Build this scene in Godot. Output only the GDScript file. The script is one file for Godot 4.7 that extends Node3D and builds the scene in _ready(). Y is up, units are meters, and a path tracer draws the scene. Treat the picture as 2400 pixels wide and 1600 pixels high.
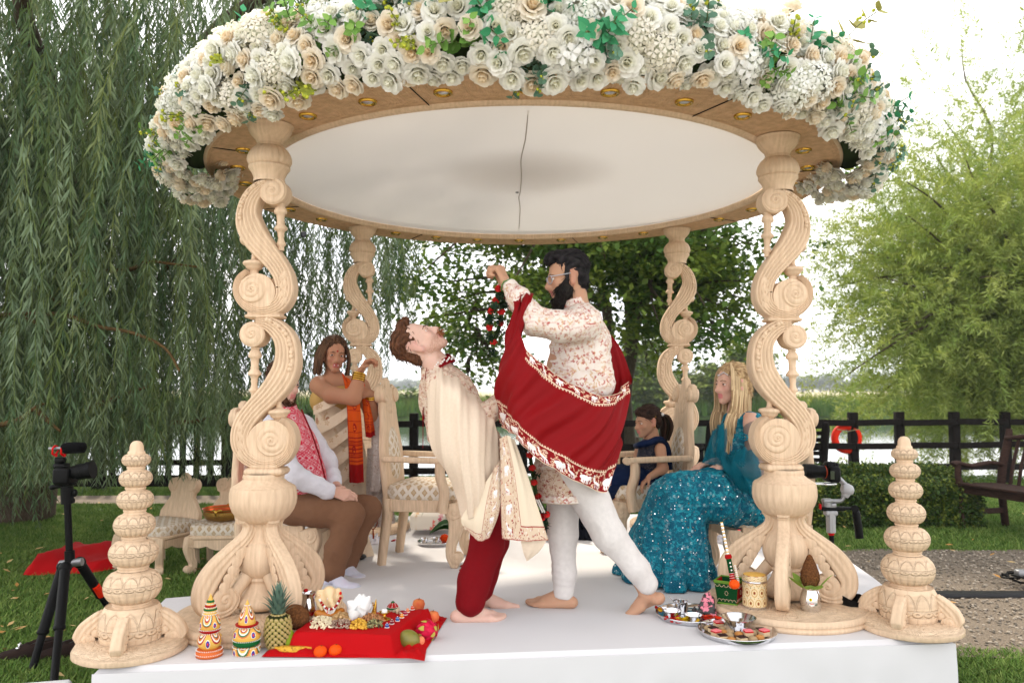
extends Node3D
# A wedding canopy on a white stage beside a river. Metres, y up; the stage top is y = 0, the lawn is GROUND, the camera looks along -z.

const F_PX := 1850.0
const PITCH := .0594
const EYE := 1.05
const GROUND := -.30
const RING_Y := 2.27
const RING_C := Vector3(.06, 0, -4.83)

var rng := RandomNumberGenerator.new()
var used := {}
var M := {}

func _ready():
	rng.seed = 7
	setup_camera_and_light()
	make_materials()
	build_setting()
	build_stage_and_mandap()
	build_trees()
	build_garden()
	build_furniture()
	build_offerings()
	build_people()

func setup_camera_and_light():
	var cam := Camera3D.new()
	cam.name = "camera"
	cam.position = V(0, EYE, 0)
	cam.rotation = V(PITCH, 0, 0)
	cam.keep_aspect = Camera3D.KEEP_HEIGHT
	cam.near = .05
	cam.far = 2500.0
	var ca := CameraAttributesPhysical.new()
	ca.frustum_focal_length = 27.75
	ca.frustum_focus_distance = 3.9
	ca.exposure_aperture = 2.8
	ca.frustum_far = 2500.0
	cam.attributes = ca
	cam.fov = rad_to_deg(2.0 * atan(800.0 / F_PX))
	add_child(cam)
	var env := Environment.new()
	env.background_mode = Environment.BG_SKY
	env.tonemap_mode = Environment.TONE_MAPPER_LINEAR
	env.tonemap_exposure = 2.4
	env.sdfgi_enabled = true
	env.ssao_enabled = true
	env.ssil_enabled = true
	env.fog_enabled = true
	env.fog_density = .0009
	env.fog_light_color = Color(.93, .96, 1.0)
	var sky := Sky.new()
	sky.sky_material = cloudy_sky()
	env.sky = sky
	env.background_energy_multiplier = 1.0
	var we := WorldEnvironment.new()
	we.name = "world_environment"
	we.environment = env
	add_child(we)
	var sun := DirectionalLight3D.new()
	sun.name = "sun"
	sun.light_energy = .75
	sun.light_color = Color(1.0, .95, .87)
	sun.light_angular_distance = 4.0
	sun.shadow_enabled = true
	add_child(sun)
	sun.look_at_from_position(V(-3.5, 9, -8), Vector3.ZERO)

func cloudy_sky() -> PanoramaSkyMaterial:
	var w := 512
	var h := 256
	var im := Image.create(w, h, false, Image.FORMAT_RGBF)
	var n := FastNoiseLite.new()
	n.seed = 11
	n.frequency = 1.6
	n.fractal_octaves = 5
	for y in h:
		var el := (.5 - (y + .5) / h) * PI
		for x in w:
			var az := (x + .5) / w * TAU
			var d := V(cos(el) * cos(az), sin(el), cos(el) * sin(az))
			var q := d / (.35 + maxf(d.y, .0))
			var c := clampf(.62 + .75 * n.get_noise_3d(q.x, q.y * 2.0, q.z), .0, 1.0)
			var blue := Color(.70, .74, .82)
			var white := Color(1.03, 1.0, .96)
			var k := blue.lerp(white, c) * lerpf(1.35, .72, smoothstep(.0, .9, maxf(d.y, .0)))
			if d.y < .0:
				k = Color(.30, .34, .26)
			im.set_pixel(x, y, k)
	var m := PanoramaSkyMaterial.new()
	m.panorama = ImageTexture.create_from_image(im)
	m.energy_multiplier = 1.0
	return m

# ---------- measuring the photograph: 2400 x 1600 pixels, forward distance in metres ----------
func ray(px: float, py: float) -> Vector3:
	var u := (px - 1200.0) / F_PX
	var v := (800.0 - py) / F_PX
	return V(u, v * cos(PITCH) + sin(PITCH), cos(PITCH) - v * sin(PITCH))

func P(px: float, py: float, z: float) -> Vector3:
	var r := ray(px, py)
	return V(r.x * z / r.z, EYE + r.y * z / r.z, -z)

func Fl(px: float, py: float, y := .0) -> Vector3:
	var r := ray(px, py)
	var t := (y - EYE) / r.y
	return V(r.x * t, y, -r.z * t)

func V(x = 0.0, y = 0.0, z = 0.0) -> Vector3:
	return Vector3(x, y, z)

func W(x = 0.0, y = 0.0) -> Vector2:
	return Vector2(x, y)

# ---------- naming and labels ----------
func numbered(called: String) -> String:
	var n: int = used.get(called, 0)
	used[called] = n + 1
	return called if n == 0 else "%s_%03d" % [called, n]

func tag(o: Node, label := "", category := "", group := "", kind := "") -> Node:
	if label: o.set_meta("label", label)
	if category: o.set_meta("category", category)
	if group: o.set_meta("group", group)
	if kind: o.set_meta("kind", kind)
	return o

func thing(called: String, label: String, category: String, at := Vector3.ZERO, turn := .0, group := "") -> Node3D:
	var o := Node3D.new()
	o.name = numbered(called)
	o.position = at
	o.rotation.y = turn
	add_child(o)
	tag(o, label, category, group)
	return o

func put(called: String, mesh: Mesh, m: Material, parent: Node = null, at := Vector3.ZERO) -> MeshInstance3D:
	var o := MeshInstance3D.new()
	o.mesh = mesh
	o.material_override = m
	o.position = at
	if parent == null:
		o.name = numbered(called)
		add_child(o)
	else:
		var nm := called
		var i := 0
		while parent.has_node(nm):
			i += 1
			nm = "%s_%03d" % [called, i]
		o.name = nm
		parent.add_child(o)
	return o

func struct(called: String, mesh: Mesh, m: Material, label := "") -> MeshInstance3D:
	var o := put(called, mesh, m)
	tag(o, label, "", "", "structure")
	return o

func dup(root: Node3D, at: Vector3, turn: float, label: String, group := "") -> Node3D:
	var r: Node3D = root.duplicate()
	var base := String(root.name)
	var cut := base.rfind("_")
	if cut > 0 and base.substr(cut + 1).is_valid_int():
		base = base.substr(0, cut)
	r.name = numbered(base)
	add_child(r)
	r.position = at
	r.rotation.y = turn
	tag(r, label, "", group)
	return r

# ---------- mesh building ----------
class MB:
	var v := PackedVector3Array()
	var uv := PackedVector2Array()
	var col := PackedColorArray()
	var idx := PackedInt32Array()
	var seams := PackedInt32Array()
	var tint := Color.WHITE
	var colored := false

	func p(q: Vector3, t := Vector2.ZERO) -> int:
		v.append(q)
		uv.append(t)
		col.append(tint)
		return v.size() - 1

	func tri(a: int, b: int, c: int) -> void:
		idx.append(a)
		idx.append(b)
		idx.append(c)

	func quad(a: int, b: int, c: int, d: int) -> void:
		tri(a, b, c)
		tri(a, c, d)

	func rows(pts: Array, wrap := false, closed_fix := true, us := 1.0, vs := 1.0) -> void:
		var i0 := idx.size()
		var n: int = pts.size()
		var m: int = pts[0].size()
		var base := v.size()
		var cols := m + (1 if wrap else 0)
		for i in n:
			var row: PackedVector3Array = pts[i]
			for j in cols:
				p(row[j % m], Vector2(us * j / maxf(1, cols - 1), vs * i / maxf(1, n - 1)))
			if wrap:
				seams.append(base + i * cols)
				seams.append(base + i * cols + m)
		for i in n - 1:
			for j in cols - 1:
				var a := base + i * cols + j
				var b := a + 1
				var c := a + cols
				var d := c + 1
				if v[a] != v[c] or v[b] != v[d]:
					if v[a] != v[b]:
						tri(a, b, c)
					if v[c] != v[d]:
						tri(b, d, c)
		if closed_fix:
			orient(i0)

	func orient(i0: int) -> void:
		if idx.size() == i0:
			return
		var c := Vector3.ZERO
		for k in range(i0, idx.size()):
			c += v[idx[k]]
		c /= float(idx.size() - i0)
		var vol := .0
		for k in range(i0, idx.size(), 3):
			vol += (v[idx[k]] - c).dot((v[idx[k + 1]] - c).cross(v[idx[k + 2]] - c))
		if vol > .0:
			for k in range(i0, idx.size(), 3):
				var t := idx[k + 1]
				idx[k + 1] = idx[k + 2]
				idx[k + 2] = t

	func lathe(prof: PackedVector2Array, seg := 24, mod = null, us := 1.0) -> void:
		var pts := []
		for i in prof.size():
			var row := PackedVector3Array()
			for j in seg:
				var th := TAU * j / seg
				var r: float = prof[i].x
				if mod != null:
					r = mod.call(r, th, i)
				row.append(Vector3(r * cos(th), prof[i].y, r * sin(th)))
			pts.append(row)
		rows(pts, true, true, us, 1.0)

	func tube(path: Array, rad: Array, seg := 8, flat := 1.0, cap := true) -> void:
		var n := path.size()
		var t0: Vector3 = (path[1] - path[0]).normalized()
		var up := Vector3.UP if absf(t0.y) < .9 else Vector3.RIGHT
		var a: Vector3 = t0.cross(up).normalized()
		var pts := []
		for i in n:
			var t: Vector3 = (path[mini(i + 1, n - 1)] - path[maxi(i - 1, 0)]).normalized()
			a = (a - t * a.dot(t)).normalized()
			var b := t.cross(a)
			var r: float = rad[mini(i, rad.size() - 1)]
			var row := PackedVector3Array()
			for j in seg:
				var th := TAU * j / seg
				row.append(path[i] + a * (r * cos(th)) + b * (r * flat * sin(th)))
			if cap and i == 0:
				pts.append(same(path[0], seg))
				pts.append(row)
			pts.append(row)
			if cap and i == n - 1:
				pts.append(row)
				pts.append(same(path[n - 1], seg))
		rows(pts, true)

	func same(q: Vector3, n: int) -> PackedVector3Array:
		var r := PackedVector3Array()
		r.resize(n)
		r.fill(q)
		return r

	func ball(c: Vector3, r: Vector3, b := Basis(), nu := 16, nv := 10) -> void:
		var pts := []
		for i in nv + 1:
			var ph := PI * i / nv
			var row := PackedVector3Array()
			for j in nu:
				var th := TAU * j / nu
				row.append(c + b * Vector3(r.x * sin(ph) * cos(th), r.y * cos(ph), r.z * sin(ph) * sin(th)))
			pts.append(row)
		rows(pts, true)

	func box(c: Vector3, s: Vector3, bev := .004, b := Basis()) -> void:
		var i0 := idx.size()
		var h := s / 2.0
		bev = minf(bev, minf(h.x, minf(h.y, h.z)) * .9)
		var id := {}
		for ax in 3:
			for sg in [-1, 1]:
				for u in [-1, 1]:
					for w in [-1, 1]:
						var q := Vector3.ZERO
						var a1 := (ax + 1) % 3
						var a2 := (ax + 2) % 3
						q[ax] = sg * h[ax]
						q[a1] = u * (h[a1] - bev)
						q[a2] = w * (h[a2] - bev)
						id[[ax, sg, u, w]] = p(c + b * q, Vector2(q[a1], q[a2]))
		for ax in 3:
			for sg in [-1, 1]:
				var f := [id[[ax, sg, -1, -1]], id[[ax, sg, 1, -1]], id[[ax, sg, 1, 1]], id[[ax, sg, -1, 1]]]
				if sg > 0:
					quad(f[0], f[3], f[2], f[1])
				else:
					quad(f[0], f[1], f[2], f[3])
		for ax in 3:
			var a1 := (ax + 1) % 3
			for s1 in [-1, 1]:
				for s2 in [-1, 1]:
					var e := [id[[ax, s1, s2, -1]], id[[ax, s1, s2, 1]], id[[a1, s2, 1, s1]], id[[a1, s2, -1, s1]]]
					if s1 * s2 > 0:
						quad(e[0], e[1], e[2], e[3])
					else:
						quad(e[0], e[3], e[2], e[1])
		for sx in [-1, 1]:
			for sy in [-1, 1]:
				for sz in [-1, 1]:
					var t := [id[[0, sx, sy, sz]], id[[1, sy, sz, sx]], id[[2, sz, sx, sy]]]
					if sx * sy * sz > 0:
						tri(t[0], t[2], t[1])
					else:
						tri(t[0], t[1], t[2])

	func xf(from: int, t: Transform3D) -> void:
		for i in range(from, v.size()):
			v[i] = t * v[i]

	func add(o: MB, t := Transform3D()) -> void:
		var b := v.size()
		for i in o.v.size():
			v.append(t * o.v[i])
		uv.append_array(o.uv)
		col.append_array(o.col)
		for k in o.idx.size():
			idx.append(o.idx[k] + b)
		for k in o.seams.size():
			seams.append(o.seams[k] + b)

	func mesh() -> ArrayMesh:
		var n := PackedVector3Array()
		n.resize(v.size())
		for k in range(0, idx.size(), 3):
			var a := idx[k]
			var b := idx[k + 1]
			var c := idx[k + 2]
			var f := (v[c] - v[a]).cross(v[b] - v[a])
			n[a] += f
			n[b] += f
			n[c] += f
		for k in range(0, seams.size(), 2):
			var s := n[seams[k]] + n[seams[k + 1]]
			n[seams[k]] = s
			n[seams[k + 1]] = s
		for i in n.size():
			n[i] = n[i].normalized() if n[i].length_squared() > 1e-24 else Vector3.UP
		var arr := []
		arr.resize(Mesh.ARRAY_MAX)
		arr[Mesh.ARRAY_VERTEX] = v
		arr[Mesh.ARRAY_NORMAL] = n
		arr[Mesh.ARRAY_TEX_UV] = uv
		if colored:
			arr[Mesh.ARRAY_COLOR] = col
		arr[Mesh.ARRAY_INDEX] = idx
		var me := ArrayMesh.new()
		me.add_surface_from_arrays(Mesh.PRIMITIVE_TRIANGLES, arr)
		return me

func smooth_path(pts: Array, per := 4) -> Array:
	var out := []
	var n := pts.size()
	for i in n - 1:
		var a = pts[maxi(i - 1, 0)]
		var b = pts[i]
		var c = pts[i + 1]
		var d = pts[mini(i + 2, n - 1)]
		for k in per:
			var t := float(k) / per
			out.append(b * 1.0 + (c - a) * (.5 * t) + (a * 2.0 - b * 5.0 + c * 4.0 - d) * (.5 * t * t) + (b * 3.0 - a - c * 3.0 + d) * (.5 * t * t * t))
	out.append(pts[n - 1])
	return out

# ---------- materials ----------
func lin(r: float, g: float, b: float) -> Color:
	return Color(r, g, b).linear_to_srgb()

func mat(called: String, c: Color, rough := .7, metal := .0) -> StandardMaterial3D:
	var m := StandardMaterial3D.new()
	m.resource_name = called
	m.albedo_color = c
	m.roughness = rough
	m.metallic = metal
	if metal == .0 and rough >= .5: m.metallic_specular = .25
	M[called] = m
	return m

func noise_tex(a: Color, b: Color, freq: float, oct := 4, seed_ := 1, size := 512, mid := .5) -> NoiseTexture2D:
	var n := FastNoiseLite.new()
	n.seed = seed_
	n.frequency = freq
	n.fractal_octaves = oct
	var t := NoiseTexture2D.new()
	t.width = size
	t.height = size
	t.seamless = true
	t.noise = n
	var g := Gradient.new()
	g.set_color(0, a)
	g.set_color(1, b)
	g.add_point(mid, a.lerp(b, .5))
	t.color_ramp = g
	return t

func painted(w: int, h: int, fn: Callable) -> ImageTexture:
	var im := Image.create(w, h, false, Image.FORMAT_RGB8)
	for y in h:
		for x in w:
			im.set_pixel(x, y, fn.call((x + .5) / w, (y + .5) / h))
	return ImageTexture.create_from_image(im)

func grainy(m: StandardMaterial3D, tex: Texture2D, sc: Vector3) -> StandardMaterial3D:
	m.albedo_texture = tex
	m.uv1_triplanar = true
	m.uv1_scale = sc
	return m

func make_materials():
	var wt := noise_tex(Color(.85, .835, .82), Color(1, 1, 1), .012, 5, 3)
	var wood := grainy(mat("pale_wood", Color(.905, .80, .685), .62), wt, V(7, .9, 7))
	wood.normal_enabled = false
	var carve := painted(512, 256, func(u, v):
		var h := .75
		var t := fposmod(u * 3.0, 1.0)
		var d := W((t - .5) * 1.5, v - .5)
		var r := d.length()
		var a := atan2(d.y, d.x)
		if r < .36:
			h = .55 + .45 * smoothstep(-.5, .4, sin(a * (1.0 if int(u * 3.0) % 2 == 0 else -1.0) + r * 42.0))
		else:
			h = .6 + .4 * smoothstep(-.3, .5, sin(t * 40.0 + sin(v * 21.0) * 2.4) * sin(v * 33.0 + sin(t * 17.0) * 1.7))
		if v < .08 or v > .92:
			h = .55 + .45 * absf(sin(u * PI * 60.0))
		elif v < .11 or v > .89:
			h = .35
		return Color(h, h, h))
	var wc := grainy(mat("carved_wood", Color(.905, .80, .685), .62), wt, V(7, .9, 7))
	wc.uv1_triplanar = false
	wc.uv1_scale = V(1, 1, 1)
	wc.albedo_texture = null
	wc.heightmap_enabled = true
	wc.heightmap_texture = carve
	wc.heightmap_scale = .7
	wc.detail_enabled = true
	wc.detail_albedo = wt
	wc.detail_blend_mode = BaseMaterial3D.BLEND_MODE_MUL
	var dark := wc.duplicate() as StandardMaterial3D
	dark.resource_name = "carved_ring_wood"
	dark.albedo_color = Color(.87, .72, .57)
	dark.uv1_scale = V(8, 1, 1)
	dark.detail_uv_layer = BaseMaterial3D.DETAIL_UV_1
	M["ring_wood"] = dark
	var bulb := wc.duplicate() as StandardMaterial3D
	bulb.resource_name = "carved_bulb_wood"
	bulb.heightmap_texture = painted(512, 256, func(u, v):
		var t := fposmod(u * 16.0, 1.0)
		var h := .7
		var w: float = 1.0 - v
		if w > .44 and w < .60:
			var d := W((t - .5) * .9, (w - .52) / .16).length()
			h = .35 + .65 * smoothstep(.5, .34, d) - .75 * smoothstep(.14, .08, d)
		elif w >= .60:
			var q := absf(fposmod(u * 12.0, 1.0) - .5) * 2.0
			h = .45 + .55 * smoothstep(.0, .12, absf(W(q * .9, (w - .60) * 2.8).length() - .85))
			h *= .85 + .15 * smoothstep(.0, .1, absf(q - .02))
		else:
			h = .4 + .6 * pow(absf(sin(u * PI * 22.0)), .5)
		return Color(h, h, h))
	bulb.heightmap_scale = .9
	M["bulb_wood"] = bulb
	mat("white_cloth", Color(.825, .82, .83), .9)
	var weave := noise_tex(Color(.42, .42, .42), Color(.58, .58, .58), .04, 3, 9, 256)
#	M.white_cloth.heightmap_enabled = true
#	M.white_cloth.heightmap_texture = weave
#	M.white_cloth.heightmap_scale = .25
	M.white_cloth.uv1_triplanar = true
	M.white_cloth.uv1_scale = V(3, 3, 3)
	var ceil := mat("ceiling_cloth", Color(.88, .87, .87), .85)
	ceil.backlight_enabled = true
	ceil.backlight = Color(.55, .54, .53)
	mat("brass", Color(.83, .66, .28), .25, 1.0)
	mat("steel", Color(.86, .86, .87), .14, 1.0)
	mat("black_plastic", Color(.02, .02, .023), .5)
	mat("black_metal", Color(.025, .025, .028), .5)
	mat("grey_metal", Color(.55, .55, .56), .4, .6)
	mat("light_lens", Color(.80, .80, .82), .12, .6)
	var red := mat("red_cloth", Color(.68, .008, .04), .8)
	var ft := noise_tex(Color(.55, .55, .55), Color(1, 1, 1), .02, 5, 5)
	grainy(mat("fence_wood", Color(.115, .088, .072), .85), ft, V(3, .6, 3))
	grainy(mat("bench_wood", Color(.30, .215, .185), .8), ft, V(.7, 5, 5))
	grainy(mat("bark", Color(.40, .345, .29), .95), ft, V(5, 1.0, 5))
	M.bark.heightmap_enabled = true
	M.bark.heightmap_texture = ft
	M.bark.heightmap_scale = 1.5
	grainy(mat("twig", Color(.42, .33, .20), .9), ft, V(3, 3, 3))

# ---------- lawn, path, water, far land ----------
func sheet(x0: float, x1: float, z0: float, z1: float, y: float, nx := 2, nz := 2, hf = null) -> ArrayMesh:
	var b := MB.new()
	var pts := []
	for i in nz + 1:
		var row := PackedVector3Array()
		for j in nx + 1:
			var x := lerpf(x0, x1, float(j) / nx)
			var z := lerpf(z0, z1, float(i) / nz)
			row.append(V(x, y + (hf.call(x, z) if hf != null else .0), z))
		pts.append(row)
	b.rows(pts, false, false)
	for i in b.uv.size():
		b.uv[i] = W(b.v[i].x, b.v[i].z)
	if (b.v[b.idx[1]] - b.v[b.idx[0]]).cross(b.v[b.idx[2]] - b.v[b.idx[0]]).y > .0:
		for k in range(0, b.idx.size(), 3):
			var t := b.idx[k + 1]
			b.idx[k + 1] = b.idx[k + 2]
			b.idx[k + 2] = t
	return b.mesh()

func build_setting():
	var gt := noise_tex(lin(.03, .06, .013), lin(.10, .16, .035), .03, 5, 21)
	var lawn_m := grainy(mat("lawn", Color.WHITE, .95), gt, V(.7, .7, .7))
	lawn_m.uv1_world_triplanar = true
	var hn := FastNoiseLite.new()
	hn.seed = 5
	hn.frequency = .5
	struct("lawn", sheet(-70, 70, 4, -12.4, GROUND, 140, 30, func(x, z): return .012 * hn.get_noise_2d(x, z) - (1.0 if z < -12.3 else .0)), lawn_m)
	var pg := noise_tex(lin(.12, .095, .07), lin(.30, .25, .20), .09, 5, 31)
	var gravel_m := grainy(mat("gravel", Color.WHITE, .95), pg, V(1.2, 1.2, 1.2))
	gravel_m.uv1_world_triplanar = true
	gravel_m.heightmap_enabled = true
	gravel_m.heightmap_texture = noise_tex(Color.BLACK, Color.WHITE, .12, 4, 33)
	gravel_m.heightmap_scale = 1.5
	var pb := MB.new()
	var pts := []
	for i in 13:
		var z := lerpf(-4.02, -6.62, i / 12.0)
		var row := PackedVector3Array()
		for j in 61:
			var x := lerpf(1.2, 14.0, j / 60.0)
			var w := (hn.get_noise_2d(x * 4.0, 7.0) if i == 0 else hn.get_noise_2d(x * 4.0, 90.0)) * .07 if (i == 0 or i == 12) else .0
			row.append(V(x, GROUND + .022 + .008 * hn.get_noise_2d(x * 3.0, z * 3.0), z + w))
		pts.append(row)
	pb.rows(pts, false, false)
	struct("gravel_path", pb.mesh(), gravel_m)
	var st := MB.new()
	st.ball(Vector3.ZERO, V(1, .6, .8), Basis(), 6, 4)
	var peb := PackedFloat32Array()
	scatter("gravel_stones", st.mesh(), mat("pebble", Color.WHITE, .9), 9000, func(_i):
		var x := rng.randf_range(1.7, 8.5)
		var z := rng.randf_range(-6.55, -4.05)
		var s := rng.randf_range(.006, .014)
		var g := rng.randf_range(.10, .42)
		return [Transform3D(Basis(Vector3.UP, rng.randf() * TAU).scaled(Vector3.ONE * s), V(x, GROUND + .026, z)), Color(g, g * .86, g * .7)])
	var path_m := grainy(mat("footpath", Color.WHITE, .9), noise_tex(lin(.13, .10, .075), lin(.24, .20, .155), .03, 5, 41), V(.8, .8, .8))
	path_m.uv1_world_triplanar = true
	struct("footpath", sheet(-40, -1.4, -9.25, -9.95, GROUND + .016, 60, 1, func(x, z): return .006 * hn.get_noise_2d(x * 2.0, z)), path_m)
	struct("gravel_forecourt", sheet(-14, 14, 16, -2.35, GROUND + .012, 40, 20, func(x, z): return .008 * hn.get_noise_2d(x * 2.0, z * 2.0)), grainy(mat("pale_gravel", Color.WHITE, .95), noise_tex(lin(.36, .33, .29), lin(.56, .52, .46), .09, 5, 35), V(1.2, 1.2, 1.2)))
	var wm := mat("river_water", lin(.06, .08, .07), .04)
	wm.normal_enabled = true
	var nn := FastNoiseLite.new()
	nn.frequency = .018
	nn.fractal_octaves = 4
	var nt := NoiseTexture2D.new()
	nt.noise = nn
	nt.as_normal_map = true
	nt.bump_strength = 3.0
	nt.seamless = true
	wm.normal_texture = nt
	wm.normal_scale = .22
	wm.uv1_scale = V(.25, .6, 1)
	struct("river", sheet(-160, 160, -12.0, -48, -.72, 2, 2), wm)
	var field_m := grainy(mat("straw_field", Color.WHITE, .95), noise_tex(lin(.42, .36, .22), lin(.62, .55, .38), .03, 4, 51), V(.04, .04, .04))
	field_m.uv1_world_triplanar = true
	struct("far_field", sheet(-900, 900, -50, -1400, -.25, 24, 30, func(x, z): return .25 * hn.get_noise_2d(x * .02, z * .02)), field_m)
	var bank_m := grainy(mat("far_bank", Color.WHITE, .95), gt, V(.3, .3, .3))
	bank_m.uv1_world_triplanar = true
	struct("far_river_bank", sheet(-170, 170, -42.5, -52, -.75, 120, 6, func(x, z): return .55 * smoothstep(-42.8, -44.0, z) + .15 * hn.get_noise_2d(x * .4, z)), bank_m)
	build_grass()

func scatter(called: String, mesh: Mesh, m: StandardMaterial3D, n: int, fn: Callable, parent: Node = null, as_stuff := true) -> MultiMeshInstance3D:
	m.vertex_color_use_as_albedo = true
	var mm := MultiMesh.new()
	mm.transform_format = MultiMesh.TRANSFORM_3D
	mm.use_colors = true
	mm.mesh = mesh
	mm.instance_count = n
	var buf := PackedFloat32Array()
	buf.resize(n * 16)
	for i in n:
		var r: Array = fn.call(i)
		var t: Transform3D = r[0]
		var c: Color = r[1]
		var k := i * 16
		buf[k] = t.basis.x.x; buf[k + 1] = t.basis.y.x; buf[k + 2] = t.basis.z.x; buf[k + 3] = t.origin.x
		buf[k + 4] = t.basis.x.y; buf[k + 5] = t.basis.y.y; buf[k + 6] = t.basis.z.y; buf[k + 7] = t.origin.y
		buf[k + 8] = t.basis.x.z; buf[k + 9] = t.basis.y.z; buf[k + 10] = t.basis.z.z; buf[k + 11] = t.origin.z
		buf[k + 12] = c.r; buf[k + 13] = c.g; buf[k + 14] = c.b; buf[k + 15] = 1.0
	mm.buffer = buf
	var o := MultiMeshInstance3D.new()
	o.multimesh = mm
	o.material_override = m
	if parent:
		var nm := called
		var q := 0
		while parent.has_node(nm):
			q += 1
			nm = "%s_%03d" % [called, q]
		o.name = nm
		parent.add_child(o)
	else:
		o.name = numbered(called)
		add_child(o)
	if as_stuff:
		tag(o, "", "", "", "stuff")
	return o

func blade_tuft(n: int, h: float, w: float, spread: float, lean: float) -> ArrayMesh:
	var b := MB.new()
	for i in n:
		var a := rng.randf() * TAU
		var o := V(rng.randf_range(-1, 1), 0, rng.randf_range(-1, 1)) * spread
		var d := V(cos(a), 0, sin(a))
		var s := d.cross(Vector3.UP)
		var hh := h * rng.randf_range(.55, 1.1)
		var l := lean * rng.randf_range(.3, 1.0)
		var m1 := o + d * (l * hh * .3) + Vector3.UP * (hh * .6)
		var tip := o + d * (l * hh) + Vector3.UP * hh
		var q := [b.p(o - s * w), b.p(o + s * w), b.p(m1 + s * w * .8), b.p(m1 - s * w * .8), b.p(tip)]
		b.quad(q[0], q[1], q[2], q[3])
		b.tri(q[3], q[2], q[4])
	return b.mesh()

func on_lawn(x: float, z: float) -> bool:
	if z < -3.0 and z > -6.5 and x > -1.9 and x < 2.0: return false
	if x > 1.2 and z < -4.1 and z > -6.55: return false
	if x < -1.6 and z < -9.25 and z > -9.95: return false
	return true

func build_grass():
	var gm := mat("grass_blade", Color.WHITE, .7)
	gm.backlight_enabled = true
	gm.backlight = Color(.5, .5, .5)
	var tuft := blade_tuft(9, .045, .0022, .03, .7)
	var spots := []
	while spots.size() < 70000:
		var z := -3.0 - 9.2 * pow(rng.randf(), 1.5)
		var x := rng.randf_range(-1, 1) * (.72 * -z + .4)
		if on_lawn(x, z):
			spots.append(V(x, GROUND, z))
	scatter("lawn_grass", tuft, gm, spots.size(), func(i):
		var s := rng.randf_range(.7, 1.25)
		var c := Color(.085, .17, .028).lerp(Color(.24, .32, .08), pow(rng.randf(), 2.0))
		return [Transform3D(Basis(Vector3.UP, rng.randf() * TAU).scaled(V(s * 1.4, s, s * 1.4)), spots[i]), c])
	var reed := blade_tuft(12, 1.0, .022, .35, .35)
	scatter("bank_reeds", reed, gm, 6000, func(_i):
		var z := -43.0 - 6.5 * rng.randf()
		var x := rng.randf_range(-34, 40)
		var s := rng.randf_range(.75, 1.15) * (.85 if z > -44.0 else 1.1)
		var c := Color(.07, .15, .02).lerp(Color(.26, .27, .05), clampf((-43.5 - z) / 5.0 + rng.randf_range(-.3, .3), 0, 1))
		return [Transform3D(Basis(Vector3.UP, rng.randf() * TAU).scaled(V(1.1, s, 1.1)), V(x, -.45, z)), c])
	var lf := MB.new()
	var q := [lf.p(V(-1, 0, 0)), lf.p(V(0, .15, .45)), lf.p(V(1, .2, 0)), lf.p(V(0, .15, -.45))]
	lf.quad(q[0], q[1], q[2], q[3])
	scatter("fallen_leaves", lf.mesh(), mat("dry_leaf", Color.WHITE, .8), 260, func(_i):
		var z := -3.2 - 6.5 * rng.randf()
		var x := rng.randf_range(-1, 1) * .7 * -z
		if absf(x) < 2.05 and z > -7.0: x = -2.2 - rng.randf() * 2.0
		var c := Color(.42, .20, .05).lerp(Color(.55, .42, .20), rng.randf())
		return [Transform3D(Basis.from_euler(V(rng.randf_range(-.4, .4), rng.randf() * TAU, rng.randf_range(-.4, .4))).scaled(Vector3.ONE * rng.randf_range(.018, .034)), V(x, GROUND + .04, z)), c])

# ---------- the stage and the carved canopy ----------
func extrude(poly: PackedVector2Array, y0: float, y1: float, bev: float) -> MB:
	var b := MB.new()
	var n := poly.size()
	var ins := func(k: float) -> PackedVector3Array:
		var r := PackedVector3Array()
		for i in n:
			var a := (poly[i] - poly[(i + n - 1) % n]).normalized()
			var c := (poly[(i + 1) % n] - poly[i]).normalized()
			var na := W(a.y, -a.x)
			var nc := W(c.y, -c.x)
			var d := (na + nc) / maxf(.2, 1.0 + na.dot(nc))
			r.append(V(poly[i].x + d.x * k, 0, poly[i].y + d.y * k))
		return r
	var lift := func(row: PackedVector3Array, y: float) -> PackedVector3Array:
		var r := PackedVector3Array()
		for q in row: r.append(V(q.x, y, q.z))
		return r
	var full: PackedVector3Array = ins.call(.0)
	var inset: PackedVector3Array = ins.call(bev)
	var area := func(row: PackedVector3Array) -> float:
		var a := .0
		for i in row.size(): a += row[i].x * row[(i + 1) % n].z - row[(i + 1) % n].x * row[i].z
		return absf(a)
	if area.call(inset) > area.call(full): inset = ins.call(-bev)
	b.rows([lift.call(full, y0), lift.call(full, y1 - bev), lift.call(full, y1 - bev), lift.call(inset, y1)], true, true)
	var i0 := b.idx.size()
	var base := b.v.size()
	for q in lift.call(inset, y1): b.p(q, W(q.x, q.z))
	var flat := PackedVector2Array()
	for q in inset: flat.append(W(q.x, q.z))
	var t := Geometry2D.triangulate_polygon(flat)
	for k in range(0, t.size(), 3):
		var up := (b.v[base + t[k + 2]] - b.v[base + t[k]]).cross(b.v[base + t[k + 1]] - b.v[base + t[k]]).y > .0
		if up: b.tri(base + t[k], base + t[k + 1], base + t[k + 2])
		else: b.tri(base + t[k], base + t[k + 2], base + t[k + 1])
	return b

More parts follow.
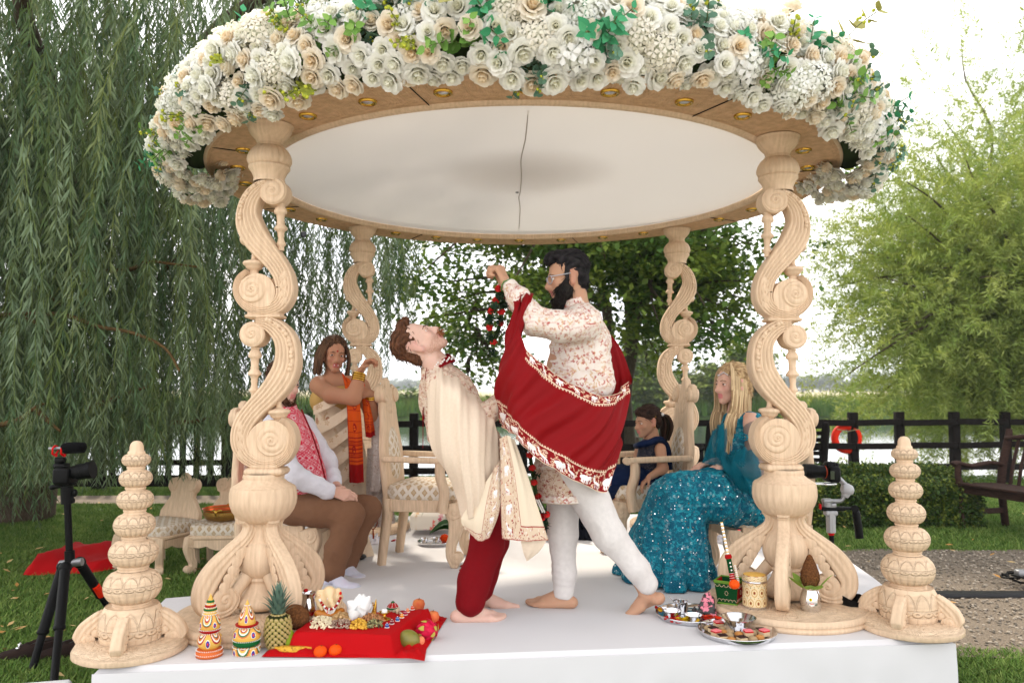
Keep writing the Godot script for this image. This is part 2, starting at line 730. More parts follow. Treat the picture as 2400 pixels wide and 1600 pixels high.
func build_stage_and_mandap():
	var poly := PackedVector2Array([W(-1.57, -3.03), W(1.86, -3.39), W(2.03, -4.45), W(2.08, -4.9), W(2.05, -6.75), W(-1.62, -6.55), W(-1.62, -4.09), W(-1.76, -4.04)])
	var s := extrude(poly, GROUND, .0, .02)
	var sf := struct("stage_floor", s.mesh(), M.white_cloth)
	var fc := MB.new()
	var fn := FastNoiseLite.new()
	fn.frequency = 1.4
	var frows := []
	for i in 9:
		var row := PackedVector3Array()
		for j in 121:
			var q := V(-1.572, 0, -3.022).lerp(V(1.862, 0, -3.382), j / 120.0)
			var v := i / 8.0
			q.y = lerpf(-.016, GROUND + .01, v)
			row.append(q + V(.1, 0, .99) * (.004 + .02 * v * (.5 + fn.get_noise_2d(j * .11, v * .7))))
		frows.append(row)
	fc.rows(frows, false, false)
	put("front_cloth", fc.mesh(), M.white_cloth, sf)
	build_ring()
	build_garland()
	var fl := make_pillar(1.0, .0)
	fl.position = V(-1.13, 0, -3.62)
	tag(fl, "carved wooden pillar at the front left, behind the pineapple and painted pots", "pillar", "carved pillars carrying the canopy ring")
	var bl := dup(fl, V(-1.143, 0, -5.98), .12, "rear carved pillar on the left, behind the standing woman in the cream sari", "carved pillars carrying the canopy ring")
	var fr := make_pillar(-1.0, .38)
	fr.position = V(1.30, 0, -3.80)
	tag(fr, "carved wooden pillar at the front right, with a black lens hood and coconut pot on its base", "pillar", "carved pillars carrying the canopy ring")
	dup(fr, V(1.27, 0, -6.02), -.1, "rear carved pillar on the right, behind the little girl's chair", "carved pillars carrying the canopy ring")
	var f := make_finial_stand()
	f.position = V(-1.53, 0, -3.235)
	f.rotation.y = .12
	tag(f, "carved stack of wooden bulbs on the left front corner, beside the tripod", "finial stand", "carved bulb stands at the stage corners")
	dup(f, V(1.745, 0, -3.53), .8, "carved stack of wooden bulbs on the right front corner, before the gravel path", "carved bulb stands at the stage corners")

func build_ring():
	var t := thing("canopy_ring", "round carved wooden canopy ring with brass downlights, carried by four pillars", "canopy", V(RING_C.x, RING_Y, RING_C.z))
	var face := MB.new()
	var pr := PackedVector2Array([W(1.86, .15), W(1.86, .15), W(1.875, .12), W(1.862, .095), W(1.842, .085), W(1.838, .03), W(1.845, .02), W(1.838, .004), W(1.825, .0)])
	face.lathe(pr, 120, null, 1.0)
	put("outer_moulding", face.mesh(), M.pale_wood, t)
	var under := MB.new()
	under.lathe(PackedVector2Array([W(1.825, .0), W(1.79, .004), W(1.70, .006), W(1.60, .006), W(1.545, .004)]), 120, null, 3.0)
	put("carved_underside", under.mesh(), M.ring_wood, t)
	var lip := MB.new()
	lip.lathe(PackedVector2Array([W(1.545, .004), W(1.535, -.008), W(1.515, -.012), W(1.50, -.004), W(1.498, .012), W(1.505, .02), W(1.505, .05)]), 120)
	put("inner_lip", lip.mesh(), M.pale_wood, t)
	var top := MB.new()
	top.lathe(PackedVector2Array([W(1.86, .15), W(1.50, .16), W(1.50, .05)]), 96)
	put("top_board", top.mesh(), M.pale_wood, t)
	for k in 8:
		var a := TAU * (k + .35) / 8.0
		var b := MB.new()
		b.box(V(cos(a) * 1.67, .0015, sin(a) * 1.67), V(.29, .005, .0025), .0005, Basis(Vector3.UP, -a))
		put("joint", b.mesh(), M.fence_wood, t)
	var trim := MB.new()
	trim.lathe(PackedVector2Array([W(.024, .004), W(.027, -.002), W(.034, -.006), W(.040, -.003), W(.041, .006)]), 20)
	var lens := MB.new()
	lens.lathe(PackedVector2Array([W(.0, -.003), W(.016, -.002), W(.027, .004)]), 16)
	var tm := trim.mesh()
	var lm := lens.mesh()
	for k in 30:
		var a := TAU * (k + .5) / 30.0
		var skip := false
		for pa in [W(-1.13, -3.62), W(1.30, -3.80), W(-1.143, -5.98), W(1.27, -6.02)]:
			if W(RING_C.x + 1.665 * cos(a), RING_C.z + 1.665 * sin(a)).distance_to(pa) < .14: skip = true
		if skip: continue
		var d := put("downlight", tm, M.brass, t, V(1.665 * cos(a), .0, 1.665 * sin(a)))
		put("lens", lm, M.light_lens, d)
	var c := MB.new()
	c.lathe(PackedVector2Array([W(.0, .045), W(.5, .042), W(1.0, .034), W(1.503, .026)]), 72)
	var cl := put("ceiling_cloth", c.mesh(), M.ceiling_cloth, t)
	var seam := []
	for q in [W(1238, 255), W(1232, 320), W(1226, 348), W(1221, 375), W(1222, 415), W(1219, 450), W(1216, 462), W(1219, 490), W(1216, 538)]:
		var w := Fl(q.x, q.y, RING_Y + .036)
		seam.append(w - t.position - V(0, .004, 0))
	var sb := MB.new()
	sb.tube(smooth_path(seam, 5), [.003], 6)
	put("seam", sb.mesh(), mat("seam_thread", Color(.70, .67, .65), .9), cl)
	var pin := MB.new()
	pin.ball(Fl(1212, 451, RING_Y + .03) - t.position, V(.012, .006, .010))
	put("seam_pin", pin.mesh(), M.grey_metal, cl)
	var mu := mat("roof_muslin", Color(.80, .76, .74, .10), .9)
	mu.transparency = BaseMaterial3D.TRANSPARENCY_ALPHA
	for k in 14:
		var hub := MB.new()
		var R := .05 + .036 * k
		hub.lathe(PackedVector2Array([W(0, .20 - .008 * k), W(R, .16 - .006 * k)]), 40)
		put("muslin_layer", hub.mesh(), mu, t, V(Fl(1235, 425, RING_Y).x - t.position.x, 0, Fl(1235, 425, RING_Y).z - t.position.z))

# the volute: a disc in the x-y plane with a spiral ridge on both faces
func volute(b: MB, c: Vector2, R: float, depth: float, turns: float, dirn: float) -> void:
	var nr := 22
	var na := 44
	var ring := func(r: float, z: float) -> PackedVector3Array:
		var row := PackedVector3Array()
		for j in na:
			var a := TAU * j / na
			var h := .0
			if r > R * .02 and r < R * .93:
				h = .13 * R * (sqrt(absf(cos(.5 * (TAU * turns * sqrt(r / R) - dirn * a)))))
			row.append(V(c.x + r * cos(a), c.y + r * sin(a), signf(z) * (absf(z) - .13 * R + h + .10 * R * (1.0 - r / R))))
		return row
	var rows := []
	for i in nr:
		rows.append(ring.call(R * i / (nr - 1.0), depth / 2))
	rows.append(ring.call(R, depth / 2))
	rows.append(ring.call(R, -depth / 2))
	for i in nr:
		rows.append(ring.call(R * (nr - 1.0 - i) / (nr - 1.0), -depth / 2))
	b.rows(rows, true)

# a carved strip swept along a flat path; flutes run along it, beads sit on its outer edge
func strip(b: MB, path: Array, width: Array, depth: float, flutes: int, bulge := .010) -> void:
	var n := path.size()
	var m := flutes * 4 + 1
	var rows := []
	for i in n:
		var t: Vector2 = (path[mini(i + 1, n - 1)] - path[maxi(i - 1, 0)]).normalized()
		var nn := W(-t.y, t.x)
		var row := PackedVector3Array()
		for side in 2:
			for k in m:
				var u := (2.0 * k / (m - 1) - 1.0) * (1.0 if side == 0 else -1.0)
				var q: Vector2 = path[i] + nn * (u * width[i] * .5)
				var z := depth * .5 * sqrt(1.0 - .30 * u * u) + bulge * (sqrt(absf(sin((u * .5 + .5) * PI * flutes))) - .8)
				row.append(V(q.x, q.y, z if side == 0 else -z))
		if i == 0: rows.append(b.same(V(path[0].x, path[0].y, 0), m * 2))
		rows.append(row)
		if i == n - 1: rows.append(b.same(V(path[i].x, path[i].y, 0), m * 2))
	b.rows(rows, true)

func sweep(data: Array, conv: Callable, unit: float) -> Array:
	var pts := []
	var w := []
	for q in data:
		pts.append(conv.call(q.x, q.y))
		w.append(W(q.z * unit * 1.1, 0))
	var sw := smooth_path(w, 4)
	var ws := []
	for q in sw: ws.append(q.x)
	return [smooth_path(pts, 4), ws]

func leaf_carving(b: MB, at: Vector2, dirv: Vector2, l: float, w: float, z: float) -> void:
	var s := W(-dirv.y, dirv.x)
	for sg in [1.0, -1.0]:
		var rows := []
		for i in 6:
			var t := i / 5.0
			var ww := w * sin(PI * pow(t, .7)) * .5
			var q := at + dirv * (l * t)
			var row := PackedVector3Array()
			for k in 5:
				var u := k / 2.0 - 1.0
				row.append(V(q.x + s.x * ww * u, q.y + s.y * ww * u, sg * (z + .008 * (1.0 - u * u) * sin(PI * minf(1.0, t + .1)) - .004 * exp(-u * u * 30.0))))
			rows.append(row)
		b.rows(rows, false, false)

func make_pillar(mx: float, leg_turn: float) -> Node3D:
	var t := thing("carved_pillar", "", "", Vector3.ZERO)
	var base := V(-1.13, 0, -3.62)
	var L := func(px: float, py: float) -> Vector2:
		var w := P(px, py, 3.62) - base
		return W((w.x + .012) * mx, w.y)
	var z1 := func(x: float, y: float) -> Vector2: return L.call(430 + x / 3.563, 260 + y / 3.563)
	var z2 := func(x: float, y: float) -> Vector2: return L.call(430 + x / 3.409, 660 + y / 3.409)
	var u1 := 3.6 / 1850.0 / 3.563
	var u2 := 3.6 / 1850.0 / 3.409
	var D := .105
	var disc := MB.new()
	disc.lathe(PackedVector2Array([W(.37, .0), W(.378, .008), W(.378, .018), W(.371, .021), W(.371, .025), W(.378, .028), W(.378, .042), W(.368, .052)]), 64)
	put("base_disc", disc.mesh(), M.pale_wood, t)
	var dtop := MB.new()
	dtop.lathe(PackedVector2Array([W(.368, .052), W(.34, .058), W(.25, .061), W(.05, .062)]), 64, null, 4.0)
	put("carved_disc_top", dtop.mesh(), M.carved_wood, t)
	var flute := func(n: float, amp: float) -> Callable:
		return func(r: float, th: float, _i: int) -> float: return r * (1.0 - amp + amp * sqrt(absf(cos(th * n * .5))))
	var yz := func(Y: float) -> float: return .055 + .915 * P(600, 1000 + Y / 2.614, 3.60).y
	var yl := func(Y: float) -> float: return .022 + .96 * P(600, 1000 + Y / 2.614, 3.42).y
	var k := 3.56 / 1850.0 / 2.614
	var prof := func(a: Array) -> PackedVector2Array:
		var r := PackedVector2Array()
		for q in a: r.append(W(q[0] * k * 2.614, yz.call(q[1])))
		return r
	var urn := MB.new()
	urn.lathe(prof.call([[44, 285], [47, 292], [48, 312], [46, 320], [50, 330], [56, 345], [66, 362], [72, 372]]), 48)
	urn.lathe(prof.call([[72, 372], [75, 385], [77, 420], [77.5, 460], [76, 490], [71, 530], [62, 570], [50, 598], [38, 612]]), 96, flute.call(26.0, .05))
	put("gadrooned_urn", urn.mesh(), M.pale_wood, t)
	var ball := MB.new()
	ball.lathe(prof.call([[38, 612], [34, 617], [34, 628], [30, 634], [29.5, 660], [31, 690], [35, 715], [41, 735], [45, 742], [44, 748], [48, 765], [53, 800], [55, 840], [54, 880], [50, 920], [43, 950], [35, 968], [33, 976], [36, 984], [36, 994], [31, 1002], [32, 1020], [37, 1055], [44, 1085], [54, 1105], [60, 1120], [61, 1150], [56, 1168], [50, 1180]]), 64, flute.call(9.0, .02))
	put("lower_ball", ball.mesh(), M.pale_wood, t)
	var cap := MB.new()
	var cy := func(Y: float) -> float: return P(636, 260 + Y / 3.563, 3.60).y
	var cp := func(a: Array) -> PackedVector2Array:
		var r := PackedVector2Array()
		for q in a: r.append(W(q[0] * 3.6 / 1850.0 / 3.563, minf(cy.call(q[1]), RING_Y + .002)))
		return r
	var cx := (P(640, 400, 3.60).x + 1.13 + .012) * .35
	cap.lathe(cp.call([[192, 85], [197, 108], [193, 125], [180, 135], [182, 150], [172, 175], [150, 205], [128, 228], [112, 240], [114, 250], [106, 262], [106, 275], [114, 282], [112, 292]]), 48)
	put("capital", cap.mesh(), M.pale_wood, t)
	var ub := MB.new()
	ub.lathe(cp.call([[112, 292], [130, 303], [155, 325], [175, 355], [186, 390], [186, 415], [176, 440], [160, 452]]), 96, flute.call(20.0, .07))
	ub.lathe(cp.call([[160, 452], [172, 460], [172, 476], [160, 490], [146, 510], [130, 545], [126, 565], [132, 574], [128, 590]]), 48)
	put("upper_ball", ub.mesh(), M.pale_wood, t)
	var s1 := sweep([V(745, 606, 70), V(690, 628, 95), V(620, 672, 118), V(560, 745, 140), V(527, 850, 160), V(540, 960, 192), V(600, 1080, 192), V(690, 1190, 168), V(770, 1290, 150), V(825, 1390, 145), V(842, 1480, 142)], z1, u1)
	var s1b := sweep([V(805, 52, 136), V(800, 115, 128), V(765, 180, 115), V(700, 222, 98), V(610, 236, 86), V(520, 205, 80), V(455, 140, 76), V(430, 60, 66), V(450, -20, 52), V(510, -75, 40)], z2, u2)
	var up := MB.new()
	strip(up, s1[0] + s1b[0], s1[1] + s1b[1], D, 6)
	volute(up, z1.call(748, 685), 116 * u1, D * 1.06, 3.2, mx)
	volute(up, z2.call(553, 72), 112 * u2, D * 1.08, 3.6, -mx)
	up.tube([v3(z2.call(585, 92), -D * .46), v3(z2.call(585, 92), D * .46)], [150 * u2], 40)
	put("upper_scroll", up.mesh(), M.pale_wood, t)
	var lobes := MB.new()
	lobes.ball(v3(z1.call(462, 985)), V(34 * u1, 48 * u1, D * .42))
	lobes.ball(v3(z1.call(492, 1075)), V(40 * u1, 50 * u1, D * .42))
	lobes.tube([v3(z1.call(790, 1440)), v3(z1.call(775, 1385)), v3(z1.call(745, 1350)), v3(z1.call(712, 1362))], [.026, .026, .018, .009], 10, 1.4)
	lobes.ball(v3(z2.call(690, 100)), V(55 * u2, 48 * u2, D * .47))
	lobes.box(v3(z2.call(635, 281)), V(292 * u2, 30 * u2, D * .96), .006)
	lobes.box(v3(z2.call(635, 268)), V(262 * u2, 75 * u2, D * .86), .012)
	put("scroll_lobe", lobes.mesh(), M.pale_wood, t)
	var beads := MB.new()
	for i in 11:
		var q: Vector2 = s1[0][4 + i * 1.45]
		var q2: Vector2 = s1[0][5 + i * 1.45]
		var nn := (q2 - q).normalized()
		nn = W(-nn.y, nn.x) * -mx
		var c: Vector2 = q + nn * (.26 * s1[1][4 + i * 1.45])
		for sg in [1.0, -1.0]:
			beads.ball(V(c.x, c.y, sg * D * .47), V(.0105, .0105, .009), Basis(), 10, 6)
	var s2 := sweep([V(575, 326, 70), V(660, 334, 108), V(740, 384, 132), V(800, 465, 155), V(820, 570, 168), V(808, 690, 186), V(755, 800, 188), V(668, 910, 168), V(570, 1010, 152), V(492, 1110, 150), V(452, 1210, 142), V(455, 1310, 132), V(505, 1395, 112), V(595, 1446, 92), V(690, 1452, 84), V(785, 1412, 78), V(845, 1335, 70), V(864, 1240, 58), V(838, 1150, 46), V(770, 1100, 36)], z2, u2)
	var low := MB.new()
	strip(low, s2[0], s2[1], D, 6)
	volute(low, z2.call(552, 425), 100 * u2, D * 1.06, 2.9, -mx)
	volute(low, z2.call(706, 1268), 128 * u2, D * 1.08, 3.8, mx)
	low.tube([v3(z2.call(690, 1280), -D * .46), v3(z2.call(690, 1280), D * .46)], [178 * u2], 40)
	put("lower_scroll", low.mesh(), M.pale_wood, t)
	var lb := MB.new()
	lb.ball(v3(z2.call(872, 690)), V(36 * u2, 48 * u2, D * .42))
	lb.ball(v3(z2.call(840, 790)), V(40 * u2, 50 * u2, D * .42))
	lb.tube([v3(z2.call(520, 1205)), v3(z2.call(535, 1150)), v3(z2.call(562, 1112)), v3(z2.call(606, 1118))], [.028, .028, .018, .009], 10, 1.4)
	lb.ball(v3(z2.call(590, 1310)), V(60 * u2, 60 * u2, D * .47))
	lb.box(v3(z2.call(645, 1512)), V(310 * u2, 62 * u2, D * 1.3), .012)
	lb.box(v3(z2.call(645, 1470)), V(230 * u2, 60 * u2, D * 1.0), .012)
	put("scroll_lobe", lb.mesh(), M.pale_wood, t)
	for i in 12:
		var q: Vector2 = s2[0][4 + i * 1.5]
		var q2: Vector2 = s2[0][5 + i * 1.5]
		var nn := (q2 - q).normalized()
		nn = W(-nn.y, nn.x) * mx
		var c: Vector2 = q + nn * (.22 * s2[1][4 + i * 1.5])
		for sg in [1.0, -1.0]:
			beads.ball(V(c.x, c.y, sg * D * .48), V(.0115, .0115, .009), Basis(), 10, 6)
	put("bead_row", beads.mesh(), M.pale_wood, t)
	var lv := MB.new()
	for i in 4:
		leaf_carving(lv, z1.call(850, 1360 + i * 70), W(-.55 * mx, -.83), .058, .028, D * .46)
		leaf_carving(lv, z1.call(835, 1340 + i * 70), W(.35 * mx, -.93), .05, .024, D * .46)
		leaf_carving(lv, z2.call(445, 1120 + i * 75), W(.5 * mx, -.86), .058, .028, D * .46)
		leaf_carving(lv, z2.call(465, 1105 + i * 75), W(-.35 * mx, -.93), .05, .024, D * .46)
	put("carved_leaf", lv.mesh(), M.pale_wood, t)
	var spindle := func(a: Vector2, b: Vector2, prof2: Array, called: String) -> void:
		var m := MB.new()
		var p2 := PackedVector2Array()
		for q in prof2: p2.append(W(q[0] * u1, lerpf(.0, a.distance_to(b), q[1])))
		m.lathe(p2, 20, flute.call(8.0, .05))
		m.xf(0, Transform3D(Basis(Vector3.BACK, (a - b).angle() - PI / 2), V(b.x, b.y, 0)))
		put(called, m.mesh(), M.pale_wood, t)
	var turned := [[38, 1.0], [38, .965], [30, .96], [48, .90], [56, .84], [54, .80], [36, .775], [33, .70], [31, .62], [38, .60], [30, .575], [40, .54], [58, .48], [56, .45], [34, .42], [28, .36], [30, .33], [24, .27], [30, .20], [40, .16], [40, .12], [24, .09], [26, .0]]
	spindle.call(z1.call(786, 778), z1.call(793, 1168), turned, "spindle")
	spindle.call(z2.call(551, 524), z2.call(540, 925), turned, "spindle")
	var pot := [[16, 1.0], [22, .85], [24, .72], [30, .64], [88, .58], [97, .52], [92, .46], [75, .42], [70, .36], [58, .30], [38, .26], [36, .18], [58, .08], [62, .0]]
	spindle.call(z1.call(570, 1160), z1.call(566, 1392), pot, "small_urn")
	spindle.call(z2.call(738, 930), z2.call(742, 1155), pot, "small_urn")
	var lg := func(X: float, Y: float) -> Vector2: return W((512 - X) * k * 1.12 + .004, yl.call(Y))
	var lp := sweep([V(396, 598, 50), V(425, 612, 66), V(440, 660, 62), V(415, 725, 60), V(345, 800, 76), V(265, 890, 100), V(208, 985, 112), V(182, 1075, 96), V(205, 1150, 88), V(262, 1190, 66), V(330, 1172, 56), V(362, 1110, 46), V(330, 1058, 36)], lg, k)
	var leg := MB.new()
	strip(leg, lp[0], lp[1], .058, 3, .006)
	volute(leg, lg.call(296, 1112), 78 * k, .06, 2.6, 1.0)
	leg.tube([v3(lg.call(340, 1120)), v3(lg.call(385, 1050)), v3(lg.call(430, 985))], [.03, .028, .032], 10)
	for i in 5:
		leaf_carving(leg, lg.call(350 - i * 22, 850 + i * 50), W(-.75, .66), .07, .05, .029)
	var lm := leg.mesh()
	for i in 4:
		var o := put("bracket_leg", lm, M.pale_wood, t)
		o.rotation.y = PI / 4 + i * PI / 2 + leg_turn
	return t

func v3(q: Vector2, z := .0) -> Vector3:
	return V(q.x, q.y, z)

func make_finial_stand() -> Node3D:
	var t := thing("finial_stand", "", "", Vector3.ZERO)
	var k := .000662
	var yy := func(Y: float) -> float: return P(320, 1000 + Y / 2.614, 3.235).y
	var prof := func(a: Array) -> PackedVector2Array:
		var r := PackedVector2Array()
		for q in a: r.append(W(q[0] * k, maxf(.0, yy.call(q[1]))))
		return r
	var d := MB.new()
	d.lathe(PackedVector2Array([W(.205, 0), W(.214, .006), W(.214, .022)]), 56)
	put("base_disc", d.mesh(), M.pale_wood, t)
	var d2 := MB.new()
	d2.lathe(PackedVector2Array([W(.214, .022), W(.20, .045), W(.175, .05), W(.11, .052)]), 56, null, 3.0)
	put("carved_disc_top", d2.mesh(), M.carved_wood, t)
	var u := MB.new()
	u.lathe(prof.call([[150, 1085], [178, 1140], [186, 1190], [184, 1235], [176, 1290], [165, 1325], [150, 1335]]), 40)
	put("base_urn", u.mesh(), M.bulb_wood, t)
	var u2 := MB.new()
	u2.lathe(prof.call([[150, 1335], [196, 1342], [198, 1362], [170, 1372], [160, 1385]]), 40)
	u2.lathe(prof.call([[105, 1072], [108, 1082], [118, 1092], [150, 1088]]), 40)
	put("collar", u2.mesh(), M.pale_wood, t)
	var bulbs := [[165, 240, 83, 50, 50], [265, 366, 96, 54, 56], [388, 502, 106, 60, 62], [530, 666, 120, 66, 68], [690, 846, 142, 76, 84], [876, 1066, 166, 92, 104]]
	for q in bulbs:
		var b := MB.new()
		var a := []
		for i in 13:
			var s := i / 12.0
			var r: float = lerpf(lerpf(q[3], q[4], s), q[2], pow(sin(PI * clampf(s, .0, 1.0)), .55))
			a.append([r, lerpf(q[0], q[1], s)])
		b.lathe(prof.call(a), 40)
		put("bulb", b.mesh(), M.bulb_wood, t)
		var n := MB.new()
		n.lathe(prof.call([[q[4], q[1]], [q[4] * 1.08, q[1] + 6], [q[4] * 1.06, q[1] + 13], [q[4] * .96, q[1] + 17], [q[4] * 1.02, q[1] + 22], [q[4] * 1.1, q[1] + 28]]), 32)
		put("neck_ring", n.mesh(), M.pale_wood, t)
	var tip := MB.new()
	tip.lathe(prof.call([[0, 84], [20, 88], [34, 102], [40, 122], [41, 146], [48, 150], [50, 158], [50, 166]]), 28)
	put("tip", tip.mesh(), M.pale_wood, t)
	var lg := func(X: float, Y: float) -> Vector2: return W((862 - X) * k, maxf(.055, yy.call(Y)))
	var lp := sweep([V(700, 1122, 40), V(690, 1145, 60), V(650, 1180, 74), V(605, 1225, 84), V(578, 1280, 80), V(582, 1332, 56), V(618, 1352, 44), V(650, 1330, 36), V(640, 1300, 24)], lg, k)
	var leg := MB.new()
	strip(leg, lp[0], lp[1], .045, 3, .005)
	volute(leg, lg.call(610, 1318), 44 * k, .045, 2.2, 1.0)
	for i in 3:
		leaf_carving(leg, lg.call(668 - i * 22, 1190 + i * 35), W(-.7, -.7), .045, .03, .018)
	var lm := leg.mesh()
	for i in 4:
		var o := put("bracket_leg", lm, M.pale_wood, t)
		o.rotation.y = i * PI / 2 + .06
	return t

# ---------- flowers on the canopy ----------
func petal(b: MB, base_r: float, h: float, w: float, open: float, curl: float, az: float, y0: float, c0: Color, c1: Color) -> void:
	var rows := []
	var d := V(cos(az), 0, sin(az))
	var s := V(-sin(az), 0, cos(az))
	var first := b.v.size()
	var cols := []
	for i in 4:
		var t := i / 3.0
		var lean := open * t + curl * t * t * t
		var y := y0 + h * t * cos(lean * .7)
		var rr := base_r + h * t * sin(lean)
		var ww := w * (.45 + .75 * sin(PI * (.12 + .62 * t)))
		var row := PackedVector3Array()
		for k in 4:
			var u := k / 1.5 - 1.0
			var wob := .06 * h * sin(az * 7.0 + u * 4.0) * t
			row.append(d * (rr - .30 * w * u * u * (1.0 - .6 * t * open)) + s * (ww * .5 * u) + Vector3.UP * (y - .10 * h * u * u * t + wob))
			cols.append(c0.lerp(c1, t))
		rows.append(row)
	b.rows(rows, false, false)
	for i in cols.size(): b.col[first + i] = cols[i]

func rose_mesh(open: float, c_in: Color, c_out: Color, seed_: int) -> ArrayMesh:
	var r := RandomNumberGenerator.new()
	r.seed = seed_
	var b := MB.new()
	b.colored = true
	var rings := [[3, .10, .62, .34, -.12, .0], [4, .17, .66, .46, .02, .25], [5, .26, .66, .56, .22, .55], [6, .34, .60, .62, .55, .8], [6, .38, .56, .66, .95, .8]]
	for g in rings.size():
		var q: Array = rings[g]
		for i in q[0]:
			var az: float = TAU * (i + .5 * (g % 2) + r.randf_range(-.12, .12)) / q[0]
			var f := g / 4.0
			petal(b, q[1], q[2] * r.randf_range(.92, 1.08), q[3], q[4] * open + r.randf_range(-.06, .06), q[5] * open, az, -.05 - .10 * g, c_in.lerp(c_out, f * .8), c_in.lerp(c_out, minf(1.0, f + .35)))
	b.tint = c_in
	b.ball(V(0, .15, 0), V(.12, .34, .12), Basis(), 7, 5)
	b.tint = Color(.06, .12, .03)
	b.ball(V(0, -.42, 0), V(.22, .2, .22), Basis(), 7, 4)
	return b.mesh()

func hydrangea_mesh(c: Color, n: int, seed_: int, pw := .13) -> ArrayMesh:
	var r := RandomNumberGenerator.new()
	r.seed = seed_
	var b := MB.new()
	b.colored = true
	for i in n:
		var y := 1.0 - 1.55 * (i + .5) / n
		var a := i * 2.39996
		var q := V(sqrt(maxf(.0, 1 - y * y)) * cos(a), y, sqrt(maxf(.0, 1 - y * y)) * sin(a))
		var o := q * r.randf_range(.82, 1.06)
		var bs := Basis(Quaternion(Vector3.UP, q)) * Basis(Vector3.UP, r.randf() * TAU)
		b.tint = c.lerp(Color(.62, .66, .45), .35 * r.randf() * r.randf())
		for k in 4:
			var d := bs * V(cos(k * PI / 2), .12, sin(k * PI / 2))
			var s := bs * V(-sin(k * PI / 2), 0, cos(k * PI / 2))
			var m0 := b.p(o)
			var m1 := b.p(o + (d + s * .55) * pw)
			var m2 := b.p(o + d * pw * 1.5 + bs.y * .05)
			var m3 := b.p(o + (d - s * .55) * pw)
			b.quad(m0, m1, m2, m3)
	b.tint = c.lerp(Color(.35, .42, .22), .5)
	b.ball(V(0, -.05, 0), Vector3.ONE * .66, Basis(), 10, 7)
	return b.mesh()

func sprig_mesh(n: int, leaf_r: float, c1: Color, c2: Color, seed_: int, point := .0, yellow := 0) -> ArrayMesh:
	var r := RandomNumberGenerator.new()
	r.seed = seed_
	var b := MB.new()
	b.colored = true
	b.tint = Color(.10, .12, .04)
	var bend := func(t: float) -> Vector3: return V(.18 * t * t, t, .06 * sin(t * 4.0))
	var path := []
	for i in 5: path.append(bend.call(i / 4.0))
	b.tube(path, [.014], 4)
	for i in n:
		var t := .12 + .88 * i / (n - 1.0)
		for sd in 2:
			var a := i * 1.6 + sd * PI + r.randf_range(-.3, .3)
			var dirv := V(cos(a), r.randf_range(.15, .7), sin(a)).normalized()
			var up := Vector3.UP.cross(dirv).cross(dirv).normalized() * -1.0
			var s := dirv.cross(up)
			var R := leaf_r * r.randf_range(.75, 1.15) * (1.15 - .5 * t)
			b.tint = c1.lerp(c2, r.randf())
			var o: Vector3 = bend.call(t)
			var cc := o + dirv * (R * 1.15)
			var mid := b.p(cc - up * R * .12)
			var prev := -1
			var first := -1
			for k in 8:
				var th := TAU * k / 8.0
				var ln := cos(th)
				var e := 1.0 - .45 * point * absf(sin(th))
				if point > .0 and k == 0: e = 1.5
				var vtx := b.p(cc + dirv * (R * ln * e) + s * (R * sin(th) * e) + up * (R * .10 * sin(th) * sin(th)))
				if prev >= 0: b.tri(mid, prev, vtx)
				else: first = vtx
				prev = vtx
			b.tri(mid, prev, first)
	for i in yellow:
		b.tint = Color(.42, .45, .04)
		var o: Vector3 = bend.call(r.randf_range(.55, 1.0))
		b.ball(o + V(r.randf_range(-1, 1), r.randf_range(0, 1), r.randf_range(-1, 1)) * .16, Vector3.ONE * .05, Basis(), 5, 3)
	return b.mesh()

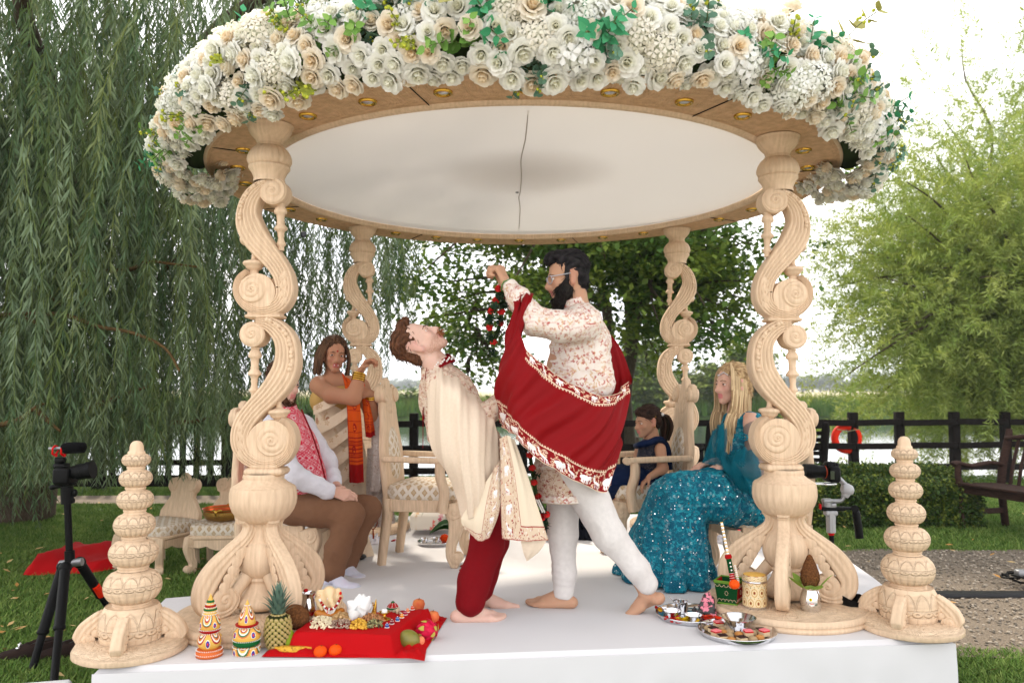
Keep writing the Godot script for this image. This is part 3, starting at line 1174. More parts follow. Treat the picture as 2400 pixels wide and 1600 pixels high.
func build_garland():
	var t := thing("floral_garland", "thick garland of white and cream roses with eucalyptus over the front of the canopy ring", "garland", V(RING_C.x, RING_Y, RING_C.z))
	var fm := mat("petals", Color.WHITE, .75)
	fm.vertex_color_use_as_albedo = true
	fm.backlight_enabled = true
	fm.backlight = Color(.85, .85, .82)
	var gm := mat("garland_leaf", Color.WHITE, .55)
	gm.vertex_color_use_as_albedo = true
	gm.backlight_enabled = true
	gm.backlight = Color(.25, .3, .2)
	var core := MB.new()
	var path := []
	for i in 41:
		var a := lerpf(PI * .085, PI * .915, i / 40.0)
		path.append(V(cos(a) * 1.88, .10, sin(a) * 1.88))
	core.tube(path, [.10], 14)
	put("foam_core", core.mesh(), mat("foam_core", Color(.16, .22, .10), .95), t)
	var cream := Color(.90, .84, .75)
	var white := Color(.90, .90, .88)
	var roses := [rose_mesh(.8, Color(.86, .68, .42), cream, 1), rose_mesh(.62, Color(.87, .72, .50), cream, 2), rose_mesh(.85, Color(.86, .85, .72), white, 3), rose_mesh(.68, Color(.80, .78, .62), white, 4), rose_mesh(.5, Color(.86, .74, .55), Color(.90, .86, .78), 5)]
	var hyd := [hydrangea_mesh(white, 90, 6, .17), hydrangea_mesh(Color(.88, .84, .76), 80, 7, .19), hydrangea_mesh(Color(.89, .89, .89), 56, 8, .27)]
	var euc := [sprig_mesh(7, .15, Color(.09, .19, .13), Color(.16, .28, .20), 9, .0, 2), sprig_mesh(7, .14, Color(.12, .26, .05), Color(.24, .40, .10), 10, .2, 0), sprig_mesh(6, .17, Color(.04, .24, .11), Color(.08, .34, .16), 11, .5, 0), sprig_mesh(9, .085, Color(.28, .33, .05), Color(.40, .44, .08), 12, .3, 8)]
	var gold := sprig_mesh(4, .24, Color(.30, .30, .09), Color(.40, .36, .12), 13, .6, 6)
	var place := func(a: float, e: float, rad: float) -> Array:
		var o := V(cos(a), 0, sin(a))
		var n := o * cos(e) + Vector3.UP * sin(e)
		var fat := 1.0 + .12 * sin(a * 9.0) + .08 * sin(a * 23.0 + e * 3.0)
		return [o * 1.885 + Vector3.UP * (.095 + .02 * maxf(.0, sin(e)) * sin(a)) + n * (rad * fat), n]
	var spots := []
	var sizes := []
	var r := RandomNumberGenerator.new()
	r.seed = 99
	var orient := func(n: Vector3, tilt: float) -> Basis:
		var m := (n + V(r.randf_range(-1, 1), r.randf_range(-1, 1), r.randf_range(-1, 1)) * tilt).normalized()
		return Basis(Quaternion(Vector3.UP, m)) * Basis(Vector3.UP, r.randf() * TAU)
	var free := func(q: Vector3, d: float) -> bool:
		for i in spots.size():
			if spots[i].distance_squared_to(q) < pow((d + sizes[i]) * .64, 2): return false
		return true
	var count := 0
	for k in 900:
		if count >= 46: break
		var a := r.randf_range(PI * .04, PI * .96)
		var e := r.randf_range(-.75, 1.9)
		var q: Array = place.call(a, e, .165)
		if not free.call(q[0], .085): continue
		spots.append(q[0]); sizes.append(.072)
		count += 1
		var o := put("hydrangea", hyd[r.randi() % 3], fm, t)
		o.transform = Transform3D(orient.call(q[1], .2).scaled(Vector3.ONE * r.randf_range(.072, .092)), q[0] - q[1] * .02)
	count = 0
	for k in 900:
		if count >= 58: break
		var a := r.randf_range(PI * .035, PI * .965)
		var e := r.randf_range(-.8, 1.3)
		var q: Array = place.call(a, e, .155)
		if not free.call(q[0], .045): continue
		spots.append(q[0]); sizes.append(.04)
		count += 1
		var kind := r.randi() % 9
		var m: Mesh = euc[[0, 0, 0, 1, 1, 2, 3, 3, 0][kind]]
		for j in 3:
			var o := put("leaf_sprig", m, gm, t)
			o.transform = Transform3D(orient.call((q[1] + V(0, r.randf_range(-1.0, .9), 0)).normalized(), .85).scaled(Vector3.ONE * r.randf_range(.12, .18)), q[0] - q[1] * .03)
	for k in 3:
		var q: Array = place.call([1.76, 1.70, .80][k], [.75, .3, 1.0][k], .20)
		var o := put("leaf_sprig", gold, gm, t)
		o.transform = Transform3D(orient.call(q[1], .4).scaled(Vector3.ONE * .17), q[0])
	count = 0
	var rest := []
	for k in 14000:
		var a := r.randf_range(PI * .035, PI * .965)
		var e := r.randf_range(-1.15, 2.4) if absf(a - PI / 2) < 1.2 else r.randf() * TAU
		var s := r.randf_range(.040, .056)
		var q: Array = place.call(a, e, r.randf_range(.165, .205))
		if not free.call(q[0], s): continue
		spots.append(q[0]); sizes.append(s)
		var mi: int = [0, 1, 1, 4, 2, 3, 2, 2, 3][r.randi() % 9]
		if sin(a * 5.0 + 1.0) > .3: mi = [2, 3, 2, 3, 0][r.randi() % 5]
		var dirn: Vector3 = (q[1] + V(0, -.1 - .25 * r.randf(), 0)).normalized()
		var tr := Transform3D(orient.call(dirn, .35).scaled(Vector3.ONE * s * 1.2), q[0])
		if count < 300 and e < 1.8:
			count += 1
			var o := put("rose", roses[mi], fm, t)
			o.transform = tr
		else:
			rest.append(tr)
	for k in 26:
		var a := r.randf_range(PI * .06, PI * .94)
		var q: Array = place.call(a, r.randf_range(1.0, 1.8), r.randf_range(.22, .29))
		rest.append(Transform3D(orient.call(V(q[1].x, q[1].y * .6, q[1].z).normalized(), .5).scaled(Vector3.ONE * .052), q[0]))
	for v in 3:
		var mine := []
		for i in range(v, rest.size(), 3): mine.append(rest[i])
		scatter("rose_remainder", roses[v + 1], fm.duplicate() as StandardMaterial3D, mine.size(), func(i): return [mine[i], Color.WHITE], t)

# ---------- trees ----------
func narrow_leaf(b: MB, o: Vector3, d: Vector3, l: float, w: float, r: RandomNumberGenerator) -> void:
	var s := d.cross(V(r.randf_range(-1, 1), r.randf_range(-.3, .3), r.randf_range(-1, 1))).normalized()
	var n := s.cross(d)
	var m := o + d * (l * .45) + n * (l * .05)
	var tip := o + d * l - Vector3.UP * (l * .12)
	var a := b.p(o)
	var p1 := b.p(m + s * w)
	var p2 := b.p(m - s * w)
	var e := b.p(tip)
	b.tri(a, p1, p2)
	b.tri(p1, e, p2)

func strand_mesh(n: int, leaf: float, seed_: int, droop: float, stem: Color) -> ArrayMesh:
	var r := RandomNumberGenerator.new()
	r.seed = seed_
	var b := MB.new()
	b.colored = true
	var path := []
	var ph := r.randf() * TAU
	for i in 6:
		var t := i / 5.0
		path.append(V(.05 * sin(t * 3.0 + ph), -t, .05 * cos(t * 2.6 + ph)))
	b.tint = stem
	b.tube(path, [.0035, .003, .0025, .002, .0018, .001], 3, 1.0, false)
	for i in n:
		var t := (i + r.randf()) / n
		var k := mini(4, int(t * 5))
		var o: Vector3 = path[k].lerp(path[k + 1], t * 5 - k)
		var a := r.randf() * TAU
		var d := V(cos(a), -droop * r.randf_range(.5, 1.3), sin(a)).normalized()
		var g := r.randf_range(.75, 1.3)
		b.tint = Color(g, g, g * r.randf_range(.8, 1.1))
		narrow_leaf(b, o, d, leaf * r.randf_range(.7, 1.15), leaf * (.058 if droop > 1.0 else .085), r)
	return b.mesh()

func leaf_clump(n: int, leaf: float, flat: float, seed_: int) -> ArrayMesh:
	var r := RandomNumberGenerator.new()
	r.seed = seed_
	var b := MB.new()
	b.colored = true
	for i in n:
		var q := V(r.randfn(0, .42), r.randfn(0, .42 * flat), r.randfn(0, .42))
		var d := V(r.randf_range(-1, 1), r.randf_range(-.7, .4), r.randf_range(-1, 1)).normalized()
		var s := d.cross(V(r.randf_range(-.6, .6), 1, r.randf_range(-.6, .6))).normalized()
		var up := s.cross(d)
		var g := r.randf_range(.7, 1.35)
		b.tint = Color(g, g, g * .9)
		var l := leaf * r.randf_range(.7, 1.2)
		var a := b.p(q)
		var p1 := b.p(q + d * l * .5 + s * l * .36 + up * l * .08)
		var p2 := b.p(q + d * l * .5 - s * l * .36 + up * l * .08)
		var e := b.p(q + d * l)
		b.tri(a, p1, p2)
		b.tri(p1, e, p2)
	return b.mesh()

func leaf_mat(called: String, back: float) -> StandardMaterial3D:
	var m := mat(called, Color.WHITE, .5)
	m.vertex_color_use_as_albedo = true
	m.backlight_enabled = true
	m.backlight = Color(back, back, back * .75)
	return m

func limb(b: MB, a: Vector3, c: Vector3, r0: float, r1: float, sag: float, r: RandomNumberGenerator) -> Array:
	var path := []
	for i in 6:
		var t := i / 5.0
		path.append(a.lerp(c, t) + V(r.randf_range(-1, 1), 0, r.randf_range(-1, 1)) * (.03 * a.distance_to(c)) * sin(PI * t) + Vector3.UP * (sag * sin(PI * t)))
	var sp := smooth_path(path, 3)
	var rad := []
	for i in sp.size(): rad.append(lerpf(r0, r1, float(i) / (sp.size() - 1)))
	b.tube(sp, rad, 7)
	return sp

func build_trees():
	build_weeping_willow()
	build_right_willow()
	build_alders()
	build_far_trees()

func hang(out: Array, from: Vector3, bottom: float, r: RandomNumberGenerator, step := .95) -> void:
	var q := from
	var lean := V(r.randf_range(-.16, .16), 0, r.randf_range(-.16, .16))
	while q.y > bottom:
		var s := minf(step * r.randf_range(.85, 1.15), q.y - bottom + .12)
		var down := (Vector3.DOWN + lean).normalized()
		var bs := Basis(Quaternion(Vector3.DOWN, down)) * Basis(Vector3.UP, r.randf() * TAU)
		out.append(Transform3D(bs.scaled(Vector3.ONE * s), q))
		q += down * (s * .9)
		lean *= .8

func build_weeping_willow():
	var r := RandomNumberGenerator.new()
	r.seed = 41
	var root := V(-5.1, GROUND, -8.2)
	var t := thing("weeping_willow", "large weeping willow with long hanging leafy twigs filling the left side", "tree", root)
	var tb := MB.new()
	limb(tb, Vector3.ZERO, V(.35, 2.6, .3), .36, .26, .0, r)
	put("trunk", tb.mesh(), M.bark, t)
	var lb := MB.new()
	var tips := []
	for i in 15:
		var a := TAU * i / 15.0 + r.randf_range(-.2, .2)
		var d := r.randf_range(2.0, 4.2)
		var e := V(.3 + cos(a) * d, r.randf_range(4.0, 6.0), .3 + sin(a) * d)
		var sp := limb(lb, V(.35, 2.4, .3), e, .12, .03, .7, r)
		tips.append(sp)
	put("limb", lb.mesh(), M.bark, t)
	var br := MB.new()
	var shows := [
		[P(60, 660, 6.2), P(170, 640, 5.9), P(300, 632, 5.7), P(345, 613, 5.6), P(400, 618, 5.5), P(460, 625, 5.4)],
		[P(-20, 740, 6.0), P(60, 735, 5.8), P(150, 738, 5.6), P(230, 765, 5.4), P(310, 780, 5.2), P(385, 815, 5.0), P(420, 870, 4.9)],
		[P(70, 660, 6.2), P(110, 690, 6.0), P(150, 720, 5.9)],
		[P(60, 745, 5.8), P(100, 765, 5.7), P(130, 790, 5.7)],
		[P(365, 660, 6.6), P(420, 590, 6.5), P(470, 530, 6.5)],
		[P(-30, 1000, 5.2), P(40, 985, 5.1), P(82, 955, 5.0), P(105, 945, 5.0)],
		[P(82, 955, 5.0), P(110, 985, 5.0), P(140, 1010, 4.9)],
		[P(200, 960, 5.6), P(290, 925, 5.5), P(350, 905, 5.4)],
		[P(400, 990, 6.0), P(470, 985, 6.0), P(530, 960, 5.9)]]
	for s in shows:
		var pth := []
		for q in s: pth.append(q - root)
		var sp := smooth_path(pth, 4)
		var rad := []
		for i in sp.size(): rad.append(lerpf(.022, .007, float(i) / (sp.size() - 1)))
		br.tube(sp, rad, 6)
	put("low_branch", br.mesh(), M.twig, t)
	var chains := []
	for i in 760:
		var z := r.randf_range(5.2, 9.5)
		var px := r.randf_range(-350, 540) if z < 8.0 else r.randf_range(-300, 660)
		if px > 430 and r.randf() < .35: continue
		var top := r.randf_range(3.4, 5.2)
		var low := (1080.0 if px < 400 else 1005.0) if px > 70 else 1190.0
		var bottom := P(px, r.randf_range(560, low) if r.randf() < .6 else r.randf_range(low - 150, low), z).y
		if px > 500 and z < 7.5: bottom = r.randf_range(1.0, 2.3)
		var w := P(px, 700, z)
		hang(chains, V(w.x, top, w.z) - root, bottom + .3, r)
	for i in 170:
		var z := r.randf_range(7.6, 10.5)
		var px := r.randf_range(520, 980)
		var w := P(px, 700, z)
		var lowpx := lerpf(1010, 800, smoothstep(640, 960, px)) + r.randf_range(-180, 60)
		var bottom := P(px, lowpx, z).y
		hang(chains, V(w.x, r.randf_range(2.9, 4.0), w.z) - root, bottom + .3, r)
	for i in 130:
		var z := r.randf_range(6.5, 9.0)
		var px := r.randf_range(540, 930)
		var w := P(px, 100, z)
		var bottom := P(px, lerpf(260, 60, smoothstep(560, 900, px)) + r.randf_range(-90, 60), z).y
		hang(chains, V(w.x, r.randf_range(5.0, 6.4), w.z) - root, bottom + .3, r)
	for s in shows:
		for i in 26:
			var k: int = r.randi() % (s.size() - 1)
			var q: Vector3 = s[k].lerp(s[k + 1], r.randf()) + V(r.randf_range(-.25, .25), r.randf_range(-.1, .15), r.randf_range(-.25, .25))
			hang(chains, q - root, maxf(q.y - r.randf_range(.3, 1.1), P(0, 1080, -q.z).y) + .3, r, .7)
	for i in 360:
		var z := r.randf_range(5.0, 8.6)
		var px := r.randf_range(-250, 560)
		var w := P(px, r.randf_range(720, 980), z)
		hang(chains, w - root, maxf(P(px, (1010 if px > 400 else 1060 if px > 60 else 1170) + r.randf_range(-90, 40), z).y, w.y - 1.4) + .3, r, .75)
	var cols := []
	for i in chains.size():
		cols.append(Color(.055, .105, .045).lerp(Color(.17, .225, .135), r.randf()).lerp(Color(.13, .15, .03), .6 * pow(r.randf(), 3.0)))
	var lm := leaf_mat("willow_leaf", .5)
	for v in 4:
		var mine := []
		for i in range(v, chains.size(), 4): mine.append(i)
		scatter("hanging_twigs", strand_mesh(42, .13, 60 + v, 2.0, Color(3.2, 1.9, .5)), lm, mine.size(), func(i): return [chains[mine[i]], cols[mine[i]]], t)

func build_right_willow():
	var r := RandomNumberGenerator.new()
	r.seed = 43
	var root := V(9.6, -.75, -14.5)
	var t := thing("sunlit_willow", "sunlit yellow-green willow leaning over the river on the right", "tree", root)
	var tb := MB.new()
	limb(tb, V(.3, 0, 0), V(-.2, 3.0, .2), .34, .22, .0, r)
	put("trunk", tb.mesh(), M.bark, t)
	var lb := MB.new()
	var sprays := []
	var cols := []
	for i in 70:
		var px := r.randf_range(1950, 2700)
		var edge := lerpf(600, 40, smoothstep(1900, 2330, px))
		var py := r.randf_range(edge, 1020)
		var e := P(px, py, r.randf_range(11.5, 17.0))
		var sp := limb(lb, V(-.2, r.randf_range(1.2, 3.0), .2), e - root, .055, .008, .5, r)
		for j in 120:
			var k := r.randf_range(.2, 1.0)
			var q: Vector3 = sp[int(k * (sp.size() - 1))] + V(r.randfn(0, .6), r.randfn(0, .5), r.randfn(0, .6))
			var out := (q - V(-.2, 2.4, .2)).normalized()
			var d := (out * r.randf_range(.5, 1.3) + V(r.randf_range(-.4, .4), r.randf_range(-1.1, .15), r.randf_range(-.4, .4))).normalized()
			var w := q + root
			if w.y < -.2: continue
			sprays.append(Transform3D((Basis(Quaternion(Vector3.DOWN, d)) * Basis(Vector3.UP, r.randf() * TAU)).scaled(Vector3.ONE * r.randf_range(.45, .85)), q))
			cols.append(Color(.20, .29, .07).lerp(Color(.38, .43, .13), r.randf()))
	for i in 190:
		var px := r.randf_range(2110, 2420)
		var top := P(px, r.randf_range(760, 1000), r.randf_range(12.2, 15.0))
		var n0 := sprays.size()
		hang(sprays, top - root, maxf(-.5, top.y - r.randf_range(.5, 1.6)) + .75, r, .6)
		for k in sprays.size() - n0:
			cols.append(Color(.20, .29, .07).lerp(Color(.38, .43, .13), r.randf()))
	put("limb", lb.mesh(), M.bark, t)
	var lm := leaf_mat("sunlit_willow_leaf", .8)
	for v in 3:
		var mine := []
		for i in range(v, sprays.size(), 3): mine.append(i)
		scatter("leafy_sprays", strand_mesh(40, .17, 70 + v, .6, Color(2.0, 1.5, .5)), lm, mine.size(), func(i): return [sprays[mine[i]], cols[mine[i]]], t)

func build_alders():
	var r := RandomNumberGenerator.new()
	r.seed = 47
	var clump := leaf_clump(46, .24, .55, 81)
	var lm := leaf_mat("alder_leaf", .8)
	var make := func(label: String, base: Vector3, top: Vector3, r0: float, targets: Array, per: int, called: String) -> void:
		var t := thing(called, label, "tree", base, .0, "trees behind the canopy")
		var tb := MB.new()
		var tr := limb(tb, Vector3.ZERO, top - base, r0, r0 * .6, .0, r)
		tb.tube([V(0, -.05, 0), V(0, .12, 0), V(0, .45, 0)], [r0 * 1.5, r0 * 1.2, r0], 9)
		put("trunk", tb.mesh(), M.bark, t)
		var lb := MB.new()
		var where := []
		var cols := []
		for q in targets:
			var st: Vector3 = tr[r.randi_range(int(tr.size() * .45), tr.size() - 1)]
			var sp := limb(lb, st, q - base, .045, .008, .12, r)
			for j in per:
				var k := .35 + .7 * r.randf()
				var c: Vector3 = sp[mini(sp.size() - 1, int(k * sp.size()))] + V(r.randfn(0, .30), r.randfn(0, .14), r.randfn(0, .4))
				where.append(Transform3D(Basis.from_euler(V(r.randf_range(-.4, .4), r.randf() * TAU, r.randf_range(-.4, .4))).scaled(Vector3.ONE * r.randf_range(.28, .5)), c))
				cols.append(Color(.08, .16, .035).lerp(Color(.28, .36, .07), pow(r.randf(), 2.0)))
		put("limb", lb.mesh(), M.bark, t)
		scatter("leaves", clump, lm, where.size(), func(i): return [where[i], cols[i]], t)
	var ta := []
	for i in 44:
		var px := r.randf_range(1330, 1770)
		var py := r.randf_range(420, 690)
		if px > 1560: py = r.randf_range(480, 830)
		ta.append(P(px, py, r.randf_range(11.5 if absf(px - 1475) < 70 and py > 540 else 9.6, 12.6)))
	for i in 26: ta.append(P(r.randf_range(1350, 1960), r.randf_range(150, 470), r.randf_range(10.4, 13.5)))
	for i in 6: ta.append(P(r.randf_range(1490, 1590), r.randf_range(700, 1000), r.randf_range(11.2, 12.5)))
	make.call("alder with a straight scarred grey trunk right of the standing groom", Fl(1480, 1080, GROUND), P(1452, 180, 11.2), .155, ta, 12, "alder_tree")
	var tb := []
	for i in 40:
		var px := r.randf_range(960, 1430)
		var py := r.randf_range(430, 700)
		if px < 1130: py = r.randf_range(520, 800)
		tb.append(P(px, py, r.randf_range(9.6, 12.5)))
	for i in 20: tb.append(P(r.randf_range(950, 1450), r.randf_range(120, 450), r.randf_range(10.4, 13.5)))
	make.call("alder with a leaning trunk behind the raised hands, branches reaching left", Fl(1440, 1066, GROUND), P(1350, 200, 11.8), .12, tb, 11, "alder_tree")
	var tc := []
	for i in 9: tc.append(P(r.randf_range(1040, 1170), r.randf_range(740, 960), r.randf_range(11.6, 13.0)))
	make.call("thin young tree with sparse sunlit leaves between the two grooms", P(1085, 1070, 11.9), P(1120, 700, 12.2), .018, tc, 5, "young_tree")

func build_far_trees():
	var r := RandomNumberGenerator.new()
	r.seed = 53
	var lm := leaf_mat("far_leaf", .5)
	var clump := leaf_clump(40, .5, .8, 83)
	var tree := func(called: String, label: String, base: Vector3, h: float, w: float, c1: Color, c2: Color, n: int, group: String) -> void:
		var t := thing(called, label, "tree" if called.contains("tree") else "bush", base, .0, group)
		if called.contains("tree"):
			var tb := MB.new()
			tb.tube([Vector3.ZERO, V(0, h * .5, 0)], [w * .05, w * .025], 6)
			put("trunk", tb.mesh(), M.bark, t)
		var lobes := []
		for i in 6: lobes.append([V(r.randf_range(-.32, .32) * w, h * r.randf_range(.3, .78), r.randf_range(-.3, .3) * w), r.randf_range(.2, .3)])
		scatter("crown", clump, lm, n, func(_i):
			var L: Array = lobes[r.randi() % 6]
			var d := V(r.randfn(0, 1), r.randfn(0, 1), r.randfn(0, 1)).normalized() * r.randf_range(.6, 1.0)
			var q: Vector3 = L[0] + V(d.x * L[1] * w, d.y * L[1] * h, d.z * L[1] * w)
			q.y = maxf(q.y, .05 * h)
			return [Transform3D(Basis(Vector3.UP, r.randf() * TAU).scaled(Vector3.ONE * w * .16), q), c1.lerp(c2, r.randf())], t)
	var g := "bushes on the far bank"
	var specs := [[1530, 4.2, 3.6, 0], [1600, 2.6, 3.2, 0], [1655, 2.4, 2.6, 1], [1700, 3.8, 3.0, 0], [1745, 4.3, 3.2, 1], [1795, 2.2, 2.6, 0], [1480, 2.6, 3.0, 0], [860, 1.8, 3.0, 1], [1010, 1.5, 3.4, 0]]
	var names := ["dark bush on the far bank below the alder", "low dark bush on the far bank left of the blonde woman's face", "small sunlit bush just left of the blonde woman's forehead", "dark green bush behind the blonde woman's hair", "tall yellow-green bush right behind the blonde woman's hair", "low bush on the far bank seen through the right pillar", "low dark bush on the far bank behind the little girl", "low sunlit bush on the far bank right of the cream sari", "low bush on the far bank left of the leaning groom's back"]
	for i in specs.size():
		var q: Array = specs[i]
		var b := P(q[0], 990, 44.0 + i % 3)
		b.y = -.4
		tree.call("riverside_bush", names[i], b, q[1], q[2], Color(.09, .16, .03), Color(.22, .27, .05), 110, g)
	var xs := []
	for i in 34: xs.append([1560 + i * 19.0 + r.randf_range(-7, 7), r.randf_range(250, 330)])
	for i in 22: xs.append([640 + i * 19.0 + r.randf_range(-7, 7), r.randf_range(420, 520)])
	var kinds := ["rounded", "spreading", "low", "tall"]
	for i in xs.size():
		var z: float = xs[i][1]
		var b := P(xs[i][0], 905, z)
		b.y = -.3
		var h: float = (3.4 + 4.4 * absf(sin(i * 1.7))) * z / 290.0
		if i >= 34: h *= .72
		var side := "right of the blonde woman" if i < 34 else "left of the leaning groom"
		var lab := "hazy tree in the far hedgerow beyond the field, %s" % side
		tree.call("hedgerow_tree", lab, b, h, r.randf_range(6.5, 10.0) * z / 290.0, Color(.05, .085, .03), Color(.14, .17, .06), 46, "hedgerow trees beyond the field, %s" % side)

# ---------- fence, hedges, benches and what stands on the lawn ----------
func bar(b: MB, a: Vector3, c: Vector3, w: float, h: float, bev := .003) -> void:
	var x := (c - a).normalized()
	var up := Vector3.UP if absf(x.y) < .95 else Vector3.FORWARD
	var z := x.cross(up).normalized()
	b.box((a + c) / 2.0, V(a.distance_to(c), h, w), bev, Basis(x, z.cross(x), z))

func build_garden():
	var r := RandomNumberGenerator.new()
	r.seed = 61
	var t := thing("rail_fence", "dark brown post and rail fence along the river bank", "fence", V(0, GROUND, -11))
	var line := func(x: float) -> Vector3: return V(x, GROUND, -10.6 - .075 * (x + 1.5) - .01 * maxf(0, x - 6.0))
	var xs := []
	for px in [880, 985, 1100, 1225, 1340, 1440, 1560, 1660, 1760, 1868, 1979, 2089, 2221, 2345, 2480, 2620]:
		xs.append((px - 1200.0) / F_PX * 11.3)
	for i in xs.size():
		var b := MB.new()
		var q: Vector3 = line.call(xs[i])
		b.box(q + V(0, .5, .01) - t.position, V(.115, 1.02 + .03 * r.randf(), .115), .01, Basis(Vector3.UP, r.randf_range(-.1, .1)))
		put("post", b.mesh(), M.fence_wood, t)
	for i in xs.size() - 1:
		for k in 3:
			var b := MB.new()
			var y: float = [.88, .56, .26][k]
			bar(b, line.call(xs[i] + (.0 if i else -.5)) + V(0, y + r.randf_range(-.012, .012), .085) - t.position, line.call(xs[i + 1] - .003) + V(0, y + r.randf_range(-.012, .012), .085) - t.position, .04, .085, .006)
			put("rail", b.mesh(), M.fence_wood, t)
	var p := thing("picket_fence", "dark picket fence with a heavy bottom rail behind the low chairs", "fence", V(-4, GROUND, -10.5))
	for i in 44:
		var x := -.05 + .185 * i
		var b := MB.new()
		b.box(V(2.0 - x, .55, 0), V(.085, .95 + .015 * r.randf(), .022), .004)
		put("picket", b.mesh(), M.fence_wood, p)
	for k in 2:
		var b := MB.new()
		b.box(V(-2.0, [.13, .37][k], -.035), V(8.3, [.15, .075][k], .045), .006)
		put("rail", b.mesh(), M.fence_wood, p)
	for x in [1.93, .28, -1.5, -3.6, -5.7]:
		var b := MB.new()
		b.box(V(x, .52, -.09), V(.15, 1.05, .12), .01)
		put("post", b.mesh(), M.fence_wood, p)
	var lr := thing("life_ring", "orange life ring hung on a fence post by the river", "life ring", P(1985, 1027, 11.05))
	var ring := MB.new()
	var path := []
	for i in 37:
		var a := TAU * i / 36.0
		path.append(V(cos(a) * .165, sin(a) * .165, 0))
	ring.tube(path, [.05], 12, 1.0, false)
	put("ring", ring.mesh(), mat("orange_plastic", Color(.86, .16, .04), .55), lr)
	var rope := MB.new()
	rope.tube([V(-.15, .13, .05), V(0, .10, .055), V(.15, .13, .05)], [.006], 6)
	rope.tube([V(-.12, .15, .02), V(-.03, .28, -.02), V(.03, .28, -.02), V(.12, .15, .02)], [.005], 6)
	put("rope", rope.mesh(), mat("rope", Color(.62, .58, .45), .9), lr)
	var hm := leaf_mat("hedge_leaf", .35)
	var clump := leaf_clump(26, .5, .8, 91)
	var hedge := func(label: String, at: Vector3, sx: float, sy: float, sz: float, n: int, turn: float) -> void:
		var h := thing("box_hedge", label, "hedge", at, turn, "clipped box hedges")
		var b := MB.new()
		b.box(V(0, sy * .46, 0), V(sx - .12, sy * .9, sz - .12), .05)
		put("inner_twigs", b.mesh(), mat("hedge_inside", Color(.34, .31, .18), .95), h)
		scatter("leaves", clump, hm, n, func(_i):
			var f := r.randf()
			var q := V(r.randf_range(-.5, .5) * sx, r.randf() * sy, r.randf_range(-.5, .5) * sz)
			if f < .45: q.y = sy * r.randf_range(.92, 1.0)
			elif f < .85: q.z = sz * .5 * (1.0 if r.randf() < .8 else -1.0) * r.randf_range(.9, 1.0)
			else: q.x = sx * .5 * (1.0 if r.randf() < .5 else -1.0) * r.randf_range(.95, 1.0)
			var young := smoothstep(.5, 1.0, r.randf())
			return [Transform3D(Basis.from_euler(V(r.randf() * TAU, r.randf() * TAU, 0)).scaled(Vector3.ONE * .075), q), Color(.045, .085, .02).lerp(Color(.20, .24, .04), young)], h)
	hedge.call("long low clipped box hedge in front, its right end beside the bench", V(2.95, GROUND, -7.95), 3.1, .40, .62, 4200, .02)
	hedge.call("low clipped hedge farther back, just before the river fence", V(4.1, GROUND, -9.4), 1.9, .40, .6, 2200, -.1)
	make_bench("weathered brown wooden garden bench on the gravel edge at the right", V(4.75, GROUND, -7.1), -1.30)
	make_bench("dark slatted bench facing the river, seen from behind the right pillar", V(3.05, GROUND, -9.75), PI - .05)
	build_tripod()
	build_gimbal()
	var rc := MB.new()
	var n := FastNoiseLite.new()
	n.frequency = 2.2
	n.seed = 4
	var rows := []
	var left := [Fl(52, 1358, GROUND), Fl(66, 1335, GROUND), Fl(100, 1315, GROUND), Fl(150, 1297, GROUND), Fl(172, 1290, GROUND)]
	var right := [Fl(215, 1352, GROUND), Fl(285, 1340, GROUND), Fl(300, 1325, GROUND), Fl(310, 1305, GROUND), Fl(300, 1293, GROUND)]
	for i in 17:
		var f := i / 4.0
		var k := mini(3, int(f))
		var a: Vector3 = left[k].lerp(left[k + 1], f - k)
		var c: Vector3 = right[k].lerp(right[k + 1], f - k)
		var row := PackedVector3Array()
		for j in 33:
			var q := a.lerp(c, j / 32.0)
			var edge := minf(minf(j, 32 - j) / 3.0, minf(i, 16 - i) / 2.0)
			var h := .03 + .09 * (.5 + .5 * n.get_noise_2d(q.x, q.z)) + .025 * sin(q.x * 9.0 + q.z * 5.0)
			q.y = GROUND + .02 + maxf(.0, h) * clampf(edge, .15, 1.0)
			row.append(q)
		rows.append(row)
	rc.rows(rows, false, false)
	tag(put("red_cloth", rc.mesh(), M.red_cloth), "bright red cloth dropped in a heap on the lawn behind the tripod", "cloth")
	var suede := mat("brown_suede", Color(.17, .125, .11), .95)
	var blk := mat("black_leather", Color(.03, .03, .035), .4)
	make_shoe("brown suede loafer with a silver bit, left of the pair behind the tripod", Fl(62, 1548, GROUND), PI + .42, suede, true, "brown loafers by the tripod")
	make_shoe("brown suede loafer with a silver bit, right of the pair by the white box", Fl(152, 1545, GROUND), PI + .50, suede, true, "brown loafers by the tripod")
	make_shoe("black shoe lying beside the brown loafers on the grass", Fl(200, 1522, GROUND), PI + .5, blk, false, "")
	var wb := thing("white_box", "white box with a small black scribble on its lid at the bottom left corner", "box", V(-1.83, GROUND, -2.93), .25)
	var bb := MB.new()
	bb.box(V(0, .12, 0), V(.36, .24, .26), .01)
	put("body", bb.mesh(), mat("white_paint", Color(.84, .84, .84), .5), wb)
	for k in 3:
		var m := MB.new()
		m.box(V(.055 + .012 * k, .2412, -.02 - .012 * k), V(.04, .0015, .004), .0005, Basis(Vector3.UP, .5))
		put("black_mark", m.mesh(), M.black_plastic, wb)
	var cr := thing("cable_cover", "flat black cable cover lying across the gravel path", "cable cover", Fl(2290, 1394, GROUND + .03))
	var cb := MB.new()
	var prof := [W(-.06, 0), W(-.035, .018), W(.035, .018), W(.06, 0)]
	var crow := []
	for x in [-.9, .45]:
		var row := PackedVector3Array()
		for q in prof: row.append(V(x, q.y, q.x))
		crow.append(row)
	cb.rows(crow, false, false)
	put("ramp", cb.mesh(), mat("rubber", Color(.10, .10, .11), .5), cr)
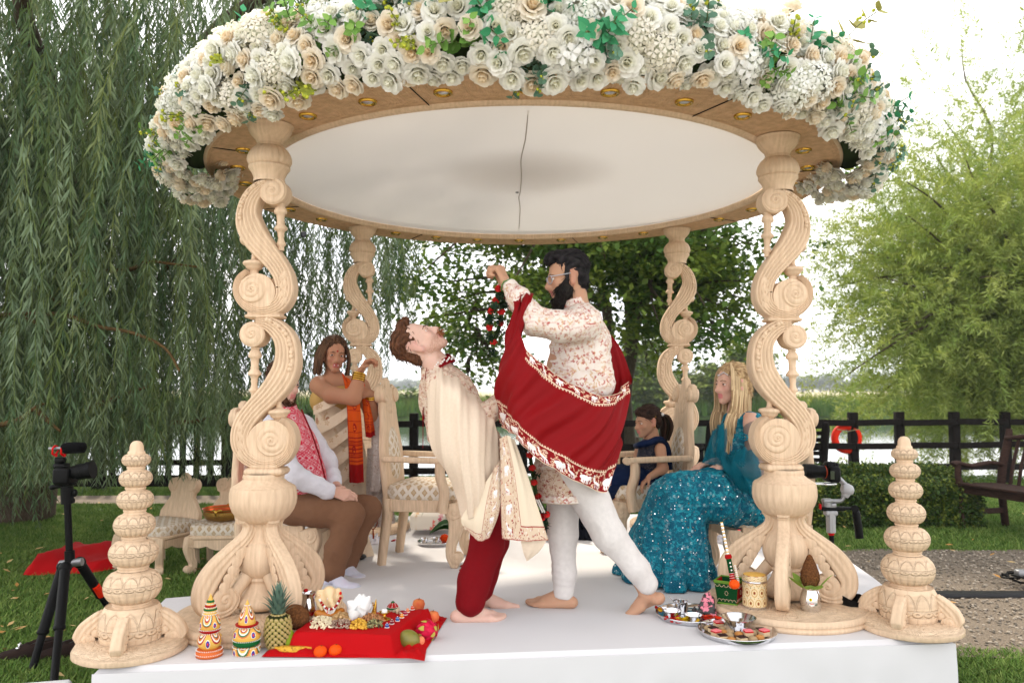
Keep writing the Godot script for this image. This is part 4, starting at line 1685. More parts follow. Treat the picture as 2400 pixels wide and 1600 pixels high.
	var cg := thing("power_cables", "tangle of dark cables and a plug at the right edge of the gravel", "cables", Fl(2392, 1375, GROUND + .03))
	for k in 4:
		var pth := []
		for i in 9: pth.append(V(.06 * sin(i * 1.3 + k) - .02 + .04 * k, .03 + .05 * absf(sin(i * .9 + k * 2.0)), .10 * cos(i * 1.1 + k * 1.7)))
		var m := MB.new()
		m.tube(smooth_path(pth, 4), [.007], 6)
		put("cable", m.mesh(), M.black_plastic, cg)
	var pl := MB.new()
	pl.box(V(.02, .09, .0), V(.09, .05, .06), .01)
	put("plug", pl.mesh(), M.grey_metal, cg)
	var tc := thing("hanging_camera", "tiny dark box hanging from the willow beside the front left pillar", "camera", P(711, 549, 6.9))
	var tb := MB.new()
	tb.box(Vector3.ZERO, V(.045, .05, .03), .006, Basis(Vector3.UP, .4))
	tb.tube([V(0, .025, 0), V(.01, .3, 0)], [.002], 4)
	put("body", tb.mesh(), mat("navy_plastic", Color(.03, .035, .09), .4), tc)

func make_bench(label: String, at: Vector3, turn: float) -> void:
	var t := thing("garden_bench", label, "bench", at, turn, "")
	var m: Material = M.bench_wood if turn < 0 else M.fence_wood
	var L := 1.35
	var add := func(called: String, fn: Callable) -> void:
		var b := MB.new()
		fn.call(b)
		put(called, b.mesh(), m, t)
	for s in [-1.0, 1.0]:
		var x: float = s * L / 2
		add.call("front_leg", func(b): b.tube([V(x, 0, .25), V(x, .3, .25), V(x, .43, .25), V(x, .52, .28), V(x, .62, .27)], [.042, .04, .045, .036, .04], 4, 1.0))
		add.call("rear_leg", func(b): b.tube([V(x, 0, -.28), V(x, .4, -.24), V(x, .6, -.27), V(x, .88, -.36), V(x, .95, -.37)], [.04, .042, .045, .04, .03], 4, 1.2))
		add.call("armrest", func(b): b.tube(smooth_path([V(x, .60, -.28), V(x, .625, -.1), V(x, .60, .12), V(x, .635, .28), V(x, .62, .33)], 3), [.04], 8, .55))
		add.call("side_rail", func(b): bar(b, V(x, .16, -.25), V(x, .16, .24), .04, .05))
		add.call("seat_rail", func(b): bar(b, V(x, .385, -.24), V(x, .405, .25), .045, .07))
	add.call("front_rail", func(b): bar(b, V(-L / 2, .385, .24), V(L / 2, .385, .24), .03, .075))
	for k in 6:
		add.call("seat_slat", func(b): bar(b, V(-L / 2 - .02, .435 - .004 * (5 - k), -.2 + .092 * k), V(L / 2 + .02, .435 - .004 * (5 - k), -.2 + .092 * k), .078, .022))
	if turn < 0:
		add.call("top_rail", func(b): b.tube(smooth_path([V(-L / 2, .86, -.35), V(-.3, .90, -.36), V(0, .915, -.36), V(.3, .90, -.36), V(L / 2, .86, -.35)], 3), [.055], 6, .5))
		for k in 13:
			var x := -.55 + 1.1 * k / 12.0
			add.call("back_slat", func(b): b.tube([V(x, .42, -.22), V(x, .6, -.26), V(x, .88, -.355)], [.024], 4, .5))
	else:
		for k in 6:
			var f := k / 5.0
			add.call("back_slat", func(b): bar(b, V(-L / 2, .5 + .4 * f, -.25 - .1 * f), V(L / 2, .5 + .4 * f, -.25 - .1 * f), .02, .05))
		for x in [-.3, .3]:
			add.call("back_stay", func(b): bar(b, V(x, .42, -.265), V(x, .94, -.385), .02, .06))

func make_shoe(label: String, at: Vector3, turn: float, m: Material, bit: bool, group: String) -> void:
	var t := thing("shoe", label, "shoe", at, turn, group)
	var b := MB.new()
	var rows := []
	for i in 15:
		var f := i / 14.0
		var x := -.14 + .28 * f
		var w := .033 + .017 * sin(PI * clampf(f * 1.15 - .1, 0, 1)) - .022 * pow(maxf(.0, (f - .8) / .2), 2) - .012 * pow(maxf(.0, (.12 - f) / .12), 2)
		var h := lerpf(.095, .045, smoothstep(.25, .85, f)) * (1.0 - .45 * pow(maxf(.0, (f - .82) / .18), 2))
		var row := PackedVector3Array()
		for j in 16:
			var a := TAU * j / 16.0
			var yy := h * (.5 + .5 * signf(sin(a)) * pow(absf(sin(a)), .7))
			if f < .5 and sin(a) > .8: yy -= .035
			row.append(V(x, .012 + yy, w * signf(cos(a)) * pow(absf(cos(a)), .8)))
		if i == 0: rows.append(b.same(V(x, .045, 0), 16))
		rows.append(row)
		if i == 14: rows.append(b.same(V(x + .004, .025, 0), 16))
	b.rows(rows, true)
	put("upper", b.mesh(), m, t)
	var hole := MB.new()
	hole.ball(V(-.06, .075, 0), V(.06, .014, .027), Basis(Vector3.BACK, -.15))
	put("lining", hole.mesh(), M.black_leather, t)
	var s := MB.new()
	s.box(V(0, .01, 0), V(.27, .014, .085), .006)
	put("sole", s.mesh(), M.black_leather, t)
	if bit:
		var q := MB.new()
		q.tube([V(.035, .075, -.028), V(.03, .09, -.008), V(.03, .09, .008), V(.035, .075, .028)], [.0045], 6)
		q.ball(V(.037, .074, -.03), V(.010, .007, .009))
		q.ball(V(.037, .074, .03), V(.010, .007, .009))
		put("metal_bit", q.mesh(), M.steel, t)

func cyl(b: MB, a: Vector3, c: Vector3, r0: float, r1 := -1.0, seg := 14) -> void:
	b.tube([a, c], [r0, r1 if r1 >= 0 else r0], seg)

func build_tripod():
	var t := thing("camera_tripod", "black camera on a tripod with a furry microphone, at the far left", "tripod", Fl(155, 1500, GROUND) * V(1, 1, 1))
	var o := t.position
	var Q := func(px: float, py: float, z := 4.05) -> Vector3: return P(px, py, z) - o
	var add := func(called: String, m: Material, fn: Callable) -> void:
		var b := MB.new()
		fn.call(b)
		put(called, b.mesh(), m, t)
	var mt: Material = M.black_metal
	for l in [[Q.call(146, 1328, 4.05), Q.call(100, 1480, 3.92), Q.call(62, 1612, 3.80)], [Q.call(152, 1330, 3.98), Q.call(138, 1470, 3.76), Q.call(121, 1640, 3.52)], [Q.call(186, 1318, 4.1), Q.call(235, 1395, 4.25), Q.call(330, 1535, 4.45)]]:
		add.call("leg", mt, func(b):
			b.tube([l[0], l[1]], [.024, .024], 12)
			b.tube([l[1], l[2]], [.018, .017], 12)
			b.ball(l[1], V(.028, .02, .028))
			b.ball(l[0], V(.03, .03, .03)))
	add.call("orange_label", M.orange_plastic, func(b): b.tube([Q.call(224, 1373, 4.19), Q.call(238, 1395, 4.23)], [.02, .02], 8))
	add.call("shoulder", M.grey_metal, func(b):
		b.tube([Q.call(140, 1322), Q.call(192, 1316)], [.02], 10)
		b.box(Q.call(153, 1326, 4.0), V(.03, .03, .03), .006))
	add.call("centre_column", mt, func(b):
		cyl(b, Q.call(157, 1175), Q.call(163, 1330), .017)
		cyl(b, Q.call(162, 1290), Q.call(163, 1318), .024))
	add.call("tripod_head", mt, func(b):
		cyl(b, Q.call(156, 1140), Q.call(157, 1180), .030)
		cyl(b, Q.call(144, 1176), Q.call(172, 1173), .013)
		cyl(b, Q.call(125, 1141), Q.call(150, 1138), .010)
		b.ball(Q.call(122, 1142), V(.016, .014, .014))
		b.box(Q.call(153, 1134), V(.09, .012, .05), .003)
		b.ball(Q.call(174, 1155), V(.014, .02, .014)))
	add.call("camera_body", M.black_plastic, func(b):
		b.box(Q.call(153, 1114), V(.085, .085, .11), .012)
		b.box(Q.call(145, 1092), V(.06, .03, .06), .010)
		b.box(Q.call(133, 1092), V(.03, .03, .04), .008))
	add.call("lens", M.black_metal, func(b):
		cyl(b, Q.call(170, 1107), Q.call(182, 1106), .034)
		cyl(b, Q.call(182, 1106), Q.call(205, 1102), .041)
		cyl(b, Q.call(205, 1102), Q.call(217, 1100), .044)
		cyl(b, Q.call(190, 1105), Q.call(193, 1104), .0425))
	add.call("microphone", mat("foam", Color(.025, .025, .03), 1.0), func(b):
		b.tube([Q.call(148, 1052), Q.call(151, 1050), Q.call(175, 1049), Q.call(196, 1049), Q.call(200, 1050)], [.022, .028, .029, .027, .012], 16))
	add.call("microphone_tail", M.grey_metal, func(b): cyl(b, Q.call(114, 1051), Q.call(150, 1050), .008))
	add.call("shock_mount", mat("red_rubber", Color(.75, .03, .05), .5), func(b):
		for px in [128, 148]:
			var pth := []
			for i in 13: pth.append(Q.call(px, 1056) + V(.004 * sin(i * 3.0), .024 * cos(TAU * i / 12.0), .024 * sin(TAU * i / 12.0)))
			b.tube(pth, [.005], 6)
			b.tube([Q.call(px + 1, 1062), Q.call(px + 3, 1070)], [.006], 6))
	add.call("hot_shoe", M.black_plastic, func(b): b.box(Q.call(140, 1078), V(.05, .03, .03), .006))

func build_gimbal():
	var t := thing("camera_gimbal", "mirrorless camera on a grey hand gimbal behind the front right pillar", "camera gimbal", P(1948, 1270, 4.35))
	var o := t.position
	var Q := func(X: float, Y: float, z := 4.35) -> Vector3: return P(1880 + X / 6.535, 1060 + Y / 6.535, z) - o
	var add := func(called: String, m: Material, fn: Callable) -> void:
		var b := MB.new()
		fn.call(b)
		put(called, b.mesh(), m, t)
	var lightgrey := mat("light_grey_plastic", Color(.62, .62, .63), .45)
	add.call("camera_body", M.black_plastic, func(b):
		b.box(Q.call(450, 325), V(.064, .088, .12), .012)
		b.box(Q.call(425, 190), V(.05, .035, .06), .008)
		b.box(Q.call(520, 200), V(.022, .03, .04), .006))
	add.call("screen", mat("camera_screen_glass", Color(.08, .16, .05), .15), func(b): b.box(Q.call(470, 350, 4.285), V(.022, .045, .003), .001))
	add.call("lens", M.black_metal, func(b):
		cyl(b, Q.call(350, 295), Q.call(215, 290), .034)
		cyl(b, Q.call(215, 290), Q.call(30, 280), .038)
		cyl(b, Q.call(180, 288), Q.call(120, 286), .040))
	add.call("lens_ring", mat("orange_ring", Color(.75, .25, .08), .4), func(b): cyl(b, Q.call(357, 296), Q.call(345, 296), .0345))
	add.call("mount_plate", M.steel, func(b):
		b.box(Q.call(430, 480), V(.06, .012, .05), .003)
		b.box(Q.call(300, 478), V(.09, .010, .03), .003))
	add.call("roll_arm", M.grey_metal, func(b):
		b.tube(smooth_path([Q.call(545, 385), Q.call(580, 410), Q.call(660, 490), Q.call(690, 520)], 4), [.014], 10)
		b.tube(smooth_path([Q.call(640, 670), Q.call(620, 720), Q.call(570, 745), Q.call(440, 742)], 4), [.011], 10)
		b.box(Q.call(390, 740), V(.055, .022, .04), .005))
	add.call("motor", lightgrey, func(b):
		b.tube([Q.call(615, 545), Q.call(640, 550), Q.call(700, 570), Q.call(770, 575), Q.call(795, 572)], [.022, .030, .034, .025, .008], 16)
		b.tube([Q.call(690, 600), Q.call(655, 680)], [.026, .018], 12))
	add.call("tilt_motor", M.grey_metal, func(b):
		cyl(b, Q.call(385, 760), Q.call(385, 830), .026)
		b.box(Q.call(470, 810), V(.035, .026, .03), .004))
	add.call("side_bracket", M.black_metal, func(b):
		b.box(Q.call(480, 862), V(.13, .022, .03), .004)
		b.box(Q.call(730, 855), V(.075, .016, .024), .004)
		cyl(b, Q.call(815, 862, 4.33), Q.call(815, 862, 4.37), .02))
	add.call("red_lever", M.red_rubber, func(b): b.box(Q.call(282, 828), V(.010, .03, .02), .003))
	add.call("grip", lightgrey, func(b):
		b.box(Q.call(440, 925), V(.066, .026, .05), .006)
		b.tube([Q.call(442, 940), Q.call(445, 1080), Q.call(450, 1225)], [.026, .025, .024], 12)
		b.box(Q.call(440, 1085, 4.325), V(.008, .10, .004), .001))
	add.call("red_collar", M.red_rubber, func(b): cyl(b, Q.call(450, 1228), Q.call(458, 1265), .02, .014))
	add.call("stand", M.black_metal, func(b):
		cyl(b, Q.call(455, 1262), V(Q.call(455, 1262).x, GROUND + .06 - o.y, 0), .013)
		for k in 3:
			var a := TAU * k / 3.0 + .4
			var c := V(Q.call(455, 1262).x, GROUND + .14 - o.y, 0)
			cyl(b, c, c + V(cos(a) * .17, -.125, sin(a) * .17), .010))
	add.call("side_handle", M.black_plastic, func(b): b.tube([Q.call(825, 880), Q.call(835, 930), Q.call(865, 1150), Q.call(885, 1310)], [.014, .021, .021, .022], 14))

# ---------- chairs ----------
func cushion(b: MB, c: Vector3, s: Vector3, puff := .03) -> void:
	var rows := []
	var n := 24
	var ring := func(k: float, y: float) -> PackedVector3Array:
		var row := PackedVector3Array()
		for j in n:
			var a := TAU * j / n
			var ca := cos(a)
			var sa := sin(a)
			var e := pow(pow(absf(ca), 8.0) + pow(absf(sa), 8.0), -.125)
			row.append(c + V(ca * e * s.x * .5 * k, y, sa * e * s.z * .5 * k))
		return row
	rows.append(b.same(c + V(0, -s.y / 2, 0), n))
	for q in [[.97, -.5], [.97, -.5], [1.0, -.42], [1.01, .0], [1.0, .36], [.97, .46], [.93, .5], [.6, .5 + puff * .8 / s.y], [.3, .5 + puff / s.y]]:
		rows.append(ring.call(q[0], q[1] * s.y))
	rows.append(b.same(c + V(0, s.y / 2 + puff, 0), n))
	b.rows(rows, true)

func cabriole(b: MB, h: float, sc: float) -> void:
	var pts := [V(.0, h, .085), V(.008, h * .86, .09), V(.018, h * .72, .075), V(.008, h * .5, .055), V(-.008, h * .32, .045), V(-.006, h * .17, .045), V(.008, h * .07, .042), V(.010, .0, .032)]
	var sw := sweep(pts, func(x, y): return W(x * sc, y), sc / 1.1)
	strip(b, sw[0], sw[1], .05 * sc, 3, .004)
	volute(b, W(.008 * sc, h * .86), .036 * sc, .056 * sc, 1.8, 1.0)
	volute(b, W(.022 * sc, h * .15), .026 * sc, .054 * sc, 1.5, -1.0)

func make_throne(arms: bool, sh: float) -> Node3D:
	var t := thing("carved_armchair" if arms else "carved_chair", "", "")
	var W := .44
	var Dp := .46
	var leg := MB.new()
	cabriole(leg, sh - .02, 1.25)
	var lm := leg.mesh()
	for s in [-1.0, 1.0]:
		put("front_leg", lm, M.pale_wood, t, V(Dp / 2 - .03, 0, s * (W / 2 - .03)))
		var b := MB.new()
		var x := -Dp / 2 + .03
		b.tube([V(x - .035, 0, s * (W / 2 - .03)), V(x - .02, sh * .35, s * (W / 2 - .03)), V(x, sh * .75, s * (W / 2 - .03)), V(x, sh, s * (W / 2 - .03))], [.028, .03, .033, .034], 4)
		put("rear_leg", b.mesh(), M.pale_wood, t)
	for q in [[V(-Dp / 2 + .05, sh - .04, W / 2 - .03), V(Dp / 2 - .06, sh - .04, W / 2 - .03)], [V(-Dp / 2 + .05, sh - .04, -W / 2 + .03), V(Dp / 2 - .06, sh - .04, -W / 2 + .03)], [V(Dp / 2 - .03, sh - .04, -W / 2 + .06), V(Dp / 2 - .03, sh - .04, W / 2 - .06)], [V(-Dp / 2 + .03, sh - .04, -W / 2 + .06), V(-Dp / 2 + .03, sh - .04, W / 2 - .06)]]:
		var b := MB.new()
		bar(b, q[0], q[1], .035, .075)
		put("seat_rail", b.mesh(), M.pale_wood, t)
	var cb := MB.new()
	cushion(cb, V(.005, sh + .035, 0), V(Dp - .02, .08, W - .01), .025)
	put("seat_cushion", cb.mesh(), M.damask, t)
	var half := [W(.0, .74), W(.035, .72), W(.05, .66), W(.10, .70), W(.145, .685), W(.16, .64), W(.145, .60), W(.125, .585), W(.135, .53), W(.125, .48), W(.15, .42), W(.19, .30), W(.20, .20), W(.17, .09), W(.15, .0)]
	var poly := PackedVector2Array()
	for q in half: poly.append(W(q.x, q.y * (.98 if arms else .92)))
	for i in half.size() - 1:
		var q: Vector2 = half[half.size() - 1 - i]
		poly.append(W(-q.x, q.y * (.98 if arms else .92)))
	var lean := .10
	var to := Transform3D(Basis(V(0, 0, 1), V(1, 0, 0), V(0, 1, 0)), Vector3.ZERO)
	var tilt := Transform3D(Basis(Vector3.BACK, lean), V(-Dp / 2 + .02, sh, 0))
	var plate := extrude(poly, -.018, .018, .006)
	plate.xf(0, tilt * to)
	plate.orient(0)
	put("back_plate", plate.mesh(), M.pale_wood, t)
	var pad := MB.new()
	pad.ball(Vector3.ZERO, V(.03, .17, .115), Basis(), 24, 12)
	pad.xf(0, tilt * Transform3D(Basis(), V(.012, .25, 0)))
	put("back_pad", pad.mesh(), M.damask, t)
	for s in [-1.0, 1.0]:
		var v := MB.new()
		volute(v, W(0, 0), .046, .066, 2.0, s)
		v.xf(0, tilt * Transform3D(Basis(Vector3.UP, PI / 2), V(0, .63 * (.98 if arms else .92), s * .112)))
		put("shoulder_volute", v.mesh(), M.pale_wood, t)
		var post := MB.new()
		post.tube([tilt * V(-.004, -.04, s * .16), tilt * V(-.004, .2, s * .185), tilt * V(.0, .42, s * .135), tilt * V(.0, .58, s * .11)], [.026, .024, .022, .02], 8, .9)
		put("back_post", post.mesh(), M.pale_wood, t)
	var lv := MB.new()
	for k in 5:
		leaf_carving(lv, W(0, .5), Vector2.from_angle(PI / 2 + (k - 2) * .5), .15, .045, .018)
		leaf_carving(lv, W(0, .06), Vector2.from_angle(PI / 2 + (k - 2) * .75), .10, .04, .018)
	lv.xf(0, tilt * Transform3D(Basis(Vector3.UP, PI / 2), Vector3.ZERO))
	put("carved_leaf", lv.mesh(), M.pale_wood, t)
	if arms:
		for s in [-1.0, 1.0]:
			var z: float = s * (W / 2 - .005)
			var b := MB.new()
			bar(b, V(-Dp / 2 + .0, sh + .235, z), V(Dp / 2 - .07, sh + .225, z), .04, .035, .008)
			put("arm", b.mesh(), M.pale_wood, t)
			var u := MB.new()
			u.tube(smooth_path([V(Dp / 2 - .09, sh - .075, z + s * .012), V(Dp / 2 - .075, sh + .04, z + s * .012), V(Dp / 2 - .10, sh + .13, z + s * .01), V(Dp / 2 - .105, sh + .21, z)], 3), [.03, .028, .026, .026], 4, 1.2)
			put("arm_support", u.mesh(), M.pale_wood, t)
			var k := MB.new()
			volute(k, W(0, 0), .022, .05, 1.4, 1.0)
			k.xf(0, Transform3D(Basis(), V(Dp / 2 - .055, sh + .222, z)))
			put("arm_volute", k.mesh(), M.pale_wood, t)
	return t

func make_low_chair() -> Node3D:
	var t := thing("low_carved_chair", "", "")
	var W := .46
	var Dp := .42
	var sh := .27
	var leg := MB.new()
	cabriole(leg, sh, 1.1)
	var lm := leg.mesh()
	for s in [-1.0, 1.0]:
		var o := put("front_leg", lm, M.pale_wood, t, V(s * (W / 2 - .035), 0, Dp / 2 - .035))
		o.rotation.y = -PI / 4 if s > 0 else -PI * .75
		var b := MB.new()
		b.tube([V(s * (W / 2 - .05), 0, -Dp / 2 + .01), V(s * (W / 2 - .05), sh, -Dp / 2 + .04)], [.026, .03], 4)
		put("rear_leg", b.mesh(), M.pale_wood, t)
	var ap := PackedVector2Array()
	for i in 25:
		var u := i / 24.0
		ap.append(W((u - .5) * (W - .04), sh - .055 - .02 * absf(sin(u * PI * 3.0)) - (.018 if absf(u - .5) < .17 else .0)))
	ap.append(W((W - .04) / 2, sh))
	ap.append(W(-(W - .04) / 2, sh))
	var to := Transform3D(Basis(V(1, 0, 0), V(0, 0, 1), V(0, 1, 0)), Vector3.ZERO)
	for q in [[Dp / 2 - .02, .0], [.0, PI / 2], [.0, -PI / 2]]:
		var a := extrude(ap, -.012, .012, .003)
		a.xf(0, Transform3D(Basis(Vector3.UP, q[1]), V(0 if q[1] == .0 else signf(q[1]) * (W / 2 - .02), 0, q[0])) * to)
		a.orient(0)
		put("apron", a.mesh(), M.pale_wood, t)
	var fr := MB.new()
	fr.box(V(0, sh, 0), V(W, .03, Dp), .008)
	put("seat_frame", fr.mesh(), M.pale_wood, t)
	var cb := MB.new()
	cushion(cb, V(0, sh + .05, 0), V(W - .01, .075, Dp - .01), .015)
	put("seat_cushion", cb.mesh(), M.damask, t)
	var half := [W(.0, .40), W(.028, .385), W(.05, .345), W(.09, .36), W(.135, .345), W(.15, .305), W(.14, .26), W(.12, .245), W(.115, .215), W(.15, .17), W(.20, .10), W(.205, .03), W(.18, -.02)]
	var poly := PackedVector2Array()
	for q in half: poly.append(q)
	for i in half.size() - 1:
		var q: Vector2 = half[half.size() - 1 - i]
		poly.append(W(-q.x, q.y))
	var tilt := Transform3D(Basis(Vector3.RIGHT, -.16), V(0, sh + .03, -Dp / 2 + .03))
	var plate := extrude(poly, -.02, .02, .007)
	plate.xf(0, tilt * to)
	plate.orient(0)
	put("back_plate", plate.mesh(), M.pale_wood, t)
	for s in [-1.0, 1.0]:
		var v := MB.new()
		volute(v, W(0, 0), .05, .064, 2.0, s)
		v.xf(0, tilt * Transform3D(Basis(), V(s * .098, .305, 0)))
		put("shoulder_volute", v.mesh(), M.pale_wood, t)
	var lv := MB.new()
	for k in 5:
		leaf_carving(lv, W(0, .22), Vector2.from_angle(PI / 2 + (k - 2) * .4), .16, .045, .019)
		leaf_carving(lv, W(.07 * (k - 2), .03), Vector2.from_angle(PI / 2 + (k - 2) * .25), .13, .05, .019)
	lv.xf(0, tilt)
	put("carved_leaf", lv.mesh(), M.pale_wood, t)
	return t

func build_furniture():
	var dm := mat("damask", Color.WHITE, .85)
	dm.albedo_texture = painted(160, 160, func(u, v):
		var beige := Color(.70, .585, .43)
		var pale := Color(.86, .82, .77)
		var k := .0
		for s in [W(.5, .5), W(0, 0), W(1, 0), W(0, 1), W(1, 1)]:
			var d := W((u - s.x) * 2.0, (v - s.y) * 2.0)
			var r := absf(d.x) * 1.15 + absf(d.y) * (.9 + .25 * absf(d.x))
			var a := atan2(d.y, d.x)
			if r < .62 + .05 * sin(a * 8.0): k = 1.0
			if r < .30 + .06 * sin(a * 6.0) and r > .2: k = .35
			if r < .12: k = .5
		return pale.lerp(beige, k))
	dm.uv1_triplanar = true
	dm.uv1_scale = V(15, 15, 15)
	var a := make_throne(true, .395)
	a.position = V(-.52, 0, -4.93)
	a.rotation.y = -.14
	tag(a, "carved armchair just behind the leaning groom, turned to the right", "armchair", "carved armchairs on the stage")
	dup(a, V(.83, 0, -4.98), PI + .14, "carved armchair that the little girl sits in, turned to the left", "carved armchairs on the stage")
	var c := make_throne(false, .30)
	c.position = V(-1.30, 0, -4.62)
	c.rotation.y = -.1
	tag(c, "carved high-backed chair under the man in the pink patterned waistcoat", "chair", "carved high-backed chairs on the stage")
	dup(c, V(1.40, 0, -4.55), PI + .1, "carved high-backed chair under the woman in teal", "carved high-backed chairs on the stage")
	var l := make_low_chair()
	l.position = Fl(350, 1345, GROUND) + V(0, 0, -.15)
	l.rotation.y = -.42
	tag(l, "empty low carved chair on the lawn, just right of the left bulb stand", "chair", "low carved chairs on the lawn")
	var l2 := dup(l, Fl(508, 1347, GROUND) + V(0, 0, -.18), .06, "low carved chair on the lawn with a brass bowl on its seat", "low carved chairs on the lawn")
	var bw := thing("brass_bowl", "wide hammered brass bowl with a copper inside on the low chair", "bowl", l2.position + V(-.01, .365, .03))
	var o := MB.new()
	o.lathe(PackedVector2Array([W(.0, .0), W(.09, .002), W(.13, .02), W(.152, .05), W(.150, .072), W(.145, .082), W(.156, .092), W(.158, .096)]), 48)
	var bm: StandardMaterial3D = M.brass.duplicate()
	bm.albedo_color = Color(.62, .48, .24)
	bm.heightmap_enabled = true
	bm.heightmap_texture = noise_tex(Color.BLACK, Color.WHITE, .12, 2, 17, 256)
	bm.heightmap_scale = .3
	bm.uv1_scale = V(4, 1, 1)
	bm.roughness = .35
	put("bowl", o.mesh(), bm, bw)
	var i_ := MB.new()
	i_.lathe(PackedVector2Array([W(.158, .096), W(.150, .09), W(.143, .07), W(.12, .022), W(.0, .008)]), 48)
	put("copper_lining", i_.mesh(), mat("copper", Color(.80, .36, .20), .3, 1.0), bw)
	for s in [-1.0, 1.0]:
		var h := MB.new()
		h.tube(smooth_path([V(-.035, .094, .152 * s), V(-.015, .098, .168 * s), V(0, .085, .178 * s), V(0, .06, .168 * s)], 3), [.007], 8)
		h.tube(smooth_path([V(.035, .094, .152 * s), V(.015, .098, .168 * s), V(0, .085, .178 * s)], 3), [.007], 8)
		put("handle", h.mesh(), M.brass, bw)

# ---------- offerings, trays and small things on the stage ----------
func lathe_part(t: Node, called: String, prof: Array, m: Material, seg := 28, at := Vector3.ZERO, mod = null) -> MeshInstance3D:
	var b := MB.new()
	var pv := PackedVector2Array()
	for q in prof: pv.append(W(q[0], q[1]))
	b.lathe(pv, seg, mod)
	return put(called, b.mesh(), m, t, at)

func ball_part(t: Node, called: String, c: Vector3, r: Vector3, m: Material, bs := Basis(), nu := 16, nv := 10) -> MeshInstance3D:
	var b := MB.new()
	b.ball(c, r, bs, nu, nv)
	return put(called, b.mesh(), m, t)

func pearl_ring(b: MB, r: float, y: float, n: int, pr: float) -> void:
	for i in n:
		var a := TAU * i / n
		b.ball(V(r * cos(a), y, r * sin(a)), Vector3.ONE * pr, Basis(), 5, 4)

func painted_pot_tex(seed_: int) -> ImageTexture:
	var gold := Color(.85, .66, .28)
	var red := Color(.62, .05, .06)
	var cols := [Color(.93, .90, .85), red, gold, Color(.90, .88, .84), Color(.05, .38, .18), Color(.80, .42, .12)]
	return painted(192, 96, func(u, v):
		var t: float = fposmod(u * 4.0 + .13 * seed_, 1.0) - .5
		var w: float = 1.0 - v
		var d := W(t * 1.5, w - .12).length()
		if d < .62:
			var k := int(d * 13.0)
			if k == 0: return gold
			return cols[(k + seed_) % 6] if k != 3 or sin(atan2(w - .12, t) * 30.0) > -.2 else red
		var e := W((absf(t) - .5) * 1.6, w - .62).length()
		if e < .15: return Color(.08, .10, .55) if e > .07 else Color(.85, .15, .12)
		if e < .19: return Color(.93, .9, .86)
		return gold)

